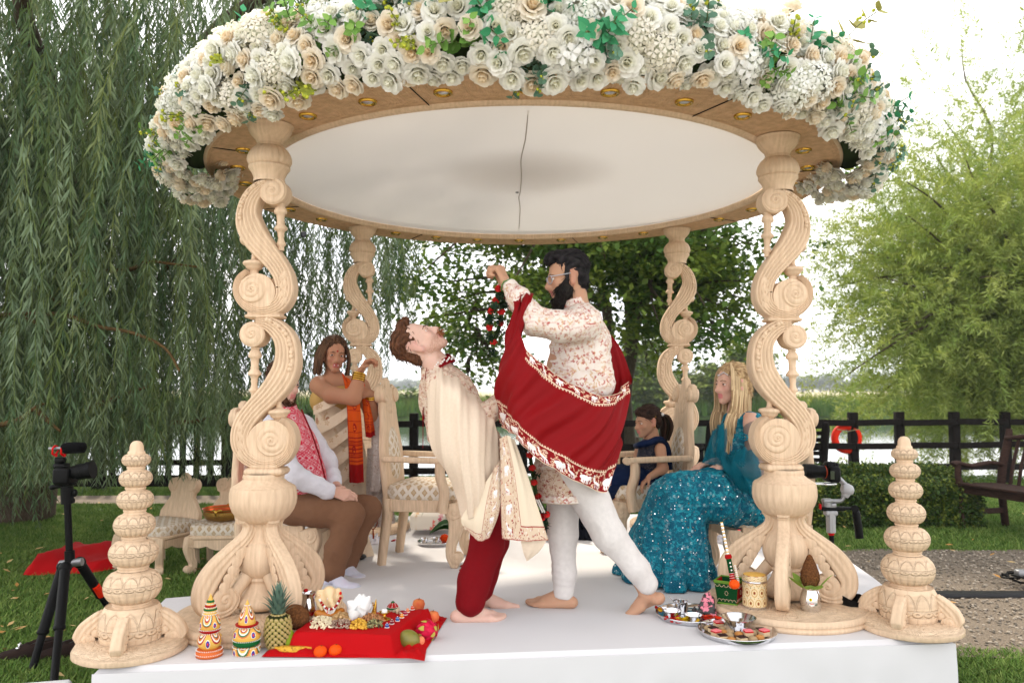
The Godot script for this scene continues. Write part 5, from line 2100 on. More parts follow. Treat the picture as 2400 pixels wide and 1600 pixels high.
func build_offerings():
	var r := RandomNumberGenerator.new()
	r.seed = 77
	var pearl := mat("pearl_beads", Color(.90, .88, .86), .3)
	var red_paint := mat("red_paint", Color(.62, .05, .06), .5)
	var gold_paint := mat("gold_paint", Color(.86, .67, .28), .4)
	var green_paint := mat("green_paint", Color(.05, .36, .17), .5)
	var pa := mat("painted_pot", Color.WHITE, .45)
	pa.albedo_texture = painted_pot_tex(1)
	var pb := mat("painted_pot_blue", Color.WHITE, .45)
	pb.albedo_texture = painted_pot_tex(4)
	var k1 := thing("painted_pot", "tall tiered painted pot with a striped cone, leftmost on the stage front", "decorated pot", Fl(490, 1536))
	lathe_part(k1, "base_tray", [[0, 0], [.050, .0], [.052, .008], [.050, .022], [.044, .03], [.0, .03]], mat("orange_paint", Color(.80, .40, .20), .5))
	lathe_part(k1, "lower_pot", [[.030, .03], [.042, .04], [.047, .058], [.044, .076], [.034, .088], [.030, .092]], pa)
	lathe_part(k1, "red_saucer", [[.030, .09], [.040, .098], [.038, .106], [.02, .104]], red_paint)
	lathe_part(k1, "upper_pot", [[.034, .103], [.040, .116], [.040, .130], [.034, .152], [.027, .162]], pb)
	lathe_part(k1, "cone", [[.027, .160], [.024, .176], [.016, .2], [.010, .218]], gold_paint)
	lathe_part(k1, "green_band", [[.0245, .177], [.0258, .180], [.023, .185], [.022, .184]], green_paint)
	lathe_part(k1, "red_band", [[.0205, .190], [.0218, .193], [.019, .198], [.018, .197]], red_paint)
	lathe_part(k1, "green_band", [[.014, .207], [.0155, .209], [.012, .216], [.011, .216]], green_paint)
	lathe_part(k1, "tip", [[.010, .216], [.006, .228], [.0, .242]], gold_paint)
	var p1 := MB.new()
	for q in [[.052, .012, 40], [.049, .028, 40], [.032, .091, 30], [.040, .106, 34], [.028, .163, 26], [.0255, .172, 24], [.0215, .188, 20], [.017, .202, 18]]: pearl_ring(p1, q[0], q[1], q[2], .0022)
	put("pearl_rows", p1.mesh(), pearl, k1)
	var k2 := thing("painted_pot", "broad painted pot with blue peacocks and an orange cone, beside the pineapple", "decorated pot", Fl(577, 1531))
	lathe_part(k2, "base_tray", [[0, 0], [.050, .0], [.053, .006], [.053, .03], [.046, .034], [.0, .034]], pb)
	lathe_part(k2, "lower_bowl", [[.042, .034], [.052, .042], [.053, .056], [.050, .06]], green_paint)
	lathe_part(k2, "middle_pot", [[.052, .06], [.054, .072], [.050, .090], [.042, .102], [.034, .108]], pb)
	lathe_part(k2, "red_saucer", [[.032, .106], [.044, .113], [.045, .117], [.03, .118]], red_paint)
	lathe_part(k2, "cone", [[.033, .116], [.034, .128], [.029, .150], [.019, .175], [.009, .192]], pa)
	lathe_part(k2, "tip", [[.009, .190], [.005, .2], [.0, .212]], gold_paint)
	var p2 := MB.new()
	for q in [[.053, .003, 44], [.053, .032, 44], [.0535, .058, 44], [.036, .107, 32], [.011, .189, 14]]: pearl_ring(p2, q[0], q[1], q[2], .0021)
	put("pearl_rows", p2.mesh(), pearl, k2)
	var pn := thing("pineapple", "ripe pineapple with a blue-green crown standing before the front left pillar", "pineapple", Fl(650, 1522))
	lathe_part(pn, "flesh", [[0, .0], [.030, .002], [.048, .03], [.051, .07], [.046, .11], [.034, .138], [.0, .146]], mat("pineapple_skin", Color(.16, .17, .06), .8), 24)
	var eyes := MB.new()
	eyes.colored = true
	for i in 12:
		var f := (i + .5) / 12.0
		var y := .004 + .138 * f
		var rr: float = .051 * pow(sin(PI * clampf(.13 + .74 * f, 0, 1)), .45) - (.012 if f > .9 else .0)
		for j in 13:
			var a := TAU * (j + .5 * (i % 2)) / 13.0
			var n := V(cos(a), lerpf(-.25, .35, f), sin(a)).normalized()
			var bs := Basis(Quaternion(Vector3.UP, n))
			var c := V(rr * cos(a), y, rr * sin(a))
			var tip := eyes.p(c + n * .0075 + Vector3.UP * .003)
			eyes.col[tip] = Color(.50, .36, .18)
			var ring := []
			for k in 6:
				var id := eyes.p(c + bs * V(cos(TAU * k / 6.0) * .0105, .001, sin(TAU * k / 6.0) * .0085))
				eyes.col[id] = Color(.26, .25, .05) if k % 2 else Color(.36, .27, .10)
				ring.append(id)
			for k in 6: eyes.tri(tip, ring[(k + 1) % 6], ring[k])
	var em := mat("pineapple_eye", Color.WHITE, .7)
	em.vertex_color_use_as_albedo = true
	tag(put("skin_scales", eyes.mesh(), em, pn), "", "", "", "stuff")
	for i in 46:
		var f := i / 45.0
		var a := i * 2.39996
		var b := MB.new()
		var out := lerpf(.75, .08, f)
		var L := lerpf(.045, .105, pow(f, .8))
		var o := V(cos(a), 0, sin(a))
		var base := o * lerpf(.022, .003, f) + Vector3.UP * lerpf(.14, .175, f)
		var rows := []
		for k in 6:
			var s := k / 5.0
			var q := base + o * (L * out * s * (.6 + .8 * s)) + Vector3.UP * (L * s * (1.0 - .35 * out * s))
			var w := .0095 * (1.0 - s * s) + .0003
			var sd := V(-sin(a), 0, cos(a))
			rows.append(PackedVector3Array([q - sd * w, q - o * w * .4, q + sd * w]))
		b.rows(rows, false, false)
		put("crown_leaf", b.mesh(), mat("pineapple_leaf", Color(.40, .50, .44), .55) if i == 0 else M.pineapple_leaf, pn)
	var fruit := func(called: String, label: String, cat: String, at: Vector3, prof: Array, m: Material, tilt := Vector3.ZERO, squash := Vector3.ONE) -> Node3D:
		var t := thing(called, label, cat, at)
		var o := lathe_part(t, "flesh", prof, m, 24)
		o.rotation = tilt
		o.scale = squash
		return t
	var round_prof := func(R: float) -> Array:
		var a := []
		for i in 13: a.append([R * sin(PI * i / 12.0), R - R * cos(PI * i / 12.0)])
		return a
	var spot := func(c1: Color, c2: Color, f: float, name: String, rough := .5) -> StandardMaterial3D:
		return grainy(mat(name, Color.WHITE, rough), noise_tex(c1, c2, f, 4, name.length() * 7, 128), V(6, 6, 6))
	var pear := fruit.call("pear", "green pear leaning against the pineapple", "pear", Fl(677, 1521), [[0, 0], [.018, .002], [.031, .018], [.033, .034], [.028, .052], [.019, .068], [.014, .082], [.011, .094], [.005, .099], [0, .098]], spot.call(Color(.42, .52, .10), Color(.56, .66, .16), .05, "pear_skin"), V(0, 0, .06))
	var stem := MB.new()
	stem.tube([V(-.006, .096, 0), V(-.009, .108, 0), V(-.014, .116, 0)], [.0016], 5)
	put("stem", stem.mesh(), M.bark, pear)
	fruit.call("kiwi", "brown kiwi fruit between the pear and the tangerines", "kiwi", Fl(707, 1517), round_prof.call(.022), spot.call(Color(.40, .30, .17), Color(.55, .43, .27), .2, "kiwi_skin", .9), V(0, .2, 0), V(1.35, .95, 1.0))
	var tang: Material = spot.call(Color(.86, .26, .03), Color(.92, .36, .06), .2, "tangerine_skin", .5)
	for q in [[752, 1538, "left one of two tangerines before the red cloth, touching the banana"], [787, 1535, "right one of two tangerines before the red cloth"]]:
		var tg := fruit.call("tangerine", q[2], "tangerine", Fl(q[0], q[1]), round_prof.call(.0245), tang, V(.2, 0, .1), V(1.06, .86, 1.06))
		ball_part(tg, "stem_end", V(.002, .0425, .004), V(.003, .0015, .003), green_paint, Basis(), 6, 4)
	var ban := thing("banana", "short freckled yellow plantain lying on the cloth edge before the pear", "banana", Fl(690, 1531))
	var bp := []
	for i in 9:
		var f := i / 8.0
		bp.append(V(lerpf(-.078, .08, f), .017 + .006 * pow(2 * f - 1, 2), .012 * sin(PI * f)))
	var bb := MB.new()
	bb.tube(smooth_path(bp, 3), [.005, .006, .008, .012, .015, .017, .018, .0185, .019, .019, .019, .019, .019, .0185, .018, .018, .017, .016, .015, .014, .012, .010, .008, .006, .004], 6, .85)
	var bt := noise_tex(Color(.20, .11, .04), Color(.86, .66, .24), .03, 5, 8, 256, .3)
	bt.color_ramp.set_color(0, Color(.2, .12, .05))
	bt.color_ramp.add_point(.36, Color(.82, .62, .22))
	put("peel", bb.mesh(), grainy(mat("banana_peel", Color.WHITE, .55), bt, V(5, 9, 9)), ban)
	var husk := spot.call(Color(.22, .13, .07), Color(.52, .34, .20), .12, "coconut_husk", 1.0)
	var coco := thing("coconut", "hairy brown coconut behind the pineapple on the pillar base", "coconut", P(693, 1446, 3.36))
	ball_part(coco, "shell", Vector3.ZERO, V(.058, .050, .05), husk, Basis(Vector3.BACK, -.5), 24, 14)
	hair_fibres(coco, .057, .050, 420, r, false)
	for q in [["apple", "pale red apple half hidden behind the table's right back corner", 981, 1432, .030, .0], ["apple", "red and yellow apple at the right of the red cloth, above the dragon fruit", 1014, 1462, .030, 1.0], ["peach", "small pink peach between the mango and the dragon fruit", 983, 1515, .022, 2.0], ["fig", "dark purple fig behind the mango", 968, 1492, .02, 3.0]]:
		var mm: Material = [M.get("apple_skin"), M.get("apple_skin"), M.get("peach_skin"), M.get("fig_skin")][int(q[5])]
		if mm == null:
			mm = spot.call([Color(.85, .33, .20), Color(.85, .3, .2), Color(.86, .45, .33), Color(.12, .06, .12)][int(q[5])], [Color(.90, .60, .35), Color(.9, .6, .35), Color(.92, .62, .42), Color(.2, .12, .2)][int(q[5])], .02, ["apple_skin", "apple_skin", "peach_skin", "fig_skin"][int(q[5])])
		var R: float = q[4]
		var ap := fruit.call(q[0], q[1], q[0], Fl(q[2], q[3]), [[.004, R * .12], [R * .4, .0], [R * .85, R * .5], [R, R * 1.1], [R * .82, R * 1.65], [R * .4, R * 1.86], [.004, R * 1.7]], mm)
		var sb := MB.new()
		sb.tube([V(0, R * 1.7, 0), V(.003, R * 2.1, 0)], [.0014], 5)
		put("stem", sb.mesh(), M.bark, ap)
	fruit.call("mango", "green and purple mango on the right front corner of the red cloth", "mango", Fl(950, 1519), round_prof.call(.041), spot.call(Color(.30, .36, .13), Color(.56, .50, .20), .012, "mango_skin", .4), V(0, 0, -.4), V(1.1, .92, .9))
	var df := thing("dragon_fruit", "pink dragon fruit with green-tipped scales at the right of the red cloth", "dragon fruit", Fl(1002, 1500) + V(0, .04, 0))
	ball_part(df, "flesh", Vector3.ZERO, V(.042, .038, .038), mat("dragon_skin", Color(.80, .10, .26), .5), Basis(), 20, 12)
	var dtip := mat("dragon_tip", Color(.72, .66, .30), .55)
	for i in 34:
		var y := 1.0 - 2.0 * (i + .5) / 34.0
		var a := i * 2.39996
		var n := V(y, sqrt(1 - y * y) * cos(a), sqrt(1 - y * y) * sin(a))
		var b := MB.new()
		var c := n * V(.042, .038, .038)
		var td := (V(-1, 0, 0) - n * n.dot(V(-1, 0, 0))).normalized()
		var sd := n.cross(td)
		b.rows([PackedVector3Array([c - sd * .010 - td * .008, c + n * .003 - td * .008, c + sd * .010 - td * .008]), PackedVector3Array([c - sd * .009 + n * .004 + td * .004, c + n * .006 + td * .004, c + sd * .009 + n * .004 + td * .004]), PackedVector3Array([c + n * .007 + td * .017, c + n * .0075 + td * .0175, c + n * .007 + td * .017])], false, false)
		put("scale", b.mesh(), M.dragon_skin if i % 3 else dtip, df)
	build_altar(r, pearl)
	build_trays(r, pearl)
	build_back_items(r)

func hair_fibres(t: Node, rx: float, ry: float, n: int, r: RandomNumberGenerator, cone: bool) -> void:
	var b := MB.new()
	for i in n:
		var y := r.randf_range(-.9, .95)
		var a := r.randf() * TAU
		var k := sqrt(1 - y * y)
		var q := V(rx * k * cos(a), ry * y, rx * k * sin(a)) * 1.01
		var d := V(r.randf_range(-1, 1), r.randf_range(-1, 1), r.randf_range(-1, 1))
		d = (d - q.normalized() * d.dot(q.normalized())).normalized()
		if cone: d = (Vector3.UP + d * .3).normalized()
		var l := r.randf_range(.010, .024)
		var s := d.cross(q).normalized() * .0006
		var e := q + d * l + q.normalized() * r.randf_range(.0, .006)
		var i0 := b.p(q - s)
		var i1 := b.p(q + s)
		var i2 := b.p(e)
		b.tri(i0, i1, i2)
	tag(put("fibres", b.mesh(), mat("coconut_fibre", Color(.55, .36, .20), 1.0) if not M.has("coconut_fibre") else M.coconut_fibre, t), "", "", "", "stuff")

func pile(t_name: String, label: String, cat: String, poly: Array, n: int, mesh: Mesh, s: float, c1: Color, c2: Color, y: float, r: RandomNumberGenerator) -> void:
	var t := thing(t_name, label, cat, (poly[0] + poly[2]) / 2.0)
	scatter("pieces", mesh, mat(t_name + "_piece", Color.WHITE, .6), n, func(_i):
		var u := r.randf()
		var v := r.randf()
		var q: Vector3 = poly[0].lerp(poly[1], u).lerp(poly[3].lerp(poly[2], u), v)
		var h := 4.0 * minf(u, 1 - u) * minf(1.0, 4.0 * minf(v, 1 - v))
		q.y = y + .004 + r.randf() * .016 * clampf(h, .1, 1.0)
		return [Transform3D(Basis.from_euler(V(r.randf() * TAU, r.randf() * TAU, r.randf() * TAU)).scaled(Vector3.ONE * s * r.randf_range(.8, 1.15)), q - t.position), c1.lerp(c2, r.randf())], t)

func build_altar(r: RandomNumberGenerator, pearl: Material) -> void:
	var Y := .078
	var top := [Fl(688, 1480, Y), Fl(914, 1489, Y), Fl(1003, 1425, Y), Fl(740, 1443, Y)]
	var tp := PackedVector2Array()
	for q in top: tp.append(W(q.x, q.z))
	var floor_q := [Fl(612, 1541), Fl(985, 1545), Fl(1048, 1449), Fl(715, 1437)]
	var b := MB.new()
	var n := FastNoiseLite.new()
	n.frequency = 9.0
	n.seed = 12
	var rows := []
	var N := 64
	for i in 45:
		var row := PackedVector3Array()
		for j in N + 1:
			var u := float(j) / N
			var v := i / 44.0
			var q: Vector3 = floor_q[0].lerp(floor_q[1], u).lerp(floor_q[3].lerp(floor_q[2], u), v)
			var p2 := W(q.x, q.z)
			var d := 1e9
			for k in 4:
				d = minf(d, p2.distance_to(Geometry2D.get_closest_point_to_segment(p2, tp[k], tp[(k + 1) % 4])))
			var inside := Geometry2D.is_point_in_polygon(p2, tp)
			var h := Y - .001
			if not inside:
				var f := smoothstep(.0, .026, d)
				h = lerpf(Y - .001, .010 + .045 * absf(n.get_noise_2d(q.x * 1.3, q.z * 1.3)) * smoothstep(.02, .05, d), f) + .010 * sin(q.x * 60.0 + q.z * 25.0) * f * (1.0 - f) * 2.0
				var edge := minf(minf(u, 1.0 - u), minf(v, 1.0 - v))
				h = lerpf(.004, h, smoothstep(.0, .05, edge)) if edge < .05 else h
			q.y = h
			if u > .93 and v < .2: q += V(.02, 0, .03) * (u - .93) / .07 * (.2 - v) / .2
			row.append(q)
		rows.append(row)
	b.rows(rows, false, false)
	tag(put("altar_cloth", b.mesh(), M.red_cloth), "red cloth spread over a low stool under the nuts and figurine", "cloth")
	var B := func(X: float, Yp: float, y := Y) -> Vector3: return Fl(700 + X / 6.533, 1320 + Yp / 6.533, y)
	var bean := MB.new()
	bean.tube([V(-.9, .1, 0), V(-.5, .45, 0), V(0, .55, 0), V(.55, .4, 0), V(.9, -.05, 0)], [.28, .38, .4, .36, .22], 6)
	var almond := MB.new()
	almond.ball(Vector3.ZERO, V(1.0, .36, .55), Basis(), 7, 5)
	var lump := MB.new()
	lump.ball(Vector3.ZERO, V(.9, .7, .75), Basis(), 6, 5)
	for i in lump.v.size(): lump.v[i] *= 1.0 + .28 * sin(lump.v[i].x * 9.0 + lump.v[i].z * 7.0)
	var bm := bean.mesh()
	var am := almond.mesh()
	var lm := lump.mesh()
	pile("cashew_heap", "heap of pale cashew nuts at the left front of the red cloth", "cashews", [B.call(170, 1000), B.call(480, 1010), B.call(500, 850), B.call(230, 840)], 150, bm, .0078, Color(.76, .66, .44), Color(.83, .75, .55), Y, r)
	pile("walnut_heap", "heap of brown walnut halves behind the cashews", "walnuts", [B.call(500, 890), B.call(790, 890), B.call(780, 800), B.call(540, 800)], 90, lm, .0085, Color(.42, .24, .10), Color(.60, .40, .20), Y, r)
	pile("spice_heap", "heap of grey-brown pistachios and nutmegs in front of the walnuts", "nuts", [B.call(500, 1000), B.call(760, 1010), B.call(790, 890), B.call(520, 890)], 150, am, .0065, Color(.22, .13, .09), Color(.55, .42, .33), Y, r)
	pile("raisin_heap", "heap of golden raisins in the middle of the red cloth front", "raisins", [B.call(775, 1010), B.call(1030, 1015), B.call(1040, 910), B.call(830, 900)], 140, lm, .0062, Color(.62, .32, .03), Color(.80, .50, .08), Y, r)
	pile("almond_heap", "heap of brown almonds behind the golden raisins", "almonds", [B.call(900, 900), B.call(1310, 900), B.call(1300, 830), B.call(930, 830)], 130, am, .0085, Color(.38, .17, .07), Color(.55, .28, .13), Y, r)
	pile("seed_heap", "heap of dark cardamom and green seeds before the gold stand", "seeds", [B.call(1050, 1000), B.call(1280, 990), B.call(1280, 905), B.call(1050, 905)], 120, am, .006, Color(.06, .05, .03), Color(.42, .40, .18), Y, r)
	pile("nutmeg_heap", "few round beige nuts beside the row of little bells", "nutmegs", [B.call(1450, 800), B.call(1550, 800), B.call(1560, 740), B.call(1460, 745)], 16, lm, .0075, Color(.50, .38, .26), Color(.62, .50, .38), Y, r)
	var ct := thing("cotton_wool", "tall lump of white cotton wool in the middle of the red cloth", "cotton wool", B.call(900, 850))
	var cb := MB.new()
	cb.ball(V(.012, .045, -.015), V(.042, .046, .034), Basis(), 28, 18)
	var cn := FastNoiseLite.new()
	cn.frequency = 18.0
	for i in cb.v.size():
		var q := cb.v[i]
		q += (q - V(0, .04, 0)).normalized() * .022 * cn.get_noise_3d(q.x, q.y, q.z)
		q.x += (.5 - q.y * 8.0) * -.012
		cb.v[i] = q
	for q in [[V(.01, .05, -.01), V(.005, .102, -.01)], [V(.02, .05, -.01), V(.05, .092, -.01)], [V(-.01, .05, .0), V(-.042, .075, .005)], [V(-.01, .03, .01), V(-.02, .002, .03)]]:
		cb.tube([q[0], q[0].lerp(q[1], .6), q[1]], [.03, .019, .004], 10)
	var cwm := mat("cotton", Color(.88, .88, .88), 1.0)
	put("fluff", cb.mesh(), cwm, ct)
	var gp := thing("gold_plaque", "small upright gilded ornament beside the cotton wool", "ornament", B.call(1150, 770))
	var go := MB.new()
	go.tube([V(0, 0, 0), V(.002, .012, 0), V(.004, .026, 0), V(.007, .045, 0), V(.009, .062, 0)], [.013, .010, .008, .005, .001], 8)
	for i in 6: go.ball(V(.004 * sin(i), .006 + .008 * i, .009 - .0012 * i), Vector3.ONE * .004, Basis(), 6, 4)
	put("plaque", go.mesh(), M.brass, gp)
	var gs := thing("gold_lamp_stand", "small brass lamp stand holding a white camphor block", "lamp stand", B.call(1310, 860))
	lathe_part(gs, "foot", [[0, 0], [.026, .0], [.026, .004], [.012, .008], [.005, .014], [.005, .02]], M.brass, 24)
	lathe_part(gs, "dish", [[.005, .02], [.014, .022], [.025, .032], [.024, .033], [.010, .026], [0, .026]], M.brass, 24)
	var cm := MB.new()
	cm.box(V(0, .034, 0), V(.022, .020, .018), .003, Basis(Vector3.UP, .4))
	put("camphor_block", cm.mesh(), cwm, gs)
	var dm := thing("beaded_dome", "red beaded dome cover with a green top and fringe behind the bells", "cover", B.call(1440, 705))
	lathe_part(dm, "dome", [[.026, .006], [.025, .014], [.018, .024], [.009, .030], [.0, .031]], M.red_paint, 24)
	lathe_part(dm, "green_band", [[.0255, .004], [.0275, .006], [.0268, .011], [.024, .011]], M.green_paint, 24)
	lathe_part(dm, "green_top", [[.010, .029], [.006, .034], [0, .038]], M.green_paint, 12)
	var db := MB.new()
	pearl_ring(db, .0265, .0125, 30, .0014)
	for k in 8:
		var a := TAU * k / 8.0
		for s in 4: db.ball(V(cos(a), 0, sin(a)) * lerpf(.025, .013, s / 3.0) + Vector3.UP * lerpf(.015, .028, s / 3.0), Vector3.ONE * .0018, Basis(), 5, 4)
	put("pearl_rows", db.mesh(), pearl, dm)
	var fb := MB.new()
	for k in 60:
		var a := TAU * k / 60.0
		fb.tube([V(cos(a) * .026, .004, sin(a) * .026), V(cos(a) * .030, -.001 + .001 * sin(k * 3.0), sin(a) * .030)], [.0011], 4)
	tag(put("fringe", fb.mesh(), mat("fringe", Color(.62, .50, .36), .9), dm), "", "", "", "stuff")
	var bellc := [["red-and-blue", Color(.15, .28, .55)], ["green-and-red", Color(.45, .08, .15)], ["blue striped", Color(.10, .35, .60)], ["yellow", Color(.88, .55, .08)], ["pink", Color(.60, .10, .25)], ["pale orange", Color(.85, .50, .30)], ["orange-and-green", Color(.80, .28, .10)]]
	var bx := [[1352, 985], [1425, 930], [1512, 885], [1578, 835], [1632, 790], [1665, 750], [1738, 712]]
	for i in 7:
		var t := thing("beaded_bell", "%s beaded bell, %s along the table's right edge" % [bellc[i][0], ["nearest of the row", "second of the row", "third of the row", "fourth of the row", "fifth of the row", "sixth of the row", "farthest of the row"][i]], "bell", B.call(bx[i][0], bx[i][1]), .0, "row of little beaded bells")
		lathe_part(t, "body", [[.0075, .003], [.0078, .010], [.0065, .014], [.004, .017], [0, .018]], mat("bell_%d" % i, bellc[i][1], .5), 14)
		var pr := MB.new()
		pearl_ring(pr, .0085, .002, 14, .0021)
		pearl_ring(pr, .0068, .013, 12, .0012)
		pr.ball(V(0, .019, 0), Vector3.ONE * .0022, Basis(), 6, 4)
		put("pearls", pr.mesh(), pearl, t)
	build_figurine(B.call(460, 790), r, pearl)
	var st := thing("steel_pot", "small steel pot with a red rim flower behind the cream figurine", "pot", P(722, 1428, 3.48) * V(1, 0, 1) + V(0, .058, 0))
	lathe_part(st, "pot", [[0, 0], [.03, .0], [.036, .02], [.036, .05], [.028, .085], [.025, .095], [.032, .108], [.031, .11], [.022, .098], [.02, .05]], M.steel)
	ball_part(st, "red_flower", V(-.012, .118, 0), V(.010, .008, .01), M.red_paint)

func build_figurine(at: Vector3, r: RandomNumberGenerator, pearl: Material) -> void:
	var t := thing("elephant_figurine", "cream seated elephant-headed figurine wearing red and white beads", "figurine", at, .35)
	var cream := mat("cream_marble", Color(.88, .77, .60), .35)
	cream.subsurf_scatter_enabled = true
	cream.subsurf_scatter_strength = .15
	var amber := mat("amber_dhoti", Color(.72, .44, .10), .35)
	var s := SDF.new(V(-.062, -.004, -.05), V(.062, .125, .058), .0032)
	s.k = .005
	s.cap(V(0, .035, 0), V(0, .062, .0), .030, .026)
	for d in [-1.0, 1.0]:
		s.cap(V(.024 * d, .07, 0), V(.04 * d, .05, .008), .010, .009)
		s.cap(V(.04 * d, .05, .008), V(.034 * d, .036, .030), .009, .007)
		s.cap(V(.022 * d, .072, -.005), V(.048 * d, .07, .0), .009, .008)
		s.cap(V(.048 * d, .07, .0), V(.046 * d, .09, .012), .008, .006)
		s.ell(V(.037 * d, .094, -.004), V(.017, .017, .0045), Basis(Vector3.UP, .35 * d))
	s.ell(V(0, .094, .004), V(.023, .025, .022), Basis())
	s.ell(V(0, .108, .002), V(.017, .012, .016), Basis())
	s.cap(V(0, .086, .022), V(.003, .068, .036), .011, .0085)
	s.cap(V(.003, .068, .036), V(.010, .050, .038), .0085, .007)
	s.cap(V(.010, .050, .038), V(.024, .044, .036), .007, .005)
	var b := MB.new()
	s.mesh_into(b)
	put("body", b.mesh(), cream, t)
	var s2 := SDF.new(V(-.068, -.004, -.04), V(.068, .05, .06), .0032)
	s2.k = .005
	s2.ell(V(0, .018, .0), V(.042, .02, .035), Basis())
	for d in [-1.0, 1.0]:
		s2.cap(V(.02 * d, .018, .01), V(.05 * d, .016, .022), .014, .012)
		s2.cap(V(.05 * d, .016, .022), V(.01 * d, .011, .044), .012, .008)
	var b2 := MB.new()
	s2.mesh_into(b2)
	put("dhoti", b2.mesh(), amber, t)
	for d in [-1.0, 1.0]:
		var tk := MB.new()
		tk.tube([V(.009 * d, .080, .026), V(.013 * d, .076, .036)], [.003, .0012], 6)
		put("tusk", tk.mesh(), pearl, t)
		ball_part(t, "eye", V(.0145 * d, .097, .020), V(.0032, .002, .002), M.black_plastic, Basis(), 8, 5)
		ball_part(t, "tusk_ring", V(.009 * d, .081, .0265), V(.004, .003, .003), M.red_paint, Basis(), 8, 5)
	var loop := func(w: float, y0: float, y1: float, n: int) -> Array:
		var a := []
		for i in n:
			var u := 2.0 * i / (n - 1.0) - 1.0
			a.append(V(u * w, lerpf(y1, y0, u * u), .030 + .018 * (1.0 - u * u)))
		return a
	var wb := MB.new()
	for k in 5: wb.tube(loop.call(.043 - .001 * k, .075, .030 - .004 * k, 14), [.0016], 5)
	put("white_strings", wb.mesh(), pearl, t)
	var g: Array = loop.call(.046, .08, .036, 16)
	for i in 15:
		var rb := MB.new()
		rb.tube([g[i].lerp(g[i + 1], .1), g[i].lerp(g[i + 1], .9)], [.0056], 8)
		put("red_bead" if i % 3 else "white_bead", rb.mesh(), M.red_paint if i % 3 else pearl, t)
	ball_part(t, "red_tassel", V(-.012, .026, .045), V(.004, .012, .003), mat("red_thread", Color(.80, .10, .03), .7))
	ball_part(t, "red_palm_mark", V(.046, .092, .016), V(.006, .007, .004), M.red_thread)

func plate_mesh(R: float) -> Array:
	return [[0, .004], [R * .86, .003], [R * .93, .010], [R * .985, .022], [R, .024], [R * 1.0, .020], [R * .95, .004], [R * .88, .0], [0, .0005]]

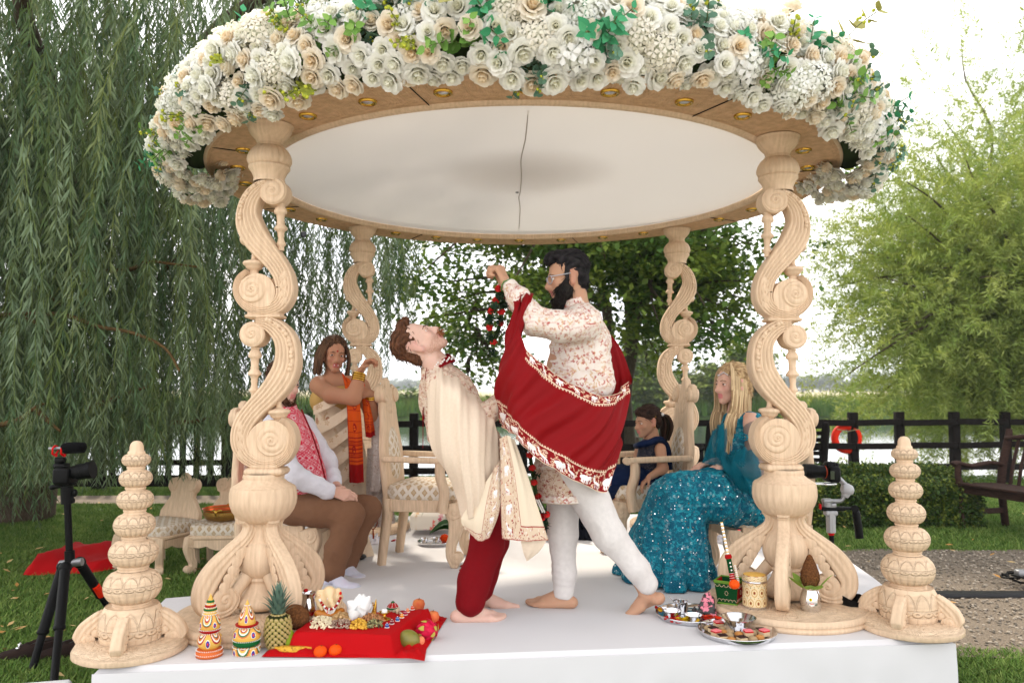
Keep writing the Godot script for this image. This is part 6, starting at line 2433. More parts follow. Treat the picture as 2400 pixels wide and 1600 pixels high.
func build_trays(r: RandomNumberGenerator, pearl: Material) -> void:
	var pm: StandardMaterial3D = M.steel
	var C := func(X: float, Y: float, y := .006) -> Vector3: return Fl(1520 + X / 7.35, 1340 + Y / 7.35, y)
	var t := thing("steel_tray", "round steel tray of bowls, petals and the dark figurine, nearer the teal skirt", "tray", C.call(725, 780, .0))
	lathe_part(t, "tray", plate_mesh(.158), pm, 56)
	var t2 := thing("steel_tray", "round steel tray of sweets in front, by the front right pillar base", "tray", C.call(1530, 1075, .0))
	lathe_part(t2, "tray", plate_mesh(.165), pm, 56)
	var cup := thing("steel_cup", "tall steel cup with a spoon standing at the back of the left tray", "cup", C.call(560, 690))
	lathe_part(cup, "wall", [[0, .001], [.032, .0], [.034, .05], [.0345, .052], [.0335, .05], [.031, .004], [0, .004]], pm)
	var sp := MB.new()
	sp.tube([V(-.03, .014, .02), V(-.03, .045, .02), V(-.06, .078, .02)], [.0025, .002, .0015], 6)
	sp.ball(V(-.03, .012, .02), V(.009, .011, .004))
	tag(put("spoon", sp.mesh(), pm, null, cup.position), "thin steel spoon hooked over the tall cup's rim on the left tray", "spoon")
	for q in [[412, 800, .040, .036, "small steel bowl of red powder at the front left of the left tray", Color(.55, .05, .10)], [778, 865, .039, .034, "small steel bowl of clear liquid beside the orange petals", Color(.5, .5, .5)]]:
		var w := thing("steel_bowl", q[4], "bowl", C.call(q[0], q[1]))
		lathe_part(w, "wall", [[0, .001], [q[2] * .8, .0], [q[2] * .95, q[3] * .4], [q[2], q[3]], [q[2] * 1.04, q[3] + .001], [q[2] * .97, q[3] - .002], [q[2] * .88, q[3] * .4], [q[2] * .7, .005], [0, .005]], pm)
		lathe_part(w, "contents", [[0, q[3] * .45], [q[2] * .89, q[3] * .42]], mat("bowl_fill", q[5], .3 if q[1] > 820 else .9), 20)
	var pet := MB.new()
	pet.rows([PackedVector3Array([V(-1, .25, -.5), V(-.3, .0, -.75), V(.5, .05, -.7), V(1, .35, -.3)]), PackedVector3Array([V(-1.05, .1, 0), V(-.3, -.1, 0), V(.5, -.05, 0), V(1.1, .25, 0)]), PackedVector3Array([V(-1, .25, .5), V(-.3, .05, .75), V(.5, .1, .7), V(1, .4, .3)])], false, false)
	var ptm := pet.mesh()
	var petals := func(label: String, cx: float, cy: float, n: int, spread: float, c1: Color, c2: Color) -> void:
		var h := thing("petal_heap", label, "petals", C.call(cx, cy, .008))
		for i in n:
			var o := put("petal", ptm, grainy(mat("petal_%s_%d" % [label.left(6), i % 2], c1 if i % 2 else c2, .6), M.pale_wood.albedo_texture, Vector3.ONE) if not M.has("petal_%s_%d" % [label.left(6), i % 2]) else M["petal_%s_%d" % [label.left(6), i % 2]], h)
			o.transform = Transform3D(Basis.from_euler(V(r.randf_range(-.5, .5), r.randf() * TAU, r.randf_range(-.5, .5))).scaled(Vector3.ONE * r.randf_range(.010, .016)), V(r.randfn(0, spread), r.randf_range(.002, .022), r.randfn(0, spread * .7)))
	petals.call("orange and coral petals at the right of the left tray", 1040, 850, 20, .02, Color(.90, .22, .08), Color(.88, .32, .22))
	petals.call("yellow petals between the two small bowls", 620, 870, 12, .018, Color(.88, .74, .08), Color(.86, .68, .12))
	petals.call("deep red petals along the left tray's front edge", 440, 860, 12, .018, Color(.72, .03, .05), Color(.80, .10, .06))
	petals.call("mixed red and yellow petals at the left tray's left edge", 240, 700, 10, .014, Color(.70, .05, .05), Color(.86, .66, .10))
	var fg := thing("dark_figurine", "dark metal seated elephant-headed figurine dusted with pink powder, leaning on the left tray", "figurine", C.call(1010, 760), -.5)
	var s := SDF.new(V(-.075, -.004, -.055), V(.06, .115, .06), .0034)
	s.k = .005
	s.ell(V(.01, .016, .0), V(.036, .018, .03), Basis())
	s.cap(V(.0, .02, .02), V(-.03, .02, .03), .014, .011)
	s.cap(V(.02, .02, .01), V(.045, .012, .03), .014, .010)
	s.cap(V(.01, .03, 0), V(.012, .062, .0), .024, .02)
	s.ell(V(.0, .080, .008), V(.017, .018, .017), Basis())
	s.cap(V(.002, .092, .004), V(.012, .108, .0), .012, .004)
	s.cap(V(-.010, .074, .018), V(-.022, .05, .026), .008, .006)
	s.cap(V(-.022, .05, .026), V(-.012, .038, .03), .006, .004)
	for d in [-1.0, 1.0]:
		s.ell(V(.012 + .012 * d, .078, .0), V(.013, .014, .004), Basis(Vector3.UP, .8 * d))
	s.cap(V(.0, .06, .018), V(-.022, .042, .022), .008, .007)
	s.cap(V(.024, .06, .004), V(.038, .042, .014), .008, .007)
	s.cap(V(-.042, .012, .01), V(-.062, .018, .0), .011, .007)
	s.cap(V(-.062, .018, .0), V(-.056, .034, .0), .005, .004)
	var b := MB.new()
	s.mesh_into(b)
	b.colored = true
	var dn := FastNoiseLite.new()
	dn.frequency = 30.0
	for i in b.v.size():
		var q := b.v[i]
		var k := dn.get_noise_3d(q.x, q.y, q.z) + (.25 if q.y > .07 else -.12)
		b.col[i] = Color(.75, .22, .30) if k > .18 else Color(.030, .024, .024)
	var dmm := mat("dark_bronze", Color.WHITE, .45)
	dmm.vertex_color_use_as_albedo = true
	put("body", b.mesh(), dmm, fg)
	var cb := thing("conical_bowl", "flared steel bowl of pink powder standing on the sweets tray", "bowl", C.call(1560, 1010))
	lathe_part(cb, "wall", [[0, .001], [.030, .0], [.032, .006], [.072, .058], [.0745, .059], [.072, .056], [.030, .007], [0, .007]], pm, 40)
	lathe_part(cb, "powder", [[0, .034], [.012, .030], [.03, .022], [.044, .024]], mat("pink_powder", Color(.85, .22, .38), 1.0), 20)
	var choc := mat("chocolate", Color(.20, .11, .09), .5)
	var milk := mat("milk_sweet", Color(.80, .70, .56), .8)
	var pink := mat("pink_sweet", Color(.88, .48, .50), .8)
	var ruby := mat("ruby_layer", Color(.78, .03, .06), .5)
	var bis := mat("biscuit", Color(.72, .50, .28), .9)
	var bis2 := mat("nan_khatai", Color(.66, .56, .43), .9)
	var bars := [[1120, 1020, 1, "chocolate-topped sweet at the tray's left"], [1280, 1150, 1, "chocolate-topped sweet at the tray's front"], [1615, 1180, 1, "chocolate-topped sweet at the tray's front right of the middle biscuit"], [1940, 1040, 1, "chocolate-topped sweet at the tray's right back"], [1210, 930, 0, "pink-topped sweet at the tray's back left"], [1170, 1090, 0, "pink-topped sweet beside the left chocolate sweet"], [1720, 1090, 0, "pink-topped sweet right of the flared bowl"], [2000, 1080, 0, "pink-topped sweet at the tray's right edge"]]
	for q in bars:
		var w := thing("layered_sweet", q[3], "sweet", C.call(q[0], q[1] + 20), .3 + .2 * sin(q[0]), "square layered sweets on the tray")
		var m1 := MB.new()
		m1.box(V(0, .009, 0), V(.036, .018, .032), .002)
		put("milk_layer", m1.mesh(), milk, w)
		var m2 := MB.new()
		m2.box(V(0, .0203, 0), V(.037, .004, .033), .0015)
		put("middle_layer", m2.mesh(), choc if q[2] else ruby, w)
		if not q[2]:
			var m3 := MB.new()
			m3.box(V(0, .0252, 0), V(.036, .0055, .032), .002)
			put("pink_top", m3.mesh(), pink, w)
	var rounds := [[1035, 985, 1, "pale round biscuit at the tray's far left"], [1270, 1000, 1, "pale round biscuit behind the left chocolate sweet"], [1400, 1050, 1, "pale round biscuit left of the flared bowl's foot"], [1390, 1115, 1, "pale round biscuit in the tray's middle"], [1560, 1090, 0, "ribbed golden biscuit before the flared bowl"], [1430, 1190, 0, "ribbed golden biscuit at the tray's front edge"], [1285, 1060, 0, "ribbed golden biscuit between two pale ones"], [1795, 1065, 1, "pale round biscuit behind the right pink sweet"], [1800, 1175, 1, "pale flat biscuit at the tray's front right"], [1920, 1150, 0, "ribbed golden biscuit at the tray's right front"]]
	for q in rounds:
		var w := thing("biscuit", q[3], "biscuit", C.call(q[0], q[1] + 12), .0, "biscuits on the sweets tray")
		lathe_part(w, "crumb", [[0, 0], [.017, .0], [.0205, .007], [.016, .015], [.008, .0185], [0, .019]], bis2 if q[2] else bis, 28, Vector3.ZERO, null if q[2] else func(rr, th, _i): return rr * (.93 + .07 * cos(th * 12.0)))
	var y0 := .056
	var bk := thing("painted_basket", "red and green square basket with lace trim on the front right pillar base", "basket", Fl(1711, 1412, y0), -.55)
	var green := mat("green_velvet", Color(.02, .24, .10), .8)
	var redv := mat("red_velvet", Color(.62, .03, .05), .8)
	var lace := mat("lace", Color(.80, .70, .58), .8)
	var trim := mat("green_braid", Color(.38, .52, .18), .8)
	for k in 4:
		var b2 := MB.new()
		var bs := Basis(Vector3.UP, k * PI / 2)
		var q := [bs * V(-.043, 0, .043), bs * V(.043, 0, .043), bs * V(.056, .105, .056), bs * V(-.056, .105, .056)]
		var inn := bs * V(0, 0, -.005)
		b2.rows([PackedVector3Array([q[0], q[1]]), PackedVector3Array([q[3], q[2]]), PackedVector3Array([q[3], q[2]]), PackedVector3Array([q[3] + inn, q[2] + inn]), PackedVector3Array([q[3] + inn, q[2] + inn]), PackedVector3Array([q[0] + inn, q[1] + inn])], false, false)
		put("side", b2.mesh(), green if k % 2 == 0 else redv, bk)
		for e in [[.004, .0440, trim, .010], [.103, .0560, trim, .014]]:
			var b3 := MB.new()
			bar(b3, bs * V(-e[1] - .002, e[0], e[1]), bs * V(e[1] + .002, e[0], e[1]), .007, e[3], .003)
			put("braid", b3.mesh(), e[2], bk)
		var lb := MB.new()
		for side in 2:
			for i in 5:
				var u := (i - 2) * .0205 * (1.0 if side else .82)
				var yb := .093 if side else .014
				var zz := .043 + .013 * yb / .105 + .0015
				for w in 5:
					var a := PI * (w + .5) / 5.0
					lb.ball(bs * V(u + .009 * cos(a), yb + (-.011 if side else .011) * sin(a), zz), bs.inverse().get_scale() * .0022, Basis(), 5, 4)
		for w in 8: lb.ball(bs * V(.007 * cos(TAU * w / 8.0), .054 + .009 * sin(TAU * w / 8.0), .0512), Vector3.ONE * .002, Basis(), 5, 4)
		put("lace_trim", lb.mesh(), lace, bk)
	var bottom := MB.new()
	bottom.box(V(0, .004, 0), V(.084, .006, .084), .001)
	put("bottom", bottom.mesh(), redv, bk)
	var D := func(X: float, Y: float, z := 3.60) -> Vector3: return P(1660 + X / 5.2275, 1200 + Y / 5.2275, z)
	var stick := func(label: String, a: Vector3, c: Vector3, full: bool) -> void:
		var w := thing("decorated_stick", label, "dance stick", c, .0, "decorated sticks in the basket")
		var axis := a - c
		var n := 26
		for k in 3:
			var b4 := MB.new()
			for i in n:
				var f := lerpf(.42 if full else .0, 1.0, (i + .5) / n)
				if i % 3 == k: b4.tube([axis * (f - .009), axis * (f + .009)], [.0072, .0072], 10)
			put("striped_band", b4.mesh(), [M.steel, M.gold_paint, pearl][k], w)
		if full:
			var b5 := MB.new()
			b5.tube([axis * -.08, axis * .08], [.0125], 12)
			put("red_grip", b5.mesh(), redv, w)
			var b6 := MB.new()
			b6.tube([axis * .081, axis * .33], [.012], 12)
			put("green_grip", b6.mesh(), green, w)
			var b7 := MB.new()
			b7.tube([axis * .331, axis * .36, axis * .41], [.013, .017, .014], 12)
			put("red_collar", b7.mesh(), redv, w)
			var b8 := MB.new()
			for i in 3: b8.ball(axis * (.14 + .065 * i) + V(.0, .0, .0125), V(.004, .004, .002), Basis(), 10, 6)
			for i in 4: b8.tube([axis * (-.05 + .04 * i), axis * (-.045 + .04 * i)], [.0138], 12)
			put("sequins", b8.mesh(), pearl, w)
	stick.call("long decorated stick with green grip leaning out of the basket", D.call(163, 120, 3.66), D.call(298, 800, 3.60), true)
	stick.call("shorter striped stick behind the green grip in the basket", D.call(325, 640, 3.60), D.call(370, 860, 3.58), false)
	var og := thing("orange_fruit", "orange fruit peeking out of the painted basket", "orange", D.call(322, 850, 3.57))
	ball_part(og, "peel", V(0, -.012, 0), V(.024, .021, .022), M.tangerine_skin)
	var jm := mat("jar_pattern", Color.WHITE, .35)
	jm.albedo_texture = painted(256, 128, func(u, v):
		var gold := Color(.72, .52, .22)
		var cr := Color(.88, .80, .64)
		if v > .80 or v < .06:
			var q := W(fposmod(u * 9.0, 1.0) - .5, (v - .9) * 4.0)
			if q.length() < .3: return Color(.60, .06, .06) if q.x < .05 else Color(.05, .30, .15)
			return cr if v < .97 else gold
		if v > .77: return Color(.62, .06, .06)
		var row := floorf(v * 6.5)
		var d := W((fposmod(u * 10.0 + .5 * fposmod(row, 2.0), 1.0) - .5) * 1.0, fposmod(v * 6.5, 1.0) - .5).length()
		if d < .10: return Color(.42, .10, .05)
		if d < .17: return gold
		if d > .33 and d < .39: return gold
		if d > .66: return Color(.05, .25, .15)
		return cr)
	var jar := thing("decorated_jar", "cream and gold lidded jar with red bands beside the basket", "jar", Fl(1770, 1425, y0))
	lathe_part(jar, "steel_foot", [[0, 0], [.043, .0], [.051, .008], [.053, .016]], pm, 40)
	lathe_part(jar, "patterned_wall", [[.053, .016], [.054, .018], [.054, .118], [.053, .12]], jm, 40)
	lathe_part(jar, "rim", [[.053, .12], [.0555, .122], [.0555, .127], [.052, .129]], pm, 40)
	lathe_part(jar, "lid_band", [[.0555, .129], [.0555, .146], [.049, .152]], jm, 40)
	lathe_part(jar, "lid_top", [[.049, .152], [.03, .156], [0, .157]], M.gold_paint, 40)
	var kp := thing("steel_water_pot", "polished steel pot with two small stickers on the front right pillar base", "pot", Fl(1901, 1432, y0))
	lathe_part(kp, "wall", [[0, .0], [.034, .0], [.042, .008], [.046, .03], [.0465, .052], [.042, .078], [.035, .096], [.033, .100], [.041, .111], [.0415, .113], [.039, .112], [.031, .1], [.035, .05]], pm, 44)
	var stk := func(called: String, c: Color, a: float, y: float, rr: float, w: float, h: float) -> Node:
		var b9 := MB.new()
		var rows := []
		for i in 5:
			var row := PackedVector3Array()
			for j in 9:
				var u := j / 4.0 - 1.0
				var v := i / 2.0 - 1.0
				var k := sqrt(maxf(.0, 1.0 - v * v)) if absf(v) < 1.0 else .02
				row.append(V(sin(a + u * w * k / rr) * rr, y + v * h, cos(a + u * w * k / rr) * rr))
			rows.append(row)
		b9.rows(rows, false, false)
		return put(called, b9.mesh(), mat(called, c, .5), kp)
	stk.call("yellow_sticker", Color(.90, .78, .10), -.35, .062, .0462, .0075, .0075)
	stk.call("white_sticker", Color(.88, .86, .84), -.25, .040, .0474, .012, .0085)
	stk.call("red_strip", Color(.75, .08, .08), -.25, .044, .0476, .010, .002)
	var two := TextMesh.new()
	two.text = "2"
	two.font_size = 12
	two.pixel_size = .0009
	two.depth = .0004
	var td := put("numeral", two, M.black_plastic, kp, V(sin(-.35) * .0468, .062, cos(-.35) * .0468))
	td.rotation.y = -.35
	var cc := thing("pointed_coconut", "hairy husked coconut standing in the steel water pot", "coconut", kp.position + V(.0, .10, 0))
	lathe_part(cc, "husk", [[0, .0], [.03, .01], [.042, .04], [.04, .07], [.026, .11], [.012, .142], [.004, .15], [0, .148]], M.coconut_husk, 20)
	var hb := MB.new()
	for i in 420:
		var a := r.randf() * TAU
		var y := r.randf_range(.0, .13)
		var rr := lerpf(.043, .012, smoothstep(.04, .14, y))
		var q := V(cos(a) * rr, y, sin(a) * rr) * 1.01
		var e := V(cos(a + r.randf_range(-.3, .3)) * rr * .75, y + r.randf_range(.012, .03), sin(a) * rr * .75) * 1.02
		var s9 := V(-sin(a), 0, cos(a)) * .0006
		hb.tri(hb.p(q - s9), hb.p(q + s9), hb.p(e))
	tag(put("fibres", hb.mesh(), M.coconut_fibre, cc), "", "", "", "stuff")
	var ml := mat("betel_leaf", Color(.50, .62, .25), .5)
	ml.backlight_enabled = true
	ml.backlight = Color(.3, .4, .15)
	var lf := thing("betel_leaves", "pale green leaves fanned round the coconut in the steel pot", "leaves", kp.position + V(0, .10, 0))
	for q in [[-2.75, .125, .6], [-1.9, .07, .55], [-1.35, .065, .6], [-.5, .09, .95], [2.2, .08, .8]]:
		var b10 := MB.new()
		var rows := []
		var o := V(cos(q[0]), 0, -sin(q[0]))
		var sd := V(-o.z, 0, o.x)
		for i in 8:
			var f := i / 7.0
			var w := .026 * sin(PI * pow(f * .97 + .03, .75)) + .001
			var c: Vector3 = o * (.030 + q[1] * f * .75) + Vector3.UP * (.0 + q[1] * q[2] * f * (1.25 - .4 * f))
			rows.append(PackedVector3Array([c - sd * w + o * w * .25, c - sd * w * .5 + o * w * .05, c, c + sd * w * .5 + o * w * .05, c + sd * w + o * w * .25]))
		b10.rows(rows, false, false)
		put("leaf", b10.mesh(), ml, lf)
	var lh := thing("lens_hood", "black petal-shaped lens hood on the front right pillar base", "lens hood", Fl(1996, 1418, y0))
	var hoodr := []
	for q in [[.046, .0], [.047, .022], [.050, 1.0], [.048, 1.0], [.045, .022], [.044, .0]]:
		var row := PackedVector3Array()
		for j in 48:
			var a := TAU * j / 48.0
			var yy: float = q[1] if q[1] < .5 else .036 + .011 * cos(2.0 * a + .6)
			row.append(V(cos(a) * q[0], yy, sin(a) * q[0]))
		hoodr.append(row)
	var hm := MB.new()
	hm.rows(hoodr, true)
	put("shell", hm.mesh(), M.black_plastic, lh)

func crumple(called: String, label: String, cat: String, at: Vector3, sx: float, sz: float, h: float, m: Material, seed_: int, fq := 14.0) -> void:
	var b := MB.new()
	var n := FastNoiseLite.new()
	n.seed = seed_
	n.frequency = fq
	n.fractal_octaves = 3
	var rows := []
	for i in 17:
		var row := PackedVector3Array()
		for j in 21:
			var u := j / 10.0 - 1.0
			var v := i / 8.0 - 1.0
			var k := clampf(1.0 - pow(maxf(absf(u), absf(v)), 3.0), .0, 1.0)
			row.append(at + V(u * sx * .5 + .12 * sx * n.get_noise_2d(u, v), .003 + h * k * (.55 + .75 * n.get_noise_2d(u * sx, v * sz + 5.0)), v * sz * .5 + .12 * sz * n.get_noise_2d(v + 9.0, u)))
		rows.append(row)
	b.rows(rows, false, false)
	tag(put(called, b.mesh(), m), label, cat)

func build_back_items(r: RandomNumberGenerator) -> void:
	var Z := func(X: float, Y: float, y := .0) -> Vector3: return Fl(840 + X / 7.35, 1140 + Y / 7.35, y)
	var white := mat("tissue", Color(.86, .86, .90), .95)
	crumple("paper_tissue", "crumpled white tissue on the stage before the standing woman", "tissue", Z.call(270, 980), .13, .10, .07, white, 3)
	crumple("plastic_bag", "crumpled clear and green plastic packet beside the standing woman's feet", "plastic packet", Z.call(480, 830) + V(0, .05, -.25), .24, .16, .06, mat("packet", Color(.66, .70, .66), .25), 5)
	crumple("white_wrap", "white cloth bundle behind the seated man's knees", "cloth", Z.call(160, 780) + V(.0, .05, -.1), .16, .14, .20, white, 6)
	crumple("navy_cloth", "dark navy cloth heaped behind the standing groom's legs", "cloth", Fl(1325, 1272) + V(0, 0, -.25), .42, .34, .32, mat("navy_cloth", Color(.03, .035, .08), .9), 8, 6.0)
	var cm := mat("floral_print", Color.WHITE, .9)
	cm.albedo_texture = painted(192, 192, func(u, v):
		var c := Color(.88, .85, .80)
		for i in 22:
			var p := W(fposmod(i * .377 + .1, 1.0), fposmod(i * .618, 1.0))
			var d := W(u, v) - p
			var R := .030 + .02 * fposmod(i * .29, 1.0)
			if d.length() < R * (.75 + .25 * cos(atan2(d.y, d.x) * 5.0 + i)): c = [Color(.82, .20, .42), Color(.88, .45, .40), Color(.75, .45, .62), Color(.86, .62, .25)][i % 4]
			elif absf(d.x + .3 * d.y) < .004 and d.y > .0 and d.y < .1: c = Color(.45, .46, .32)
		return c)
	cm.uv1_triplanar = true
	cm.uv1_scale = V(2.2, 2.2, 2.2)
	var cu := thing("floral_cushion", "white cushion printed with pink flowers behind the carved armchair", "cushion", Fl(1012, 1258) + V(0, .09, -.2))
	var cb := MB.new()
	cushion(cb, Vector3.ZERO, V(.34, .10, .32), .05)
	put("cover", cb.mesh(), cm, cu)
	var tr := thing("offering_tray", "steel tray with a leaf bundle under the carved armchair on the left", "tray", Z.call(1320, 990))
	lathe_part(tr, "tray", plate_mesh(.12), M.steel, 40)
	var gl := mat("banana_leaf", Color(.10, .28, .05), .45)
	var lv := thing("leaf_bundle", "glossy green leaf bundle lying on the back tray", "leaves", Z.call(1450, 880) + V(0, .03, 0))
	for i in 9:
		var b := MB.new()
		var a := -.5 + .15 * i
		var rows := []
		for k in 7:
			var f := k / 6.0
			var c := V(-.09 + .2 * f, .0 + .045 * sin(PI * f) + .008 * i * f, .04 * sin(a) * f)
			var w := .02 * sin(PI * (.1 + .88 * f))
			rows.append(PackedVector3Array([c + V(0, w, -w * .5), c, c + V(0, -w * .6, w)]))
		b.rows(rows, false, false)
		put("leaf", b.mesh(), gl, lv)
	var bl := thing("thread_ball", "ball of orange thread on the back tray", "thread", Z.call(1480, 965) + V(0, .03, 0))
	var tb := MB.new()
	for k in 14:
		var pth := []
		var bs := Basis(V(sin(k * 1.7), cos(k * 2.3), sin(k * .9)).normalized(), k * .7)
		for i in 13: pth.append(bs * V(cos(TAU * i / 12.0) * .026, .008 * sin(k * 1.3), sin(TAU * i / 12.0) * .026))
		tb.tube(pth, [.003], 5)
	tb.ball(Vector3.ZERO, Vector3.ONE * .025)
	put("windings", tb.mesh(), mat("orange_thread", Color(.80, .25, .05), .9), bl)
	for q in [[1130, 970, "steel bowl with a pale wrapped stick at the back tray's left"], [1340, 960, "small steel bowl beside the thread ball"]]:
		var bw := thing("steel_bowl", q[2], "bowl", Z.call(q[0], q[1], .01))
		lathe_part(bw, "wall", [[0, 0], [.02, .0], [.026, .03], [.0265, .032], [.023, .02], [0, .004]], M.steel, 20)
	var pet := MB.new()
	pet.ball(Vector3.ZERO, V(.02, .006, .013), Basis(Vector3.BACK, .3), 10, 6)
	for q in [[1085, 1325, "red rose petal by the carved armchair's front foot, farther one"], [1083, 1334, "red rose petal by the carved armchair's front foot, nearer one"], [922, 1266, "red rose petal by the rear left pillar base"]]:
		tag(put("rose_petal", pet.mesh(), M.red_paint, null, Fl(q[0], q[1], .006)), q[2], "petal", "loose rose petals on the stage")
	crumple("white_bag", "white packet with red wrapping under the chair of the woman in teal", "packet", Fl(1735, 1275) + V(0, 0, -.1), .26, .2, .06, white, 15)
	crumple("red_wrapper", "shiny red and orange wrapper on the white packet under the chair", "wrapper", Fl(1735, 1262) + V(.0, .04, -.12), .2, .1, .03, mat("foil", Color(.75, .10, .05), .25), 18)

# ---------- bodies: tapered capsules joined by a smooth minimum, meshed as surface nets ----------
class SDF:
	var lo: Vector3
	var h: float
	var n: Vector3i
	var f := PackedFloat32Array()
	var k := .02
	var frame := Transform3D()     # from the field's own axes to where the mesh goes

	func _init(a: Vector3, b: Vector3, cell: float):
		lo = a
		h = cell
		n = Vector3i(((b - a) / cell).ceil()) + Vector3i.ONE
		f.resize(n.x * n.y * n.z)

	func span(a: Vector3, b: Vector3) -> Array:
		var i0 := Vector3i(((a - lo) / h).floor()).clamp(Vector3i.ZERO, n - Vector3i.ONE)
		var i1 := Vector3i(((b - lo) / h).ceil()).clamp(Vector3i.ZERO, n - Vector3i.ONE)
		return [i0, i1]

	func cap(a: Vector3, b: Vector3, ra: float, rb: float, flat := Vector3.ONE, sgn := 1.0) -> void:
		var m := maxf(ra, rb) + k * 4.0
		var s := span(Vector3(minf(a.x, b.x), minf(a.y, b.y), minf(a.z, b.z)) - Vector3.ONE * m, Vector3(maxf(a.x, b.x), maxf(a.y, b.y), maxf(a.z, b.z)) + Vector3.ONE * m)
		var i0: Vector3i = s[0]
		var i1: Vector3i = s[1]
		var ab := b - a
		var inv := 1.0 / maxf(ab.length_squared(), 1e-9)
		var ik := 1.0 / k
		for z in range(i0.z, i1.z + 1):
			for y in range(i0.y, i1.y + 1):
				var q := Vector3(lo.x + i0.x * h, lo.y + y * h, lo.z + z * h)
				var at := (z * n.y + y) * n.x
				for x in range(i0.x, i1.x + 1):
					var pa := q - a
					var t := clampf(pa.dot(ab) * inv, .0, 1.0)
					var d := (pa - ab * t).length() - lerpf(ra, rb, t)
					f[at + x] += sgn * exp(-d * ik)
					q.x += h

	func ell(c: Vector3, r: Vector3, bs := Basis(), sgn := 1.0) -> void:
		var m := maxf(r.x, maxf(r.y, r.z)) + k * 4.0
		var s := span(c - Vector3.ONE * m, c + Vector3.ONE * m)
		var i0: Vector3i = s[0]
		var i1: Vector3i = s[1]
		var iv := bs.inverse()
		var ir := Vector3.ONE / r
		var ik := 1.0 / k
		for z in range(i0.z, i1.z + 1):
			for y in range(i0.y, i1.y + 1):
				var at := (z * n.y + y) * n.x
				for x in range(i0.x, i1.x + 1):
					var q := iv * (lo + Vector3(x, y, z) * h - c)
					var g := q * ir
					var l := g.length()
					var d := l * (l - 1.0) / maxf((g * ir).length(), 1e-6)
					f[at + x] += sgn * exp(-clampf(d * ik, -40.0, 40.0))

	func at(i: int) -> float:
		return f[i] - 1.0

	func mesh_into(b: MB) -> int:
		var first := b.v.size()
		var i0 := b.idx.size()
		var id := PackedInt32Array()
		id.resize(f.size())
		id.fill(-1)
		var sx := 1
		var sy := n.x
		var sz := n.x * n.y
		var offs := [0, sx, sy, sx + sy, sz, sz + sx, sz + sy, sz + sx + sy]
		var edges := [[0, 1], [2, 3], [4, 5], [6, 7], [0, 2], [1, 3], [4, 6], [5, 7], [0, 4], [1, 5], [2, 6], [3, 7]]
		var corner := [Vector3(0, 0, 0), Vector3(1, 0, 0), Vector3(0, 1, 0), Vector3(1, 1, 0), Vector3(0, 0, 1), Vector3(1, 0, 1), Vector3(0, 1, 1), Vector3(1, 1, 1)]
		for z in n.z - 1:
			for y in n.y - 1:
				var row := (z * n.y + y) * n.x
				for x in n.x - 1:
					var c := row + x
					var g0 := f[c] > 1.0
					if (f[c + 1] > 1.0) == g0 and (f[c + sy] > 1.0) == g0 and (f[c + sy + 1] > 1.0) == g0 and (f[c + sz] > 1.0) == g0 and (f[c + sz + 1] > 1.0) == g0 and (f[c + sz + sy] > 1.0) == g0 and (f[c + sz + sy + 1] > 1.0) == g0:
						continue
					var sum := Vector3.ZERO
					var cnt := 0
					for e in edges:
						var va := f[c + offs[e[0]]]
						var vb := f[c + offs[e[1]]]
						if (va > 1.0) != (vb > 1.0):
							var la := log(maxf(va, 1e-12))
							var lb := log(maxf(vb, 1e-12))
							sum += corner[e[0]].lerp(corner[e[1]], clampf(la / (la - lb), .0, 1.0))
							cnt += 1
					id[c] = b.p(frame * (lo + (Vector3(x, y, z) + sum / cnt) * h))
		for z in range(1, n.z - 1):
			for y in range(1, n.y - 1):
				var row := (z * n.y + y) * n.x
				for x in range(1, n.x - 1):
					var c := row + x
					var g := f[c] > 1.0
					if (f[c + 1] > 1.0) != g:
						face(b, id, c, c - sy, c - sy - sz, c - sz, g)
					if (f[c + sy] > 1.0) != g:
						face(b, id, c, c - sz, c - sz - sx, c - sx, g)
					if (f[c + sz] > 1.0) != g:
						face(b, id, c, c - sx, c - sx - sy, c - sy, g)
		b.orient(i0)
		return first

	func face(b: MB, id: PackedInt32Array, p0: int, p1: int, p2: int, p3: int, flip: bool) -> void:
		if id[p0] < 0 or id[p1] < 0 or id[p2] < 0 or id[p3] < 0: return
		if flip: b.quad(id[p0], id[p1], id[p2], id[p3])
		else: b.quad(id[p0], id[p3], id[p2], id[p1])

# ---------- people ----------
var who: Node3D

func part(called: String, b: MB, m: Material, label := "") -> MeshInstance3D:
	var o := put(called, b.mesh(), m, who, -who.position)
	if label: tag(o, label)
	return o

func facing(fwd: Vector3, up: Vector3) -> Basis:
	var z := fwd.normalized()
	var x := up.cross(z).normalized()
	return Basis(x, z.cross(x), z)

func flesh(bones: Array, cell: float, k: float, b: MB) -> void:
	var lo := Vector3.ONE * 1e9
	var hi := -lo
	for q in bones:
		var m := Vector3.ONE * (maxf(q[2], q[3]) + k * 2.0)
		lo = lo.min(q[0] - m).min(q[1] - m)
		hi = hi.max(q[0] + m).max(q[1] + m)
	var s := SDF.new(lo, hi, cell)
	s.k = k
	for q in bones: s.cap(q[0], q[1], q[2], q[3])
	s.mesh_into(b)

func wobble(b: MB, from: int, amp: float, freq: float, sc := Vector3.ONE) -> void:
	var me := b.mesh()
	var nn: PackedVector3Array = me.surface_get_arrays(0)[Mesh.ARRAY_NORMAL]
	var n := FastNoiseLite.new()
	n.seed = b.v.size() % 97
	n.frequency = freq
	n.fractal_type = FastNoiseLite.FRACTAL_RIDGED
	n.fractal_octaves = 2
	for i in range(from, b.v.size()):
		var q := b.v[i] * sc
		b.v[i] += nn[i] * (amp * n.get_noise_3d(q.x, q.y, q.z))

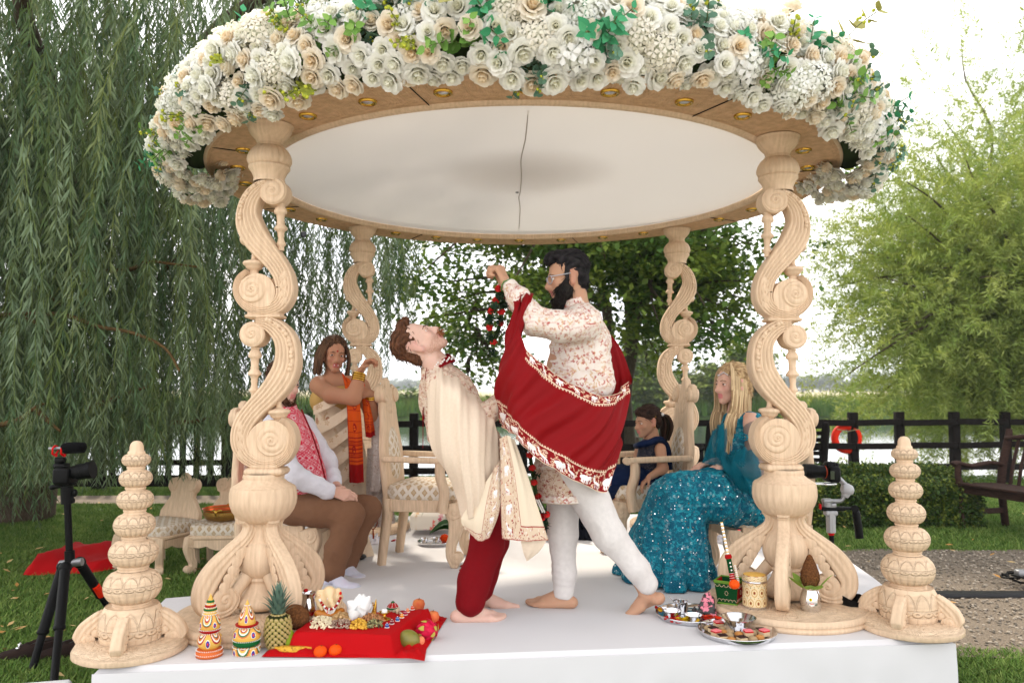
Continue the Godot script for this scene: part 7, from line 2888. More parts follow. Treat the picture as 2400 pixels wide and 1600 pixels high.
func head(b: MB, at: Vector3, bs: Basis, s: float, skin: Color, lip: Color, smile := .5, male := true) -> void:
	var h := SDF.new(V(-.10, -.15, -.125), V(.10, .135, .14), .0045)
	h.k = .007
	h.frame = Transform3D(bs.scaled(Vector3.ONE * s), at)
	h.ell(V(0, .035, -.012), V(.072, .086, .094))
	h.ell(V(0, -.022, .030), V(.056, .078, .056))
	var jw := .046 if male else .040
	for d in [-1.0, 1.0]:
		h.cap(V(jw * d, -.042, .0), V(.010 * d, -.092, .064), .020, .016)
		h.ell(V(.034 * d, -.026 + .004 * smile, .064), V(.022, .018 + .004 * smile, .018))
		h.ell(V(.009 * d, -.034, .096), V(.0075, .006, .008))
		h.ell(V(.077 * d, -.002, -.012), V(.008, .032, .020), Basis(Vector3.UP, .5 * d))
		h.ell(V(.074 * d, -.030, -.004), V(.007, .010, .010))
		h.ell(V(.032 * d, .003, .094), V(.015, .009, .010), Basis(), -1.0)
		h.ell(V(.085 * d, .0, -.006), V(.006, .015, .009), Basis(), -1.0)
	h.ell(V(0, -.096, .068), V(.019, .015, .017))
	h.cap(V(-.030, .019, .079), V(.030, .019, .079), .010, .010)
	h.cap(V(0, .010, .086), V(0, -.030, .107), .0065, .0105)
	h.cap(V(-.017, -.056 + .006 * smile, .082), V(0, -.060, .090), .005, .006)
	h.cap(V(.017, -.056 + .006 * smile, .082), V(0, -.060, .090), .005, .006)
	h.cap(V(-.012, -.071, .083), V(.012, -.071, .083), .006, .006)
	if smile > .4: h.cap(V(-.016, -.0635, .095), V(.016, -.0635, .095), .0035, .0035, Vector3.ONE, -1.0)
	h.cap(V(0, -.05, -.028), V(0, -.15, -.035), .052 if male else .044, .054 if male else .046)
	var i0 := h.mesh_into(b)
	var inv := h.frame.affine_inverse()
	var sn := FastNoiseLite.new()
	sn.frequency = 45.0
	for i in range(i0, b.v.size()):
		var q := inv * b.v[i]
		var c := skin
		if absf(q.x) < .021 and q.y < -.050 and q.y > -.080 and q.z > .078: c = lip
		elif q.z > .05: c = skin.lerp(lip, .25 * exp(-pow((absf(q.x) - .036) / .016, 2.0) - pow((q.y + .024) / .02, 2.0)))
		if absf(q.x) > .068: c = skin.lerp(lip, .35)
		b.col[i] = c * (1.0 + .06 * sn.get_noise_3d(q.x, q.y, q.z))
	b.tint = skin

func eyes(at: Vector3, bs: Basis, s: float, closed: bool, skin: Color, brow: Color, look := V(0, 0, 1)) -> void:
	var f := Transform3D(bs.scaled(Vector3.ONE * s), at)
	var w := MB.new()
	var ir := MB.new()
	var lid := MB.new()
	var br := MB.new()
	for d in [-1.0, 1.0]:
		var c := V(.032 * d, .002, .0765)
		w.ball(f * c, Vector3.ONE * .0098 * s, Basis(), 12, 8)
		ir.ball(f * (c + look.normalized() * .0062), Vector3.ONE * .0066 * s, Basis(), 10, 6)
		for k in ([.0045, .0, -.0045] if closed else [.0058, -.0062]):
			lid.tube([f * (c + V(-.014, k - .001, .0045)), f * (c + V(0, k + .0018, .0095)), f * (c + V(.014, k - .001, .0035))], [.0028 * s, .0034 * s, .0028 * s], 6)
		br.tube([f * V(.014 * d, .020, .092), f * V(.030 * d, .026, .0885), f * V(.047 * d, .020, .074)], [.0028 * s, .0032 * s, .0016 * s], 6, .7)
	part("eye", w, M.eye_white)
	part("iris", ir, M.iris)
	if closed or true:
		var lm: StandardMaterial3D = mat("lid_%d" % int(skin.r * 1000), skin.linear_to_srgb(), .6)
		part("eyelid", lid, lm)
	part("eyebrow", br, mat("brow_%d" % int(brow.r * 1000), brow.linear_to_srgb(), .9))

func hair_cap(at: Vector3, bs: Basis, s: float, blobs: Array, cuts: Array, c1: Color, c2: Color, amp: float, called := "hair", fq := 60.0) -> void:
	var h := SDF.new(V(-.125, -.16, -.15), V(.125, .175, .14), .005)
	h.k = .018 if called == "beard" else .006
	h.frame = Transform3D(bs.scaled(Vector3.ONE * s), at)
	for q in blobs: h.ell(q[0], q[1])
	for q in cuts: h.ell(q[0], q[1], Basis(), -3.0)
	var b := MB.new()
	b.colored = true
	h.mesh_into(b)
	var inv := h.frame.affine_inverse()
	var n := FastNoiseLite.new()
	n.frequency = fq
	for i in b.v.size():
		var q := inv * b.v[i]
		var k := n.get_noise_3d(q.x * 1.2, q.y * .45, q.z * .35)
		q += (q - V(0, .02, -.01)).normalized() * (amp * k)
		b.v[i] = h.frame * q
		b.col[i] = c1.lerp(c2, clampf(.5 + .9 * k, .0, 1.0))
	var nn: PackedVector3Array = b.mesh().surface_get_arrays(0)[Mesh.ARRAY_NORMAL]
	var r := RandomNumberGenerator.new()
	r.seed = 5
	var L := .034 * s
	var total := b.v.size()
	for i in (260 if amp > .003 else 60):
		var id := r.randi() % total
		var nv := nn[id]
		var d := bs * V(r.randf_range(-.5, .5), -.7, -.8 if called == "hair" else .35)
		d = (d - nv * d.dot(nv)).normalized()
		b.tint = c1.lerp(c2, r.randf())
		var o := b.v[id] - nv * .001
		b.tube([o, o + d * L * .5 + nv * .0045, o + d * L + nv * r.randf_range(.0, .005)], [.0016, .0015, .0005], 4, 1.0, false)
	var m: StandardMaterial3D = M.hair_mat
	part(called, b, m)

func strands(called: String, roots: Callable, n: int, c1: Color, c2: Color, rad: float, r: RandomNumberGenerator) -> void:
	var b := MB.new()
	b.colored = true
	for i in n:
		b.tint = c1.lerp(c2, r.randf())
		var p: Array = smooth_path(roots.call(i), 3)
		var w := []
		for k in p.size(): w.append(rad * (.45 + .75 * sin(PI * (.15 + .8 * k / (p.size() - 1.0)))))
		b.tube(p, w, 5, .7)
	part(called, b, M.hair_mat)

func hand(b: MB, wrist: Vector3, dirn: Vector3, palm: Vector3, side: float, curl: float, skin: Color, s := 1.0, spread := .0) -> void:
	var y := dirn.normalized()
	var z := (palm - y * palm.dot(y)).normalized()
	var bs := Basis(y.cross(z) * side, y, z)
	var h := SDF.new(V(-.075, -.03, -.035), V(.075, .20, .085), .0038)
	h.k = .0032
	h.frame = Transform3D(bs.scaled(Vector3.ONE * s), wrist)
	h.cap(V(0, -.02, 0), V(0, .015, 0), .025, .024)
	for i in 4:
		var x: float = [.029, .010, -.009, -.027][i]
		var L: float = [.040, .045, .042, .033][i]
		var kn := V(x, [.088, .092, .088, .080][i], .0)
		h.cap(V(x * .6, .012, 0), kn, .013, .0105)
		var a: float = curl * [.85, .95, 1.05, 1.15][i]
		var q := kn
		var an := .0
		for j in 3:
			an += a
			var d := V(spread * x * 6.0, cos(an), sin(an)).normalized()
			var e: Vector3 = q + d * (L * [1.0, .62, .5][j])
			h.cap(q, e, .0095 - .0008 * j, .0088 - .0009 * j)
			q = e
	var t0 := V(.022, .022, .004)
	var t1 := t0 + V(.028, .032, .016)
	var t2 := t1 + V(.010 - .02 * curl, .026, .010 + .012 * curl)
	h.cap(V(.008, .012, 0), t0, .016, .015)
	h.cap(t0, t1, .014, .0105)
	h.cap(t1, t2, .0105, .0085)
	b.tint = skin
	h.mesh_into(b)

func foot(b: MB, ankle: Vector3, toe: Vector3, up: Vector3, skin: Color, s := 1.0, side := 1.0, toes := true) -> void:
	var y := (toe - ankle - up * (toe - ankle).dot(up)).normalized()
	var bs := Basis(up.cross(y) * side, y, up)
	bs = Basis(y.cross(up).normalized() * side, y, up)
	var h := SDF.new(V(-.07, -.09, -.10), V(.07, .21, .06), .0048)
	h.k = .005
	h.frame = Transform3D(bs.scaled(Vector3.ONE * s), ankle)
	h.cap(V(0, 0, .05), V(0, 0, -.01), .033, .034)
	h.ell(V(0, -.035, -.055), V(.03, .033, .028))
	h.cap(V(0, .0, -.02), V(.004, .085, -.055), .032, .024)
	h.cap(V(-.012, -.01, -.062), V(-.024, .10, -.068), .018, .015)
	h.cap(V(.016, .05, -.055), V(.024, .115, -.062), .02, .019)
	if toes:
		for i in 5:
			var x: float = [.026, .006, -.009, -.022, -.033][i]
			h.cap(V(x * .9, .11 - .004 * i, -.062), V(x, [.168, .164, .154, .142, .127][i], -.070), [.013, .0098, .009, .0085, .008][i], [.0125, .0085, .008, .0075, .007][i])
	else:
		h.ell(V(0, .12, -.062), V(.044, .05, .022))
	b.tint = skin
	h.mesh_into(b)

func drape(b: MB, rows: Array, per := 7, fold_amp := .0, folds := 7.0, lean := .0, thick := .004) -> void:
	var fine := []
	for q in rows: fine.append(smooth_path(q, per))
	var m: int = fine[0].size()
	var cols := []
	for j in m:
		var c := []
		for i in fine.size(): c.append(fine[i][j])
		cols.append(smooth_path(c, per))
	var nrow: int = cols[0].size()
	var pts := []
	for i in nrow:
		var row := PackedVector3Array()
		for j in m:
			var t: Vector3 = cols[mini(j + 1, m - 1)][i] - cols[maxi(j - 1, 0)][i]
			var d: Vector3 = cols[j][mini(i + 1, nrow - 1)] - cols[j][maxi(i - 1, 0)]
			var nrm := t.cross(d).normalized()
			if nrm.z < .0: nrm = -nrm
			var u := j / (m - 1.0)
			var v := i / (nrow - 1.0)
			var ph := (u + lean * v) * folds * TAU
			var fo := fold_amp * (.6 * sin(ph) + .4 * sin(ph * 2.3 + 3.0 * v) + .3 * sin(ph * .57 + 5.0 * v))
			row.append(cols[j][i] + nrm * fo)
		pts.append(row)
	var n0 := b.v.size()
	b.rows(pts, false, false)
	var nn: PackedVector3Array = b.mesh().surface_get_arrays(0)[Mesh.ARRAY_NORMAL]
	var back := []
	for i in nrow:
		var row := PackedVector3Array()
		for j in m:
			var q := nn[n0 + i * m + j]
			row.append(pts[i][j] - q * (thick if q.z > -.2 else -thick))
		back.append(row)
	b.rows(back, false, false)

func PP(a: Array, z: float) -> Array:
	var o := []
	for q in a: o.append(P(q[0], q[1], q[2] if q.size() > 2 else z))
	return o

func printed(called: String, base: Color, inks: Array, n: int, size: float, seed_: int, rough := .8, W := 512, H := 512) -> StandardMaterial3D:
	var im := Image.create(W, H, false, Image.FORMAT_RGB8)
	im.fill(base)
	sprigs(im, Rect2(0, 0, W, H), inks, n, size, seed_)
	var m := mat(called, Color.WHITE, rough)
	m.albedo_texture = ImageTexture.create_from_image(im)
	return m

func dab(im: Image, c: Vector2, d: Vector2, l: float, w: float, ink: Color) -> void:
	var W := im.get_width()
	var H := im.get_height()
	var R := int(ceil(l))
	for y in range(int(c.y) - R, int(c.y) + R + 1):
		for x in range(int(c.x) - R, int(c.x) + R + 1):
			var q := W(x, y) - c
			var a := q.dot(d) / l
			var e := (q.x * -d.y + q.y * d.x) / w
			if a * a + e * e < 1.0: im.set_pixel(posmod(x, W), posmod(y, H), ink)

func sprigs(im: Image, rc: Rect2, inks: Array, n: int, size: float, seed_: int) -> void:
	var r := RandomNumberGenerator.new()
	r.seed = seed_
	for i in n:
		var c := rc.position + W(r.randf() * rc.size.x, r.randf() * rc.size.y)
		var a := r.randf() * TAU
		var ink: Color = inks[r.randi() % inks.size()]
		if i % 4 == 0:
			for k in 5: dab(im, c + Vector2.from_angle(a + TAU * k / 5) * size * .30, Vector2.from_angle(a + TAU * k / 5), size * .22, size * .15, ink)
			dab(im, c, Vector2.RIGHT, size * .1, size * .1, inks[0])
		else:
			var bend := r.randf_range(-.5, .5)
			var q := c
			for k in 6:
				var d := Vector2.from_angle(a + bend * k)
				q += d * size * .26
				dab(im, q, d, size * .18, size * .03 + .5, ink)
				for sd in [-1.0, 1.0]: dab(im, q + d.rotated(sd * 1.0) * size * .17, d.rotated(sd * .7), size * .15, size * .065 + .3, ink)

func beast(im: Image, c: Vector2, s: float, ink: Color, kind: int) -> void:
	if kind == 0:
		dab(im, c, Vector2.RIGHT, s * .42, s * .26, ink)
		for x in [-.3, -.12, .14, .3]: dab(im, c + W(x, .38) * s, Vector2.DOWN, s * .2, s * .07, ink)
		dab(im, c + W(.42, -.12) * s, Vector2.RIGHT, s * .2, s * .18, ink)
		dab(im, c + W(.58, .14) * s, Vector2.DOWN, s * .22, s * .05, ink)
	else:
		dab(im, c + W(0, .1) * s, W(.95, .3), s * .36, s * .12, ink)
		dab(im, c + W(-.3, -.18) * s, W(.35, .93), s * .30, s * .07, ink)
		dab(im, c + W(-.38, -.44) * s, Vector2.LEFT, s * .13, s * .06, ink)
		for x in [-.2, .02, .2, .32]: dab(im, c + W(x, .42) * s, W(.1 * x, 1).normalized(), s * .2, s * .04, ink)

func cloth_mats() -> void:
	mat("eye_white", Color(.88, .87, .86), .2)
	mat("iris", Color(.10, .06, .04), .15)
	var hm := mat("hair_mat", Color.WHITE, .5)
	hm.vertex_color_use_as_albedo = true
	hm.metallic_specular = .15
	var sk := mat("skin", Color.WHITE, .5)
	sk.vertex_color_use_as_albedo = true
	sk.subsurf_scatter_enabled = true
	sk.subsurf_scatter_strength = .12
	var red := Color(.66, .30, .27)
	var gold := Color(.79, .66, .52)
	var emb := printed("embroidered_white", Color(.88, .84, .81), [red, gold, red, Color(.76, .52, .44), gold], 460, 17, 5)
	emb.uv1_triplanar = true
	emb.uv1_scale = V(2.6, 2.6, 2.6)
	var coat := printed("embroidered_beige", Color(.82, .74, .66), [Color(.50, .10, .12), Color(.90, .86, .82), red, Color(.70, .55, .42)], 560, 15, 6)
	coat.uv1_triplanar = true
	coat.uv1_scale = V(3, 3, 3)
	var im := Image.create(1024, 512, false, Image.FORMAT_RGB8)
	var sred := Color(.49, .006, .035)
	var cream := Color(.84, .76, .66)
	im.fill(sred)
	for e in [[405, 512, 0, 1024], [0, 62, 330, 1024]]:
		sprigs(im, Rect2(e[2], e[0] + 14, e[3] - e[2], e[1] - e[0] - 28), [cream, Color(.80, .66, .54), cream], int((e[3] - e[2]) * (e[1] - e[0]) / 330.0), 13, 8)
		im.fill_rect(Rect2i(e[2], e[0], e[3] - e[2], 5), cream)
		im.fill_rect(Rect2i(e[2], e[1] - 6, e[3] - e[2], 6), cream)
		for x in range(e[2], e[3], 14): dab(im, W(x, e[0] - 2 if e[0] > 0 else e[1] + 2), Vector2.DOWN, 6, 4, cream)
		for i in int((e[3] - e[2]) / 84.0):
			beast(im, W(e[2] + 50 + i * 84, (e[0] + e[1]) / 2.0), (e[1] - e[0]) * .62, Color(.92, .90, .90), i % 2)
	var sm := mat("red_shawl", Color.WHITE, .6)
	sm.albedo_texture = ImageTexture.create_from_image(im)
	mat("plain_red_silk", sred, .6)
	var im2 := Image.create(512, 512, false, Image.FORMAT_RGB8)
	var cr := Color(.865, .80, .71)
	im2.fill(cr)
	im2.fill_rect(Rect2i(0, 0, 250, 512), Color(.83, .745, .65))
	im2.fill_rect(Rect2i(0, 430, 512, 82), Color(.83, .745, .65))
	sprigs(im2, Rect2(0, 0, 240, 512), [red, Color(.90, .87, .84), Color(.50, .10, .12)], 260, 10, 9)
	sprigs(im2, Rect2(0, 440, 512, 70), [red, Color(.90, .87, .84), Color(.50, .10, .12)], 90, 10, 10)
	for i in 5: beast(im2, W(120, 60 + i * 95), 58, Color(.90, .89, .90), 1 - i % 2)
	for x in [6, 250]: im2.fill_rect(Rect2i(x, 0, 5, 430 if x > 9 else 512), Color(.58, .12, .14))
	im2.fill_rect(Rect2i(250, 428, 262, 5), Color(.58, .12, .14))
	im2.fill_rect(Rect2i(0, 504, 512, 5), Color(.58, .12, .14))
	mat("cream_border", Color.WHITE, .85).albedo_texture = ImageTexture.create_from_image(im2)
	var cs := grainy(mat("cream_shawl", Color(.875, .80, .72), .9), noise_tex(Color(.95, .95, .95), Color.WHITE, .05, 4, 12, 256), V(5, 5, 5))
	var wn := noise_tex(Color(.94, .94, .94), Color.WHITE, .03, 4, 14, 256)
	grainy(mat("white_trousers", Color(.86, .84, .83), .9), wn, V(4, 4, 4))
	grainy(mat("white_shirt", Color(.86, .86, .90), .9), wn, V(4, 4, 4))
	grainy(mat("maroon_trousers", Color(.46, .02, .06), .85), wn, V(4, 4, 4))
	grainy(mat("brown_trousers", Color(.48, .345, .26), .9), wn, V(4, 4, 4))

func build_people():
	cloth_mats()
	standing_groom()
	leaning_groom()
	seated_man()
	sari_woman()
	teal_woman()
	little_girl()
	rose_garland()

func limb_bones(pts: Array, rad: Array) -> Array:
	var o := []
	for i in pts.size() - 1: o.append([pts[i], pts[i + 1], rad[i], rad[i + 1]])
	return o

func standing_groom():
	who = thing("person", "bearded man in glasses, embroidered white coat and red shawl, raising a garland", "person", Fl(1330, 1420))
	var skin := Color(.50, .285, .185)
	var hp := P(1329, 652, 3.75)
	var hb := facing(V(-.97, -.16, .16), V(-.15, .98, .0))
	var b := MB.new()
	b.colored = true
	b.tint = skin
	var nk := P(1350, 735, 3.75)
	var w1 := P(1186, 664, 3.58)
	var w2 := P(1182, 668, 3.74)
	var a1 := P(1320, 1375, 3.86)
	var a2 := P(1518, 1368, 3.72)
	flesh(limb_bones([hp + hb * V(0, -.08, -.03), nk, P(1348, 860, 3.75), P(1335, 1080, 3.75)], [.055, .06, .13, .13]) + limb_bones([P(1372, 750, 3.57), P(1250, 752, 3.50), w1], [.05, .04, .027]) + limb_bones([P(1368, 750, 3.93), P(1246, 756, 3.88), w2], [.05, .04, .027]) + limb_bones([P(1325, 1100, 3.82), P(1316, 1250, 3.82), a1], [.075, .055, .034]) + limb_bones([P(1352, 1105, 3.68), P(1429, 1252, 3.68), a2], [.075, .05, .034]), .014, .012, b)
	head(b, hp, hb, .97, skin, Color(.42, .16, .13), 1.0)
	hand(b, w1, P(1168, 622, 3.60) - w1, V(-.75, -.4, -.5), -1.0, 1.15, skin, .95)
	hand(b, w2, P(1164, 630, 3.72) - w2, V(-.75, -.4, .5), 1.0, 1.15, skin, .95)
	foot(b, a1 + V(0, -.012, 0), P(1232, 1418, 3.9), Vector3.UP, skin, 1.06, 1.0)
	foot(b, P(1513, 1385, 3.74), P(1446, 1428, 3.80), V(-.50, .86, .05).normalized(), skin, 1.02, -1.0)
	part("body", b, M.skin)
	eyes(hp, hb, .97, false, skin, Color(.015, .012, .012), V(0, -.25, 1))
	hair_cap(hp, hb, .97, [[V(0, .062, -.030), V(.080, .080, .094)], [V(0, .110, .035), V(.056, .034, .060)], [V(0, -.005, -.062), V(.068, .078, .044)], [V(.01, .096, .082), V(.04, .020, .022)], [V(.068, .012, .014), V(.007, .03, .012)], [V(-.068, .012, .014), V(.007, .03, .012)]], [], Color(.006, .006, .007), Color(.035, .032, .034), .012)
	hair_cap(hp, hb, .97, [[V(.0, -.098, .062), V(.040, .026, .032)], [V(.0, -.128, .064), V(.028, .032, .026)], [V(.036, -.066, .040), V(.024, .030, .034)], [V(-.036, -.066, .040), V(.024, .030, .034)], [V(.054, -.040, .016), V(.012, .040, .020)], [V(-.054, -.040, .016), V(.012, .040, .020)], [V(.0, -.045, .090), V(.022, .003, .006)]], [[V(0, -.0625, .112), V(.019, .010, .024)]], Color(.006, .005, .005), Color(.03, .026, .024), .006, "beard", 90.0)
	var f := Transform3D(hb.scaled(Vector3.ONE * .97), hp)
	var tb := MB.new()
	tb.box(f * V(0, -.0635, .089), V(.004, .008, .024) * .97, .001, hb * Basis(Vector3.UP, PI / 2))
	part("teeth", tb, M.eye_white)
	var gl := MB.new()
	for d in [-1.0, 1.0]:
		var pth := []
		for i in 17:
			var a := TAU * i / 16.0
			pth.append(f * V(.033 * d + .026 * signf(cos(a)) * pow(absf(cos(a)), .7), .0 + .019 * signf(sin(a)) * pow(absf(sin(a)), .7), .101 - .012 * absf(.033 * d + .026 * cos(a)) / .06))
		gl.tube(pth, [.0022], 6, 1.0, false)
		gl.tube([f * V(.058 * d, .013, .092), f * V(.077 * d, .012, .03), f * V(.079 * d, .014, -.012)], [.0024], 6)
	gl.tube([f * V(-.007, .006, .102), f * V(.007, .006, .102)], [.0022], 6)
	part("glasses", gl, mat("clear_grey_frame", Color(.66, .67, .70), .25))
	var k := MB.new()
	flesh(limb_bones([P(1352, 742, 3.75), P(1360, 800, 3.75), P(1352, 900, 3.75), P(1338, 1010, 3.75), P(1322, 1090, 3.75)], [.075, .135, .145, .14, .135]) + [[P(1362, 752, 3.62), P(1362, 752, 3.88), .075, .075], [P(1385, 800, 3.66), P(1405, 900, 3.68), .07, .07], [P(1385, 800, 3.86), P(1405, 900, 3.84), .07, .07]] + limb_bones([P(1372, 758, 3.57), P(1315, 765, 3.52), P(1256, 752, 3.47), P(1218, 700, 3.53), P(1196, 672, 3.57)], [.078, .062, .052, .043, .036]) + limb_bones([P(1368, 758, 3.93), P(1310, 768, 3.93), P(1248, 758, 3.88), P(1212, 704, 3.80), P(1190, 675, 3.74)], [.078, .062, .052, .043, .036]), .011, .014, k)
	wobble(k, 0, .007, 7.0, V(.8, 1.6, .8))
	part("coat", k, M.embroidered_white)
	var col := MB.new()
	col.tube([P(1352, 732, 3.75), P(1346, 712, 3.75), P(1343, 702, 3.75)], [.070, .064, .061], 20, .95, false)
	part("collar", col, M.embroidered_white)
	var sk := MB.new()
	var rows := []
	for i in 9:
		var v := i / 8.0
		var c := P(1322, 1060, 3.75).lerp(P(1316, 1176, 3.75), v)
		var row := PackedVector3Array()
		for j in 40:
			var a := TAU * j / 40.0
			row.append(c + V(cos(a) * lerpf(.135, .125, v), .012 * sin(a) * v, sin(a) * lerpf(.145, .16, v)) * (1.0 + .04 * v * sin(a * 5.0)))
		rows.append(row)
	sk.rows(rows, true)
	part("coat_skirt", sk, M.embroidered_beige)
	for q in [[1158, "hem_band"], [1082, "hem_band"]]:
		var hbm := MB.new()
		var rr := []
		for i in 2:
			var c := P(1317, q[0] + 16 * i, 3.75)
			var row := PackedVector3Array()
			for j in 40:
				var a := TAU * j / 40.0
				row.append(c + V(cos(a) * .132, .012 * sin(a), sin(a) * .168) * (1.0 + .03 * sin(a * 5.0)))
			rr.append(row)
		hbm.rows(rr, true)
		part(q[1], hbm, M.embroidered_white)
	var tr := MB.new()
	flesh(limb_bones([P(1322, 1110, 3.82), P(1318, 1250, 3.83), P(1322, 1340, 3.85), P(1322, 1385, 3.86)], [.09, .066, .050, .048]) + limb_bones([P(1352, 1110, 3.68), P(1428, 1252, 3.68), P(1490, 1330, 3.70), P(1516, 1366, 3.72)], [.10, .070, .052, .050]) + [[P(1330, 1105, 3.82), P(1350, 1105, 3.68), .10, .10]], .011, .013, tr)
	for i in tr.v.size():
		var an := minf(tr.v[i].distance_to(a1), tr.v[i].distance_to(a2))
		tr.v[i] += (tr.v[i] - P(1322, 1300, 3.84) if tr.v[i].x < .28 else Vector3.ZERO).normalized() * .0035 * sin(tr.v[i].y * 190.0 + tr.v[i].x * 40.0) * smoothstep(.20, .06, an)
	wobble(tr, 0, .006, 6.0, V(1.0, .6, 1.0))
	part("trousers", tr, M.white_trousers)
	var s1 := MB.new()
	drape(s1, [
		PP([[1228, 690, 3.47], [1216, 742, 3.44], [1226, 800, 3.42], [1266, 850, 3.43], [1330, 892, 3.47], [1400, 925, 3.52], [1446, 922, 3.60], [1476, 893, 3.72]], 0),
		PP([[1180, 800, 3.50], [1192, 850, 3.43], [1218, 890, 3.39], [1260, 930, 3.40], [1324, 970, 3.44], [1392, 1000, 3.48], [1444, 995, 3.56], [1464, 975, 3.66]], 0),
		PP([[1166, 900, 3.53], [1187, 932, 3.44], [1212, 965, 3.38], [1257, 1003, 3.38], [1320, 1040, 3.42], [1380, 1070, 3.46], [1432, 1070, 3.55], [1454, 1048, 3.64]], 0),
		PP([[1167, 993, 3.55], [1197, 1012, 3.45], [1219, 1037, 3.38], [1265, 1078, 3.37], [1322, 1113, 3.41], [1372, 1137, 3.46], [1417, 1153, 3.54], [1430, 1108, 3.62]], 0)], 9, .013, 5.0, .35)
	part("red_shawl", s1, M.red_shawl, "deep red shawl with a woven cream border of animals")
	var s2 := MB.new()
	drape(s2, [PP([[1398, 745, 3.92], [1406, 752, 3.95], [1416, 766, 3.97]], 0), PP([[1412, 820, 3.95], [1432, 815, 4.0], [1455, 815, 4.02]], 0), PP([[1425, 880, 3.94], [1450, 885, 3.98], [1479, 882, 3.96]], 0), PP([[1432, 925, 3.88], [1452, 925, 3.86], [1476, 902, 3.76]], 0)], 7, .008, 2.0)
	part("shawl_back_fold", s2, M.plain_red_silk)
	var s3 := MB.new()
	drape(s3, [PP([[1199, 712, 3.63], [1222, 694, 3.66], [1252, 690, 3.64]], 0), PP([[1200, 700, 3.54], [1224, 684, 3.56], [1250, 688, 3.54]], 0), PP([[1206, 722, 3.46], [1226, 702, 3.46], [1246, 702, 3.46]], 0), PP([[1192, 770, 3.47], [1212, 760, 3.44], [1226, 765, 3.43]], 0), PP([[1168, 900, 3.54], [1184, 880, 3.47], [1200, 870, 3.44]], 0)], 7, .008, 2.0)
	part("shawl_arm_fold", s3, M.plain_red_silk)
	var bl := MB.new()
	var wd := (w1 - P(1218, 700, 3.53)).normalized()
	var pth := []
	var wb := facing(wd, Vector3.UP)
	for i in 17: pth.append(w1 - wd * .012 + wb * V(cos(TAU * i / 16.0) * .036, sin(TAU * i / 16.0) * .036, .004 * sin(i * 2.0)))
	bl.tube(pth, [.0035], 6, 1.0, false)
	part("thread_bracelet", bl, mat("green_thread", Color(.35, .48, .28), .8))

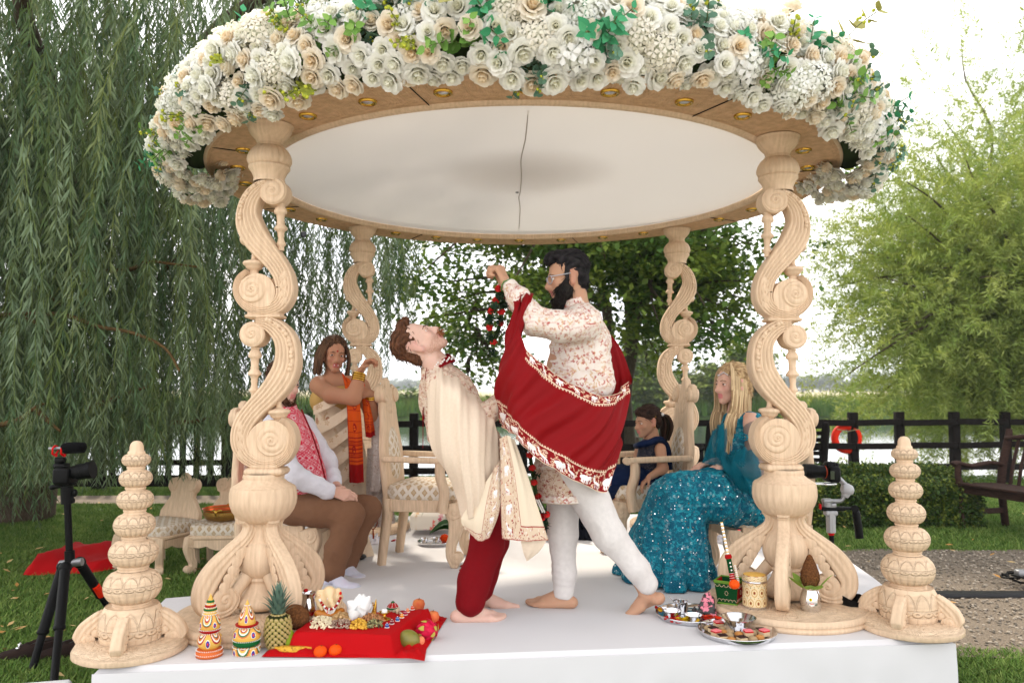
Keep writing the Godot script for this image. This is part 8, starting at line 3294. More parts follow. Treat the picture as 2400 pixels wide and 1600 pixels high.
func leaning_groom():
	who = thing("person", "man with short brown hair leaning far back, in a beige embroidered coat and cream shawl", "person", Fl(1120, 1450))
	var skin := Color(.66, .43, .35)
	var hp := P(983, 806, 3.72)
	var hb := facing(V(.53, .84, .10), V(-.85, .52, .02))
	var b := MB.new()
	b.colored = true
	b.tint = skin
	var nb := P(1024, 858, 3.74)
	var a1 := P(1092, 1415, 3.64)
	var a2 := P(1130, 1392, 3.86)
	var hipc := P(1150, 1110, 3.75)
	flesh(limb_bones([hp + hb * V(0, -.09, -.03), nb, P(1052, 930, 3.75), P(1100, 1020, 3.75), hipc], [.056, .058, .11, .11, .12]) + limb_bones([P(1038, 912, 3.56), P(1088, 1005, 3.56), P(1165, 955, 3.60)], [.05, .042, .028]) + limb_bones([P(1038, 912, 3.94), P(1088, 1010, 3.96), P(1165, 955, 3.85)], [.05, .042, .028]) + limb_bones([P(1150, 1130, 3.66), P(1138, 1280, 3.66), a1], [.08, .055, .036]) + limb_bones([P(1150, 1130, 3.84), P(1155, 1270, 3.86), a2], [.08, .055, .036]), .014, .012, b)
	head(b, hp, hb, .97, skin, Color(.58, .25, .22), 1.0)
	var inv := Transform3D(hb.scaled(Vector3.ONE * .97), hp).affine_inverse()
	var sn := FastNoiseLite.new()
	sn.frequency = 140.0
	for i in b.v.size():
		var q := inv * b.v[i]
		if q.y < -.035 and q.y > -.13 and q.z > -.005 and q.length() < .2 and b.col[i].g > skin.g * .85:
			b.col[i] = skin.lerp(Color(.36, .17, .10), clampf(.35 + .6 * sn.get_noise_3d(q.x, q.y, q.z), .0, .7) * smoothstep(-.035, -.055, q.y))
	hand(b, P(1165, 955, 3.60), V(.9, .3, 0), V(0, -1, .2), 1.0, .5, skin, .95)
	foot(b, a1 + V(0, .005, 0), P(1182, 1442, 3.67), Vector3.UP, skin, 1.06, -1.0)
	foot(b, a2 + V(0, .01, 0), P(1190, 1418, 3.88), Vector3.UP, skin, 1.0, 1.0)
	part("body", b, M.skin)
	eyes(hp, hb, .97, true, skin, Color(.10, .045, .025))
	hair_cap(hp, hb, .97, [[V(0, .056, -.026), V(.0745, .080, .090)], [V(0, .118, .030), V(.044, .024, .052)], [V(0, -.005, -.062), V(.064, .074, .038)], [V(.067, .034, -.002), V(.007, .026, .016)], [V(-.067, .034, -.002), V(.007, .026, .016)]], [], Color(.035, .016, .010), Color(.15, .066, .036), .010)
	hair_cap(hp, hb, .97, [[V(0, -.047, .096), V(.022, .006, .008)]], [], Color(.25, .09, .04), Color(.36, .15, .07), .002, "moustache")
	var f := Transform3D(hb.scaled(Vector3.ONE * .97), hp)
	var tb := MB.new()
	tb.box(f * V(0, -.0635, .089), V(.024, .008, .005), .001, hb)
	part("teeth", tb, M.eye_white)
	var k := MB.new()
	flesh(limb_bones([P(1024, 868, 3.75), P(1050, 930, 3.75), P(1090, 1015, 3.75), P(1140, 1100, 3.75), P(1150, 1150, 3.75)], [.07, .125, .13, .13, .13]) + [[P(1034, 905, 3.60), P(1034, 905, 3.90), .068, .068], [P(1014, 930, 3.7), P(1030, 1010, 3.7), .05, .05], [P(1030, 1010, 3.7), P(1062, 1080, 3.7), .05, .05]] + limb_bones([P(1038, 915, 3.59), P(1088, 1005, 3.56), P(1130, 975, 3.58), P(1172, 945, 3.61)], [.062, .052, .047, .042]) + limb_bones([P(1038, 915, 3.94), P(1090, 1010, 3.96), P(1165, 950, 3.84)], [.07, .062, .048]), .012, .016, k)
	wobble(k, 0, .008, 8.0)
	part("coat", k, M.embroidered_beige)
	var col := MB.new()
	col.tube([P(1036, 862, 3.745), P(1030, 850, 3.745), P(1026, 840, 3.74)], [.078, .068, .064], 20, .95, false)
	part("collar", col, M.maroon_trousers)
	var cb := MB.new()
	for i in 44: cb.ball(P(1032, 855, 3.745) + facing(P(1026, 840, 3.745) - P(1036, 862, 3.745), Vector3.BACK) * V(cos(TAU * i / 44.0) * .073, sin(TAU * i / 44.0) * .073, .005 * (i % 3)), Vector3.ONE * .005, Basis(), 6, 4)
	part("collar_beads", cb, M.pearl_beads)
	var tr := MB.new()
	flesh(limb_bones([P(1150, 1140, 3.66), P(1140, 1280, 3.65), P(1112, 1360, 3.65), P(1101, 1410, 3.64)], [.092, .072, .068, .066]) + limb_bones([P(1152, 1140, 3.84), P(1156, 1270, 3.86), P(1134, 1350, 3.86), P(1128, 1385, 3.86)], [.09, .068, .06, .056]), .011, .012, tr)
	wobble(tr, 0, .005, 6.0, V(1.0, .5, 1.0))
	part("trousers", tr, M.maroon_trousers)
	var s1 := MB.new()
	drape(s1, [
		PP([[1010, 876, 3.66], [1020, 866, 3.60], [1042, 868, 3.59], [1076, 894, 3.58], [1112, 928, 3.62], [1142, 962, 3.66]], 0),
		PP([[1006, 912, 3.56], [1022, 902, 3.46], [1052, 906, 3.43], [1090, 932, 3.44], [1127, 960, 3.50], [1158, 985, 3.54]], 0),
		PP([[1004, 985, 3.54], [1028, 980, 3.42], [1062, 985, 3.40], [1100, 1005, 3.40], [1136, 1015, 3.46], [1162, 1012, 3.54]], 0),
		PP([[1016, 1062, 3.54], [1043, 1070, 3.42], [1078, 1078, 3.39], [1110, 1080, 3.40], [1142, 1072, 3.46], [1168, 1055, 3.53]], 0),
		PP([[1062, 1140, 3.58], [1076, 1152, 3.47], [1096, 1158, 3.41], [1122, 1150, 3.42], [1148, 1130, 3.47], [1172, 1100, 3.53]], 0),
		PP([[1082, 1212, 3.56], [1092, 1216, 3.48], [1106, 1212, 3.44], [1126, 1195, 3.45], [1148, 1165, 3.48], [1172, 1130, 3.52]], 0)], 7, .011, 4.0, .2)
	part("cream_shawl", s1, M.cream_shawl)
	var s2 := MB.new()
	drape(s2, [PP([[1172, 1075, 3.47], [1155, 1105, 3.44], [1130, 1140, 3.44]], 0), PP([[1174, 1150, 3.46], [1140, 1175, 3.43], [1088, 1200, 3.46]], 0), PP([[1168, 1205, 3.46], [1132, 1225, 3.43], [1080, 1222, 3.46]], 0), PP([[1150, 1255, 3.47], [1126, 1268, 3.45], [1090, 1242, 3.47]], 0)], 7, .006, 2.0)
	part("shawl_end", s2, M.cream_border)
	var s3 := MB.new()
	drape(s3, [PP([[1174, 1028, 3.46], [1188, 1020, 3.43], [1206, 1030, 3.44]], 0), PP([[1175, 1110, 3.45], [1205, 1105, 3.41], [1236, 1110, 3.43]], 0), PP([[1175, 1190, 3.45], [1216, 1185, 3.40], [1262, 1190, 3.43]], 0), PP([[1176, 1262, 3.45], [1226, 1268, 3.40], [1285, 1266, 3.43]], 0)], 8, .009, 2.0)
	part("shawl_end", s3, M.cream_border)
	var s4 := MB.new()
	drape(s4, [PP([[1218, 1255, 3.425], [1250, 1256, 3.42], [1283, 1262, 3.44]], 0), PP([[1226, 1290, 3.43], [1245, 1295, 3.42], [1266, 1290, 3.44]], 0), PP([[1232, 1310, 3.44], [1236, 1314, 3.435], [1241, 1311, 3.44]], 0)], 5, .004, 1.0)
	part("shawl_corner", s4, M.cream_shawl)
	var tie := MB.new()
	tie.tube(smooth_path(PP([[1000, 862], [996, 890], [992, 960], [991, 1050]], 3.66), 4), [.0018], 5)
	tie.tube(PP([[991, 960], [992, 985]], 3.66), [.003, .006], 6)
	part("neck_tie_cord", tie, M.maroon_trousers)

func seated_man():
	who = thing("person", "bearded man sitting behind the front left pillar in a pink patterned waistcoat and brown trousers", "person", Fl(800, 1372))
	var skin := Color(.60, .36, .28)
	var hp := P(662, 898, 4.50)
	var hb := facing(V(.86, -.12, .42), V(.08, 1, 0))
	var b := MB.new()
	b.colored = true
	b.tint = skin
	var w1 := P(778, 1152, 4.34)
	var w2 := P(788, 1138, 4.52)
	var a1 := P(778, 1350, 4.32)
	var a2 := P(812, 1328, 4.58)
	flesh(limb_bones([hp + hb * V(0, -.08, -.03), P(664, 968, 4.52), P(672, 1060, 4.52), P(688, 1180, 4.52)], [.055, .06, .13, .13]) + limb_bones([P(628, 1002, 4.36), P(682, 1110, 4.26), w1], [.05, .042, .028]) + limb_bones([P(706, 995, 4.68), P(762, 1082, 4.68), w2], [.05, .042, .028]) + limb_bones([P(690, 1185, 4.40), P(818, 1205, 4.36), a1], [.08, .055, .035]) + limb_bones([P(700, 1180, 4.66), P(858, 1190, 4.66), a2], [.08, .055, .035]), .016, .012, b)
	head(b, hp, hb, .98, skin, Color(.52, .20, .18), .3)
	hand(b, w1, V(.85, -.25, -.15), V(.1, -.6, -.8), 1.0, .55, skin, .95)
	hand(b, w2, V(.6, -.6, .4), V(-.3, -.5, .8), -1.0, .5, skin, .95)
	part("body", b, M.skin)
	eyes(hp, hb, .98, false, skin, Color(.07, .035, .02))
	hair_cap(hp, hb, .98, [[V(0, .054, -.025), V(.0745, .080, .090)], [V(0, -.005, -.062), V(.064, .074, .038)], [V(.066, .012, .010), V(.006, .03, .010)], [V(-.066, .012, .010), V(.006, .03, .010)]], [], Color(.03, .016, .010), Color(.11, .055, .033), .006)
	hair_cap(hp, hb, .98, [[V(0, -.09, .064), V(.042, .03, .032)], [V(.045, -.055, .024), V(.018, .04, .030)], [V(-.045, -.055, .024), V(.018, .04, .030)], [V(0, -.048, .092), V(.024, .006, .010)]], [[V(0, -.064, .108), V(.020, .010, .024)]], Color(.03, .015, .010), Color(.13, .06, .035), .005, "beard", 90.0)
	var wm := mat("pink_waistcoat", Color.WHITE, .85)
	wm.albedo_texture = painted(96, 96, func(u, v):
		var pink := Color(.80, .10, .24)
		var pale := Color(.88, .74, .76)
		var d := absf(u - .5) + absf(v - .5)
		if d < .13: return pink if d > .06 else pale
		if d < .27: return pale if absf(absf(u - .5) - absf(v - .5)) > .03 else pink
		if d > .66 and d < .84: return pale
		if d > .42 and d < .50 and (absf(u - .5) > .1 and absf(v - .5) > .1): return pale
		return pink)
	wm.uv1_triplanar = true
	wm.uv1_scale = V(18, 18, 18)
	var k := MB.new()
	flesh(limb_bones([P(668, 985, 4.52), P(676, 1050, 4.51), P(690, 1120, 4.50), P(696, 1165, 4.50)], [.095, .155, .165, .165]) + [[P(645, 1000, 4.42), P(695, 995, 4.64), .075, .075]], .013, .016, k)
	part("waistcoat", k, wm)
	var col := MB.new()
	col.tube([P(668, 972, 4.515), P(667, 958, 4.51), P(667, 948, 4.505)], [.080, .070, .066], 18, 1.0, false)
	part("collar", col, wm)
	var pk := MB.new()
	pk.tube(smooth_path(PP([[706, 960, 4.46], [728, 1010, 4.37], [750, 1075, 4.335], [766, 1140, 4.33]], 0), 4), [.005], 6)
	part("waistcoat_edge", pk, M.maroon_trousers)
	var sh := MB.new()
	flesh(limb_bones([P(625, 1005, 4.38), P(680, 1112, 4.26), P(768, 1150, 4.33)], [.078, .060, .044]) + limb_bones([P(706, 998, 4.66), P(764, 1084, 4.68), P(782, 1130, 4.55)], [.072, .058, .044]), .012, .012, sh)
	wobble(sh, 0, .008, 8.0)
	part("shirt_sleeves", sh, M.white_shirt)
	var tr := MB.new()
	flesh(limb_bones([P(690, 1188, 4.40), P(750, 1195, 4.38), P(820, 1208, 4.36), P(790, 1290, 4.34), P(780, 1338, 4.33)], [.10, .085, .070, .062, .062]) + limb_bones([P(700, 1184, 4.66), P(862, 1192, 4.66), P(828, 1270, 4.62), P(812, 1318, 4.59)], [.10, .070, .062, .060]), .012, .013, tr)
	wobble(tr, 0, .007, 6.0)
	part("trousers", tr, M.brown_trousers)
	var so := MB.new()
	so.colored = true
	foot(so, a1 + V(0, .02, 0), P(832, 1378, 4.26), Vector3.UP, Color(.62, .62, .74), 1.05, 1.0, false)
	foot(so, a2 + V(0, .02, 0), P(852, 1356, 4.45), Vector3.UP, Color(.62, .62, .74), 1.05, -1.0, false)
	part("socks", so, M.skin)

func sari_woman():
	who = thing("person", "smiling woman with brown hair standing in a cream sari and orange scarf, arms folded high", "person", Fl(800, 1305))
	var r := RandomNumberGenerator.new()
	r.seed = 91
	var skin := Color(.42, .205, .125)
	var hp := P(783, 832, 5.05)
	var hb := facing(V(.42, -.10, .90), V(.10, .99, .08))
	var b := MB.new()
	b.colored = true
	b.tint = skin
	var w1 := P(843, 872, 4.80)
	var w2 := P(868, 922, 4.84)
	flesh(limb_bones([hp + hb * V(0, -.08, -.03), P(782, 895, 5.06), P(786, 980, 5.06), P(796, 1110, 5.06)], [.045, .055, .12, .13]) + [[P(750, 900, 5.05), P(822, 898, 5.06), .055, .05]] + limb_bones([P(746, 905, 5.02), P(776, 925, 4.84), P(828, 932, 4.76), P(836, 905, 4.78), w1], [.055, .050, .044, .036, .024]) + limb_bones([P(846, 905, 5.05), P(876, 985, 4.95), w2], [.055, .045, .026]), .014, .011, b)
	head(b, hp, hb, .94, skin, Color(.40, .11, .10), 1.0, false)
	hand(b, w1, V(.55, .75, .1), V(.75, -.55, .2), -1.0, .75, skin, .9)
	hand(b, w2, V(-.85, .35, .25), V(-.25, -.5, -.8), 1.0, .5, skin, .9)
	part("body", b, M.skin)
	eyes(hp, hb, .94, false, skin, Color(.03, .018, .012), V(-.2, -.1, 1))
	var f := Transform3D(hb.scaled(Vector3.ONE * .94), hp)
	var tb := MB.new()
	tb.box(f * V(0, -.0625, .0885), V(.028, .008, .006), .001, hb)
	tb.ball(f * V(.07, -.05, .05), Vector3.ONE * .007)
	part("teeth", tb, M.eye_white)
	var bd := MB.new()
	bd.ball(f * V(0, .032, .0905), V(.006, .006, .003), hb)
	part("red_dot", bd, M.red_paint)
	hair_cap(hp, hb, .94, [[V(0, .06, -.022), V(.086, .078, .096)], [V(0, .0, -.07), V(.08, .09, .05)]], [[V(.004, -.015, .098), V(.066, .096, .062)]], Color(.035, .018, .011), Color(.12, .065, .038), .008)
	strands("hair_lengths", func(i):
		var sd := -1.0 if i % 2 else 1.0
		var a := r.randf_range(.2, 1.5)
		var x: float = sd * (.055 + .028 * sin(a))
		var z := .055 * cos(a * 1.6) - .01
		return [f * V(x * .55, .118, z * .6), f * V(x * 1.05, .06, z), f * V(x * 1.32 + sd * .008, -.03, z * 1.05), f * V(x * 1.22 + sd * .02 * r.randf(), -.11 - .035 * r.randf(), z * .95)], 110, Color(.035, .018, .011), Color(.16, .085, .048), .010, r)
	var sm := printed("cream_brocade", Color(.86, .78, .68), [Color(.84, .77, .68), Color(.74, .60, .46), Color(.86, .80, .72)], 130, 34, 12, .6)
	sm.uv1_triplanar = true
	sm.uv1_scale = V(1.8, 1.8, 1.8)
	var s := MB.new()
	var rows := []
	for i in 26:
		var v := i / 25.0
		var c: Vector3 = smooth_path(PP([[784, 918], [790, 1000], [798, 1120], [795, 1230], [800, 1306]], 5.05), 7)[int(v * 28)]
		var rx: float = smooth_path([W(.125, 0), W(.142, 0), W(.185, 0), W(.165, 0), W(.20, 0)], 7)[int(v * 28)].x
		var row := PackedVector3Array()
		for j in 56:
			var a := TAU * j / 56.0
			var fo := 1.0 + (.02 + .09 * v * v) * sin(a * 9.0 + 1.0) * (.5 + .5 * sin(a)) + .03 * sin(a * 3.0 + v * 9.0)
			row.append(c + V(cos(a) * rx, 0, sin(a) * rx * .85) * fo)
		rows.append(row)
	s.rows(rows, true)
	part("sari", s, sm)
	for q in range(-1, 4):
		var pl := MB.new()
		drape(pl, [PP([[738 + q * 4, 1000 + 48 * q, 4.92], [780, 975 + 48 * q, 4.86], [838 - q * 3, 935 + 48 * q, 4.86]], 0), PP([[738 + q * 4, 1022 + 50 * q, 4.92], [782, 1000 + 50 * q, 4.85], [840 - q * 3, 958 + 50 * q, 4.86]], 0)], 6, .004, 1.0)
		part("sari_pleat", pl, sm)
	var bz := MB.new()
	flesh([[P(762, 938, 5.03), P(812, 938, 5.03), .098, .094]], .015, .012, bz)
	part("blouse", bz, mat("gold_blouse", Color(.72, .58, .34), .6))
	var wm := printed("silver_brocade", Color(.74, .69, .66), [Color(.60, .50, .42), Color(.84, .82, .80)], 500, 12, 13, .6)
	wm.uv1_triplanar = true
	wm.uv1_scale = V(3, 3, 3)
	for q in [[[[872, 935, 4.95], [890, 940, 4.9], [908, 955, 4.95]], [[872, 1050, 4.9], [892, 1050, 4.84], [915, 1060, 4.9]], [[866, 1150, 4.9], [890, 1150, 4.83], [915, 1120, 4.9]]], [[[862, 1050, 4.98], [885, 1050, 4.93], [912, 1060, 4.97]], [[860, 1150, 4.97], [885, 1150, 4.92], [918, 1150, 4.96]], [[862, 1235, 4.96], [890, 1235, 4.92], [925, 1225, 4.96]]]]:
		var d := MB.new()
		drape(d, [PP(q[0], 0), PP(q[1], 0), PP(q[2], 0)], 8, .012, 2.5)
		part("sari_end", d, wm)
	var om := mat("orange_scarf", Color.WHITE, .75)
	var im := Image.create(128, 512, false, Image.FORMAT_RGB8)
	im.fill(Color(.78, .30, .05))
	for y in range(16, 420, 42): im.fill_rect(Rect2i(0, y, 128, 3), Color(.62, .12, .05))
	for y in range(40, 400, 84):
		dab(im, W(40 + (y % 5) * 10, y), Vector2.RIGHT, 17, 17, Color(.55, .07, .04))
		dab(im, W(38 + (y % 5) * 10, y - 3), Vector2.RIGHT, 9, 4, Color(.82, .38, .1))
		dab(im, W(42 + (y % 5) * 10, y + 6), Vector2.RIGHT, 10, 4, Color(.82, .38, .1))
	for y in range(330, 430, 14): im.fill_rect(Rect2i(0, y, 128, 5), Color(.58, .08, .04))
	im.fill_rect(Rect2i(0, 430, 128, 82), Color(.55, .02, .03))
	im.fill_rect(Rect2i(0, 0, 7, 512), Color(.58, .08, .04))
	om.albedo_texture = ImageTexture.create_from_image(im)
	for q in [[[[800, 872, 4.98], [812, 884, 4.94], [826, 892, 4.94]], [[812, 930, 4.80], [826, 932, 4.77], [842, 935, 4.79]], [[816, 1030, 4.80], [832, 1032, 4.76], [850, 1030, 4.80]], [[818, 1130, 4.80], [834, 1132, 4.77], [852, 1130, 4.80]]], [[[838, 880, 4.98], [846, 888, 4.95], [852, 896, 4.95]], [[848, 925, 4.86], [856, 930, 4.83], [864, 935, 4.85]], [[854, 990, 4.84], [864, 992, 4.81], [876, 990, 4.84]], [[856, 1022, 4.84], [866, 1026, 4.82], [878, 1020, 4.84]]]]:
		var d := MB.new()
		drape(d, [PP(q[0], 0), PP(q[1], 0), PP(q[2], 0), PP(q[3], 0)], 7, .006, 2.0)
		part("orange_scarf", d, om)
	var bg := MB.new()
	for q in [[w1, P(836, 905, 4.78), 4], [w2, P(876, 985, 4.95), 2]]:
		var ax: Vector3 = (q[1] - q[0]).normalized()
		var bs := facing(ax, Vector3.BACK)
		for i in q[2]:
			var pth := []
			for j in 15: pth.append(q[0] + ax * (.012 + .013 * i) + bs * V(cos(TAU * j / 14.0), sin(TAU * j / 14.0), 0) * .036)
			bg.tube(pth, [.0055], 6, 1.0, false)
	part("bangles", bg, M.brass)
	var sh := MB.new()
	sh.ball(P(840, 1304, 4.92), V(.05, .02, .04))
	part("shoe", sh, M.black_leather)
	var cord := MB.new()
	cord.tube(smooth_path(PP([[873, 1170], [874, 1200], [866, 1225], [874, 1240], [884, 1225], [876, 1200], [880, 1170]], 4.90), 4), [.003], 5)
	cord.tube(PP([[874, 1238], [875, 1262]], 4.90), [.004, .006], 5)
	part("tassel_cord", cord, mat("copper_cord", Color(.62, .26, .12), .8))

func teal_woman():
	who = thing("person", "blonde woman seated at the right in a sequinned teal lehenga and sheer shawl", "person", Fl(1600, 1385))
	var r := RandomNumberGenerator.new()
	r.seed = 93
	var skin := Color(.66, .40, .31)
	var hp := P(1716, 900, 4.42)
	var hb := facing(V(-.93, -.04, .36), V(.05, 1, 0))
	var b := MB.new()
	b.colored = true
	b.tint = skin
	var w1 := P(1688, 1092, 4.28)
	var w2 := P(1676, 1082, 4.46)
	flesh(limb_bones([hp + hb * V(0, -.08, -.03), P(1728, 972, 4.44), P(1738, 1060, 4.45), P(1752, 1170, 4.45)], [.043, .05, .105, .13]) + [[P(1722, 985, 4.60), P(1764, 990, 4.34), .05, .055]] + limb_bones([P(1768, 1000, 4.32), P(1772, 1108, 4.28), w1], [.055, .045, .024]) + limb_bones([P(1712, 1000, 4.62), P(1716, 1090, 4.60), w2], [.05, .04, .024]), .014, .011, b)
	head(b, hp, hb, .95, skin, Color(.60, .20, .20), .9, false)
	hand(b, w1, V(-.8, -.55, .1), V(-.3, -.75, -.4), 1.0, .4, skin, .92)
	hand(b, w2, V(-.95, -.15, .2), V(-.1, -.9, .1), -1.0, .35, skin, .92)
	part("body", b, M.skin)
	eyes(hp, hb, .95, false, skin, Color(.14, .08, .04))
	var f := Transform3D(hb.scaled(Vector3.ONE * .95), hp)
	var c1 := Color(.20, .115, .06)
	var c2 := Color(.66, .47, .26)
	hair_cap(hp, hb, .95, [[V(0, .056, -.020), V(.083, .076, .096)], [V(0, -.02, -.07), V(.078, .11, .05)]], [[V(.0, -.02, .098), V(.075, .098, .066)]], c1, c2, .007, "hair", 75.0)
	strands("hair_lengths", func(i):
		var sd := 1.0 if i % 3 else -1.0
		var a := r.randf()
		var z := lerpf(.055, -.10, a)
		var x: float = sd * lerpf(.072, .045, a * a)
		var w := r.randf_range(-.018, .018)
		var L := lerpf(.40, .30, a) * r.randf_range(.8, 1.05)
		var fw := lerpf(.035, -.02, a)
		return [f * V(x * .3, .125, z * .4), f * V(x * 1.0, .07, z * .95), f * V(x * 1.2, -.03, z + .01), f * V(x * 1.15 + w, -.12, z + .012 + w), f * V(x * .95 - w, -.22, z + fw + .02 - w), f * V(x * .8 + w, -L, z + fw * 1.6 + w)], 330, c1.lerp(c2, .25), c2.lerp(Color(.80, .64, .42), .5), .0055, r)
	var hd := MB.new()
	for i in 9: hd.ball(f * V(.058 - .012 * i * .6, .072 - .004 * absf(i - 4), .068 + .002 * i), Vector3.ONE * .004, Basis(), 6, 4)
	hd.ball(f * V(.0, .055, .095), V(.006, .008, .003), hb, 8, 5)
	part("head_jewel", hd, M.steel)
	var tm := mat("teal_sequins", Color.WHITE, .55)
	var im := Image.create(512, 512, false, Image.FORMAT_RGB8)
	im.fill(Color(.02, .33, .43))
	var rr := RandomNumberGenerator.new()
	rr.seed = 3
	sprigs(im, Rect2(0, 0, 512, 512), [Color(.05, .52, .60), Color(.03, .45, .54), Color(.16, .60, .67)], 420, 22, 31)
	for i in 2600: dab(im, W(rr.randf() * 512, rr.randf() * 512), Vector2.RIGHT, .9, .9, Color(.45, .70, .76))
	for i in 46:
		var c := W(rr.randf() * 512, rr.randf() * 512)
		for k in 7: dab(im, c + Vector2.from_angle(TAU * k / 7.0) * 7.0 * (1.0 if k else .0), Vector2.RIGHT, 2.4, 2.4, Color(.72, .80, .82))
	tm.albedo_texture = ImageTexture.create_from_image(im)
	tm.uv1_triplanar = true
	tm.uv1_scale = V(2.6, 2.6, 2.6)
	var s := SDF.new(P(1420, 1420, 4.0).min(P(1820, 1420, 4.9)) - V(.05, .08, .35), P(1820, 1080, 4.0).max(P(1820, 1080, 4.9)) + V(.1, .02, .1), .016)
	s.k = .028
	for q in limb_bones(PP([[1752, 1172, 4.38], [1680, 1160, 4.30], [1600, 1152, 4.26]], 0), [.15, .12, .085]) + limb_bones(PP([[1752, 1172, 4.56], [1680, 1155, 4.58], [1596, 1148, 4.58]], 0), [.15, .12, .085]): s.cap(q[0], q[1], q[2], q[3])
	for q in [[1600, 1640, 1372, 4.20], [1590, 1580, 1374, 4.16], [1575, 1520, 1366, 4.25], [1565, 1480, 1352, 4.36], [1560, 1462, 1340, 4.55], [1610, 1655, 1350, 4.45], [1590, 1560, 1345, 4.5]]:
		s.cap(P(q[0], 1165, 4.40 + (q[3] - 4.40) * .5), P(q[1], q[2], q[3]), .075, .055)
	var sb := MB.new()
	s.mesh_into(sb)
	wobble(sb, 0, .022, 5.5, V(1.3, .35, 1.3))
	for i in sb.v.size(): sb.v[i].y = maxf(sb.v[i].y, .006)
	part("sequinned_skirt", sb, tm)
	var nn: PackedVector3Array = sb.mesh().surface_get_arrays(0)[Mesh.ARRAY_NORMAL]
	var sq := MB.new()
	for k in 6: sq.p(V(cos(TAU * k / 6.0), .0, sin(TAU * k / 6.0)))
	for k in 4: sq.tri(0, k + 1, k + 2)
	var ok := []
	for i in sb.v.size():
		if nn[i].z > -.3 and rr.randf() < .15: ok.append(i)
	scatter("sequins", sq.mesh(), mat("sequin", Color.WHITE, .12, 1.0), ok.size(), func(i):
		var q: Vector3 = (nn[ok[i]] + V(rr.randf_range(-.5, .5), rr.randf_range(-.5, .5), rr.randf_range(-.5, .5))).normalized()
		return [Transform3D(Basis(Quaternion(Vector3.UP, q)).scaled(Vector3.ONE * rr.randf_range(.0018, .0042)), sb.v[ok[i]] + nn[ok[i]] * .003 - who.position), Color(.80, .88, .90)], who)
	var bo := MB.new()
	flesh(limb_bones([P(1730, 1000, 4.44), P(1738, 1060, 4.45), P(1750, 1150, 4.45)], [.095, .125, .14]) + [[P(1720, 992, 4.60), P(1768, 996, 4.34), .062, .066]], .013, .014, bo)
	wobble(bo, 0, .006, 9.0)
	part("sequinned_bodice", bo, tm)
	var tu := mat("teal_tulle", Color(.02, .42, .50, .5), .8)
	tu.transparency = BaseMaterial3D.TRANSPARENCY_ALPHA
	for q in [[[[1722, 1060, 4.26], [1748, 1050, 4.18], [1775, 1060, 4.18]], [[1700, 1085, 4.20], [1740, 1085, 4.12], [1785, 1100, 4.14]], [[1712, 1110, 4.20], [1745, 1125, 4.12], [1792, 1145, 4.16]], [[1730, 1140, 4.22], [1762, 1165, 4.14], [1798, 1180, 4.20]]], [[[1700, 980, 4.34], [1690, 1000, 4.30], [1672, 1010, 4.36]], [[1700, 1040, 4.30], [1680, 1040, 4.26], [1656, 1050, 4.34]], [[1698, 1090, 4.28], [1676, 1090, 4.26], [1650, 1085, 4.34]]], [[[1724, 1090, 4.22], [1700, 1062, 4.20], [1690, 1060, 4.28]], [[1760, 1150, 4.16], [1720, 1110, 4.14], [1690, 1090, 4.24]], [[1790, 1190, 4.22], [1745, 1150, 4.16], [1700, 1105, 4.24]]]]:
		var d := MB.new()
		var rws := []
		for w in q: rws.append(PP(w, 0))
		drape(d, rws, 7, .02, 4.5)
		part("tulle_shawl", d, tu)
	var slv := MB.new()
	flesh(limb_bones([P(1770, 1005, 4.315), P(1773, 1108, 4.28), P(1712, 1096, 4.28)], [.064, .054, .036]), .013, .011, slv)
	var sm := mat("sheer_sleeve", Color(.30, .42, .46, .42), .8)
	sm.transparency = BaseMaterial3D.TRANSPARENCY_ALPHA
	part("sheer_sleeve", slv, sm)
	var mo := MB.new()
	for q in [[1745, 1025, 4.24], [1738, 1085, 4.21], [1722, 1105, 4.18]]:
		for k in 9: mo.ball(P(q[0], q[1], q[2]) + V(cos(TAU * k / 8.0), sin(TAU * k / 8.0), 0) * (.016 if k < 8 else .0), Vector3.ONE * .0065, Basis(), 6, 4)
	part("beaded_motif", mo, tm)
	var bg := MB.new()
	for i in 5:
		var pth := []
		for j in 13: pth.append(w1 + V(.02 + .009 * i, .028 * cos(TAU * j / 12.0), .028 * sin(TAU * j / 12.0)))
		bg.tube(pth, [.0032], 5, 1.0, false)
	part("bangles", bg, M.steel)

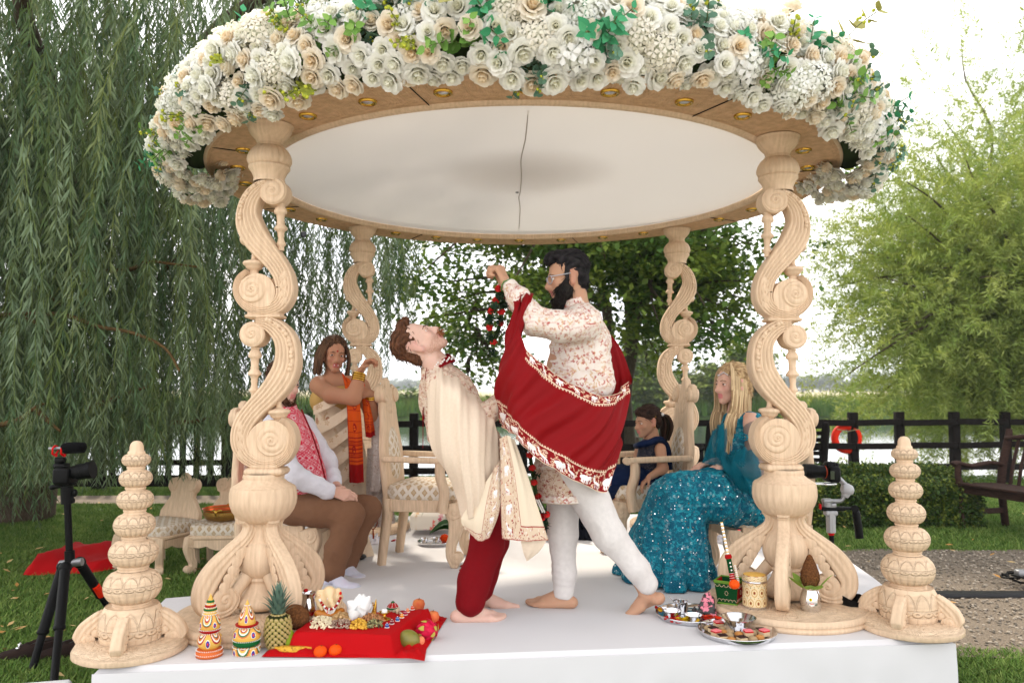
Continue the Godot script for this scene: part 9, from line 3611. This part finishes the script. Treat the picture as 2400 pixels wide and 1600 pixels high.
func little_girl():
	who = thing("person", "little girl with a dark ponytail sitting in the carved armchair, in sequinned navy", "person", Fl(1500, 1290))
	var r := RandomNumberGenerator.new()
	r.seed = 95
	var skin := Color(.46, .25, .16)
	var hp := P(1518, 988, 4.92)
	var hb := facing(V(-.92, -.16, .36), V(-.06, 1, .05))
	var s := .80
	var b := MB.new()
	b.colored = true
	b.tint = skin
	var w1 := P(1522, 1118, 4.74)
	flesh(limb_bones([hp + hb * V(0, -.06, -.02), P(1522, 1036, 4.94), P(1526, 1080, 4.95), P(1530, 1140, 4.95)], [.035, .038, .075, .09]) + limb_bones([P(1548, 1052, 4.86), P(1554, 1098, 4.80), w1], [.036, .030, .020]) + limb_bones([P(1500, 1055, 5.05), P(1490, 1100, 5.05), P(1475, 1120, 5.0)], [.034, .03, .02]) + limb_bones(PP([[1520, 1140, 4.90], [1450, 1130, 4.88], [1430, 1190, 4.88]], 0), [.06, .045, .03]), .012, .009, b)
	head(b, hp, hb, s, skin, Color(.50, .17, .15), .0, false)
	hand(b, w1, V(-.7, -.6, .2), V(0, -1, 0), 1.0, .5, skin, .62)
	part("body", b, M.skin)
	eyes(hp, hb, s, false, skin, Color(.02, .013, .01))
	var c1 := Color(.012, .008, .007)
	var c2 := Color(.055, .032, .024)
	hair_cap(hp, hb, s, [[V(0, .052, -.018), V(.080, .080, .097)], [V(0, .0, -.065), V(.074, .075, .045)], [V(0, .075, .05), V(.055, .045, .045)], [V(.0, .03, -.115), V(.028, .028, .028)]], [[V(0, -.03, .092), V(.085, .088, .06)]], c1, c2, .005)
	var f := Transform3D(hb.scaled(Vector3.ONE * s), hp)
	strands("ponytail", func(_i):
		var w := V(r.randfn(0, .016), 0, r.randfn(0, .016))
		return [f * (V(0, .03, -.12) + w * .5), f * (V(.005, .01, -.165) + w), f * (V(.01, -.07, -.17) + w * 1.6), f * (V(.015, -.15 - .03 * r.randf(), -.13) + w * 1.4)], 46, c1, c2, .008, r)
	var tie := MB.new()
	tie.ball(f * V(.02, .035, -.125), Vector3.ONE * .013)
	part("hair_bobble", tie, M.eye_white)
	var clip := MB.new()
	clip.tube([f * V(.068, .065, -.02), f * V(.078, .035, -.03)], [.004], 6)
	clip.ball(f * V(.078, -.036, -.006), Vector3.ONE * .006)
	part("gold_clip", clip, M.brass)
	var nm := mat("navy_sequins", Color.WHITE, .5)
	var im := Image.create(256, 256, false, Image.FORMAT_RGB8)
	im.fill(Color(.10, .11, .17))
	for i in 1100: dab(im, W(r.randf() * 256, r.randf() * 256), Vector2.RIGHT, 1.2, 1.2, [Color(.60, .50, .48), Color(.45, .42, .50), Color(.70, .62, .58)][i % 3])
	nm.albedo_texture = ImageTexture.create_from_image(im)
	nm.uv1_triplanar = true
	nm.uv1_scale = V(4, 4, 4)
	var t := MB.new()
	flesh(limb_bones([P(1522, 1050, 4.94), P(1526, 1085, 4.95), P(1530, 1135, 4.95)], [.07, .088, .105]), .012, .010, t)
	part("sequinned_top", t, nm)
	var navy := mat("navy_silk", Color(.02, .10, .24), .7)
	var pt := MB.new()
	flesh(limb_bones(PP([[1530, 1138, 4.90], [1480, 1128, 4.86], [1440, 1122, 4.86], [1422, 1150, 4.88]], 0), [.10, .085, .08, .06]) + limb_bones(PP([[1530, 1138, 5.02], [1440, 1126, 5.04]], 0), [.10, .08]), .013, .012, pt)
	wobble(pt, 0, .012, 10.0)
	part("navy_trousers", pt, navy)
	var sc := MB.new()
	sc.tube(smooth_path(PP([[1492, 1045, 4.98], [1500, 1042, 4.86], [1520, 1038, 4.85], [1545, 1030, 4.92], [1562, 1050, 4.98], [1568, 1100, 5.0]], 0), 4), [.018, .024, .024, .022, .024, .026], 10, .8)
	part("navy_scarf", sc, navy)

func rose_garland():
	var g := thing("rose_garland", "garland of red roses and dark leaves held up by the bearded man", "garland", P(1165, 700, 3.70))
	var o := g.position
	var red1 := Color(.50, .008, .012)
	var red2 := Color(.66, .025, .025)
	var rm := rose_mesh(.35, red1, red2, 21)
	var m := mat("rose_petals", Color.WHITE, .6)
	m.vertex_color_use_as_albedo = true
	var r := RandomNumberGenerator.new()
	r.seed = 97
	var leaf := sprig_mesh(6, .26, Color(.01, .03, .015), Color(.03, .06, .03), 22, .5)
	var spots := [[1168, 676, 3.62], [1163, 703, 3.63], [1179, 694, 3.68], [1151, 729, 3.64], [1175, 731, 3.68], [1147, 767, 3.66], [1173, 757, 3.70], [1156, 801, 3.70], [1242, 1066, 3.62], [1247, 1096, 3.62], [1252, 1130, 3.62], [1259, 1164, 3.62], [1281, 1205, 3.64], [1270, 1212, 3.66]]
	for i in spots.size():
		var q: Array = spots[i]
		var p := put("rose", rm, m, g, P(q[0], q[1], q[2]) - o)
		p.basis = Basis.from_euler(V(r.randf_range(-.5, .5), r.randf() * TAU, r.randf_range(-.4, .4))).scaled(Vector3.ONE * .031)
		for k in (3 if i < 8 else 1):
			var l := put("leaf_tuft", leaf, M.garland_leaf, g, P(q[0], q[1] + 14, q[2]) - o)
			l.basis = Basis.from_euler(V(r.randf_range(1.5, 4.5), r.randf() * TAU, 0)).scaled(Vector3.ONE * .035)
	var th := MB.new()
	for s in [[0, 1, 3, 5, 7], [0, 2, 4, 6, 7], [8, 9, 10, 11, 12]]:
		var pth := []
		for i in s: pth.append(P(spots[i][0], spots[i][1], spots[i][2]) - o)
		th.tube(smooth_path(pth, 4), [.010], 6)
	put("stem_thread", th.mesh(), M.foam_core, g)
	var pr := MB.new()
	for k in 2:
		for i in 9: pr.ball(P(1258 + i * 1.6 + k * 5, 1172 + i * 3.4, 3.60) - o, Vector3.ONE * .0045, Basis(), 7, 5)
	put("pearl_string", pr.mesh(), M.pearl_beads, g)
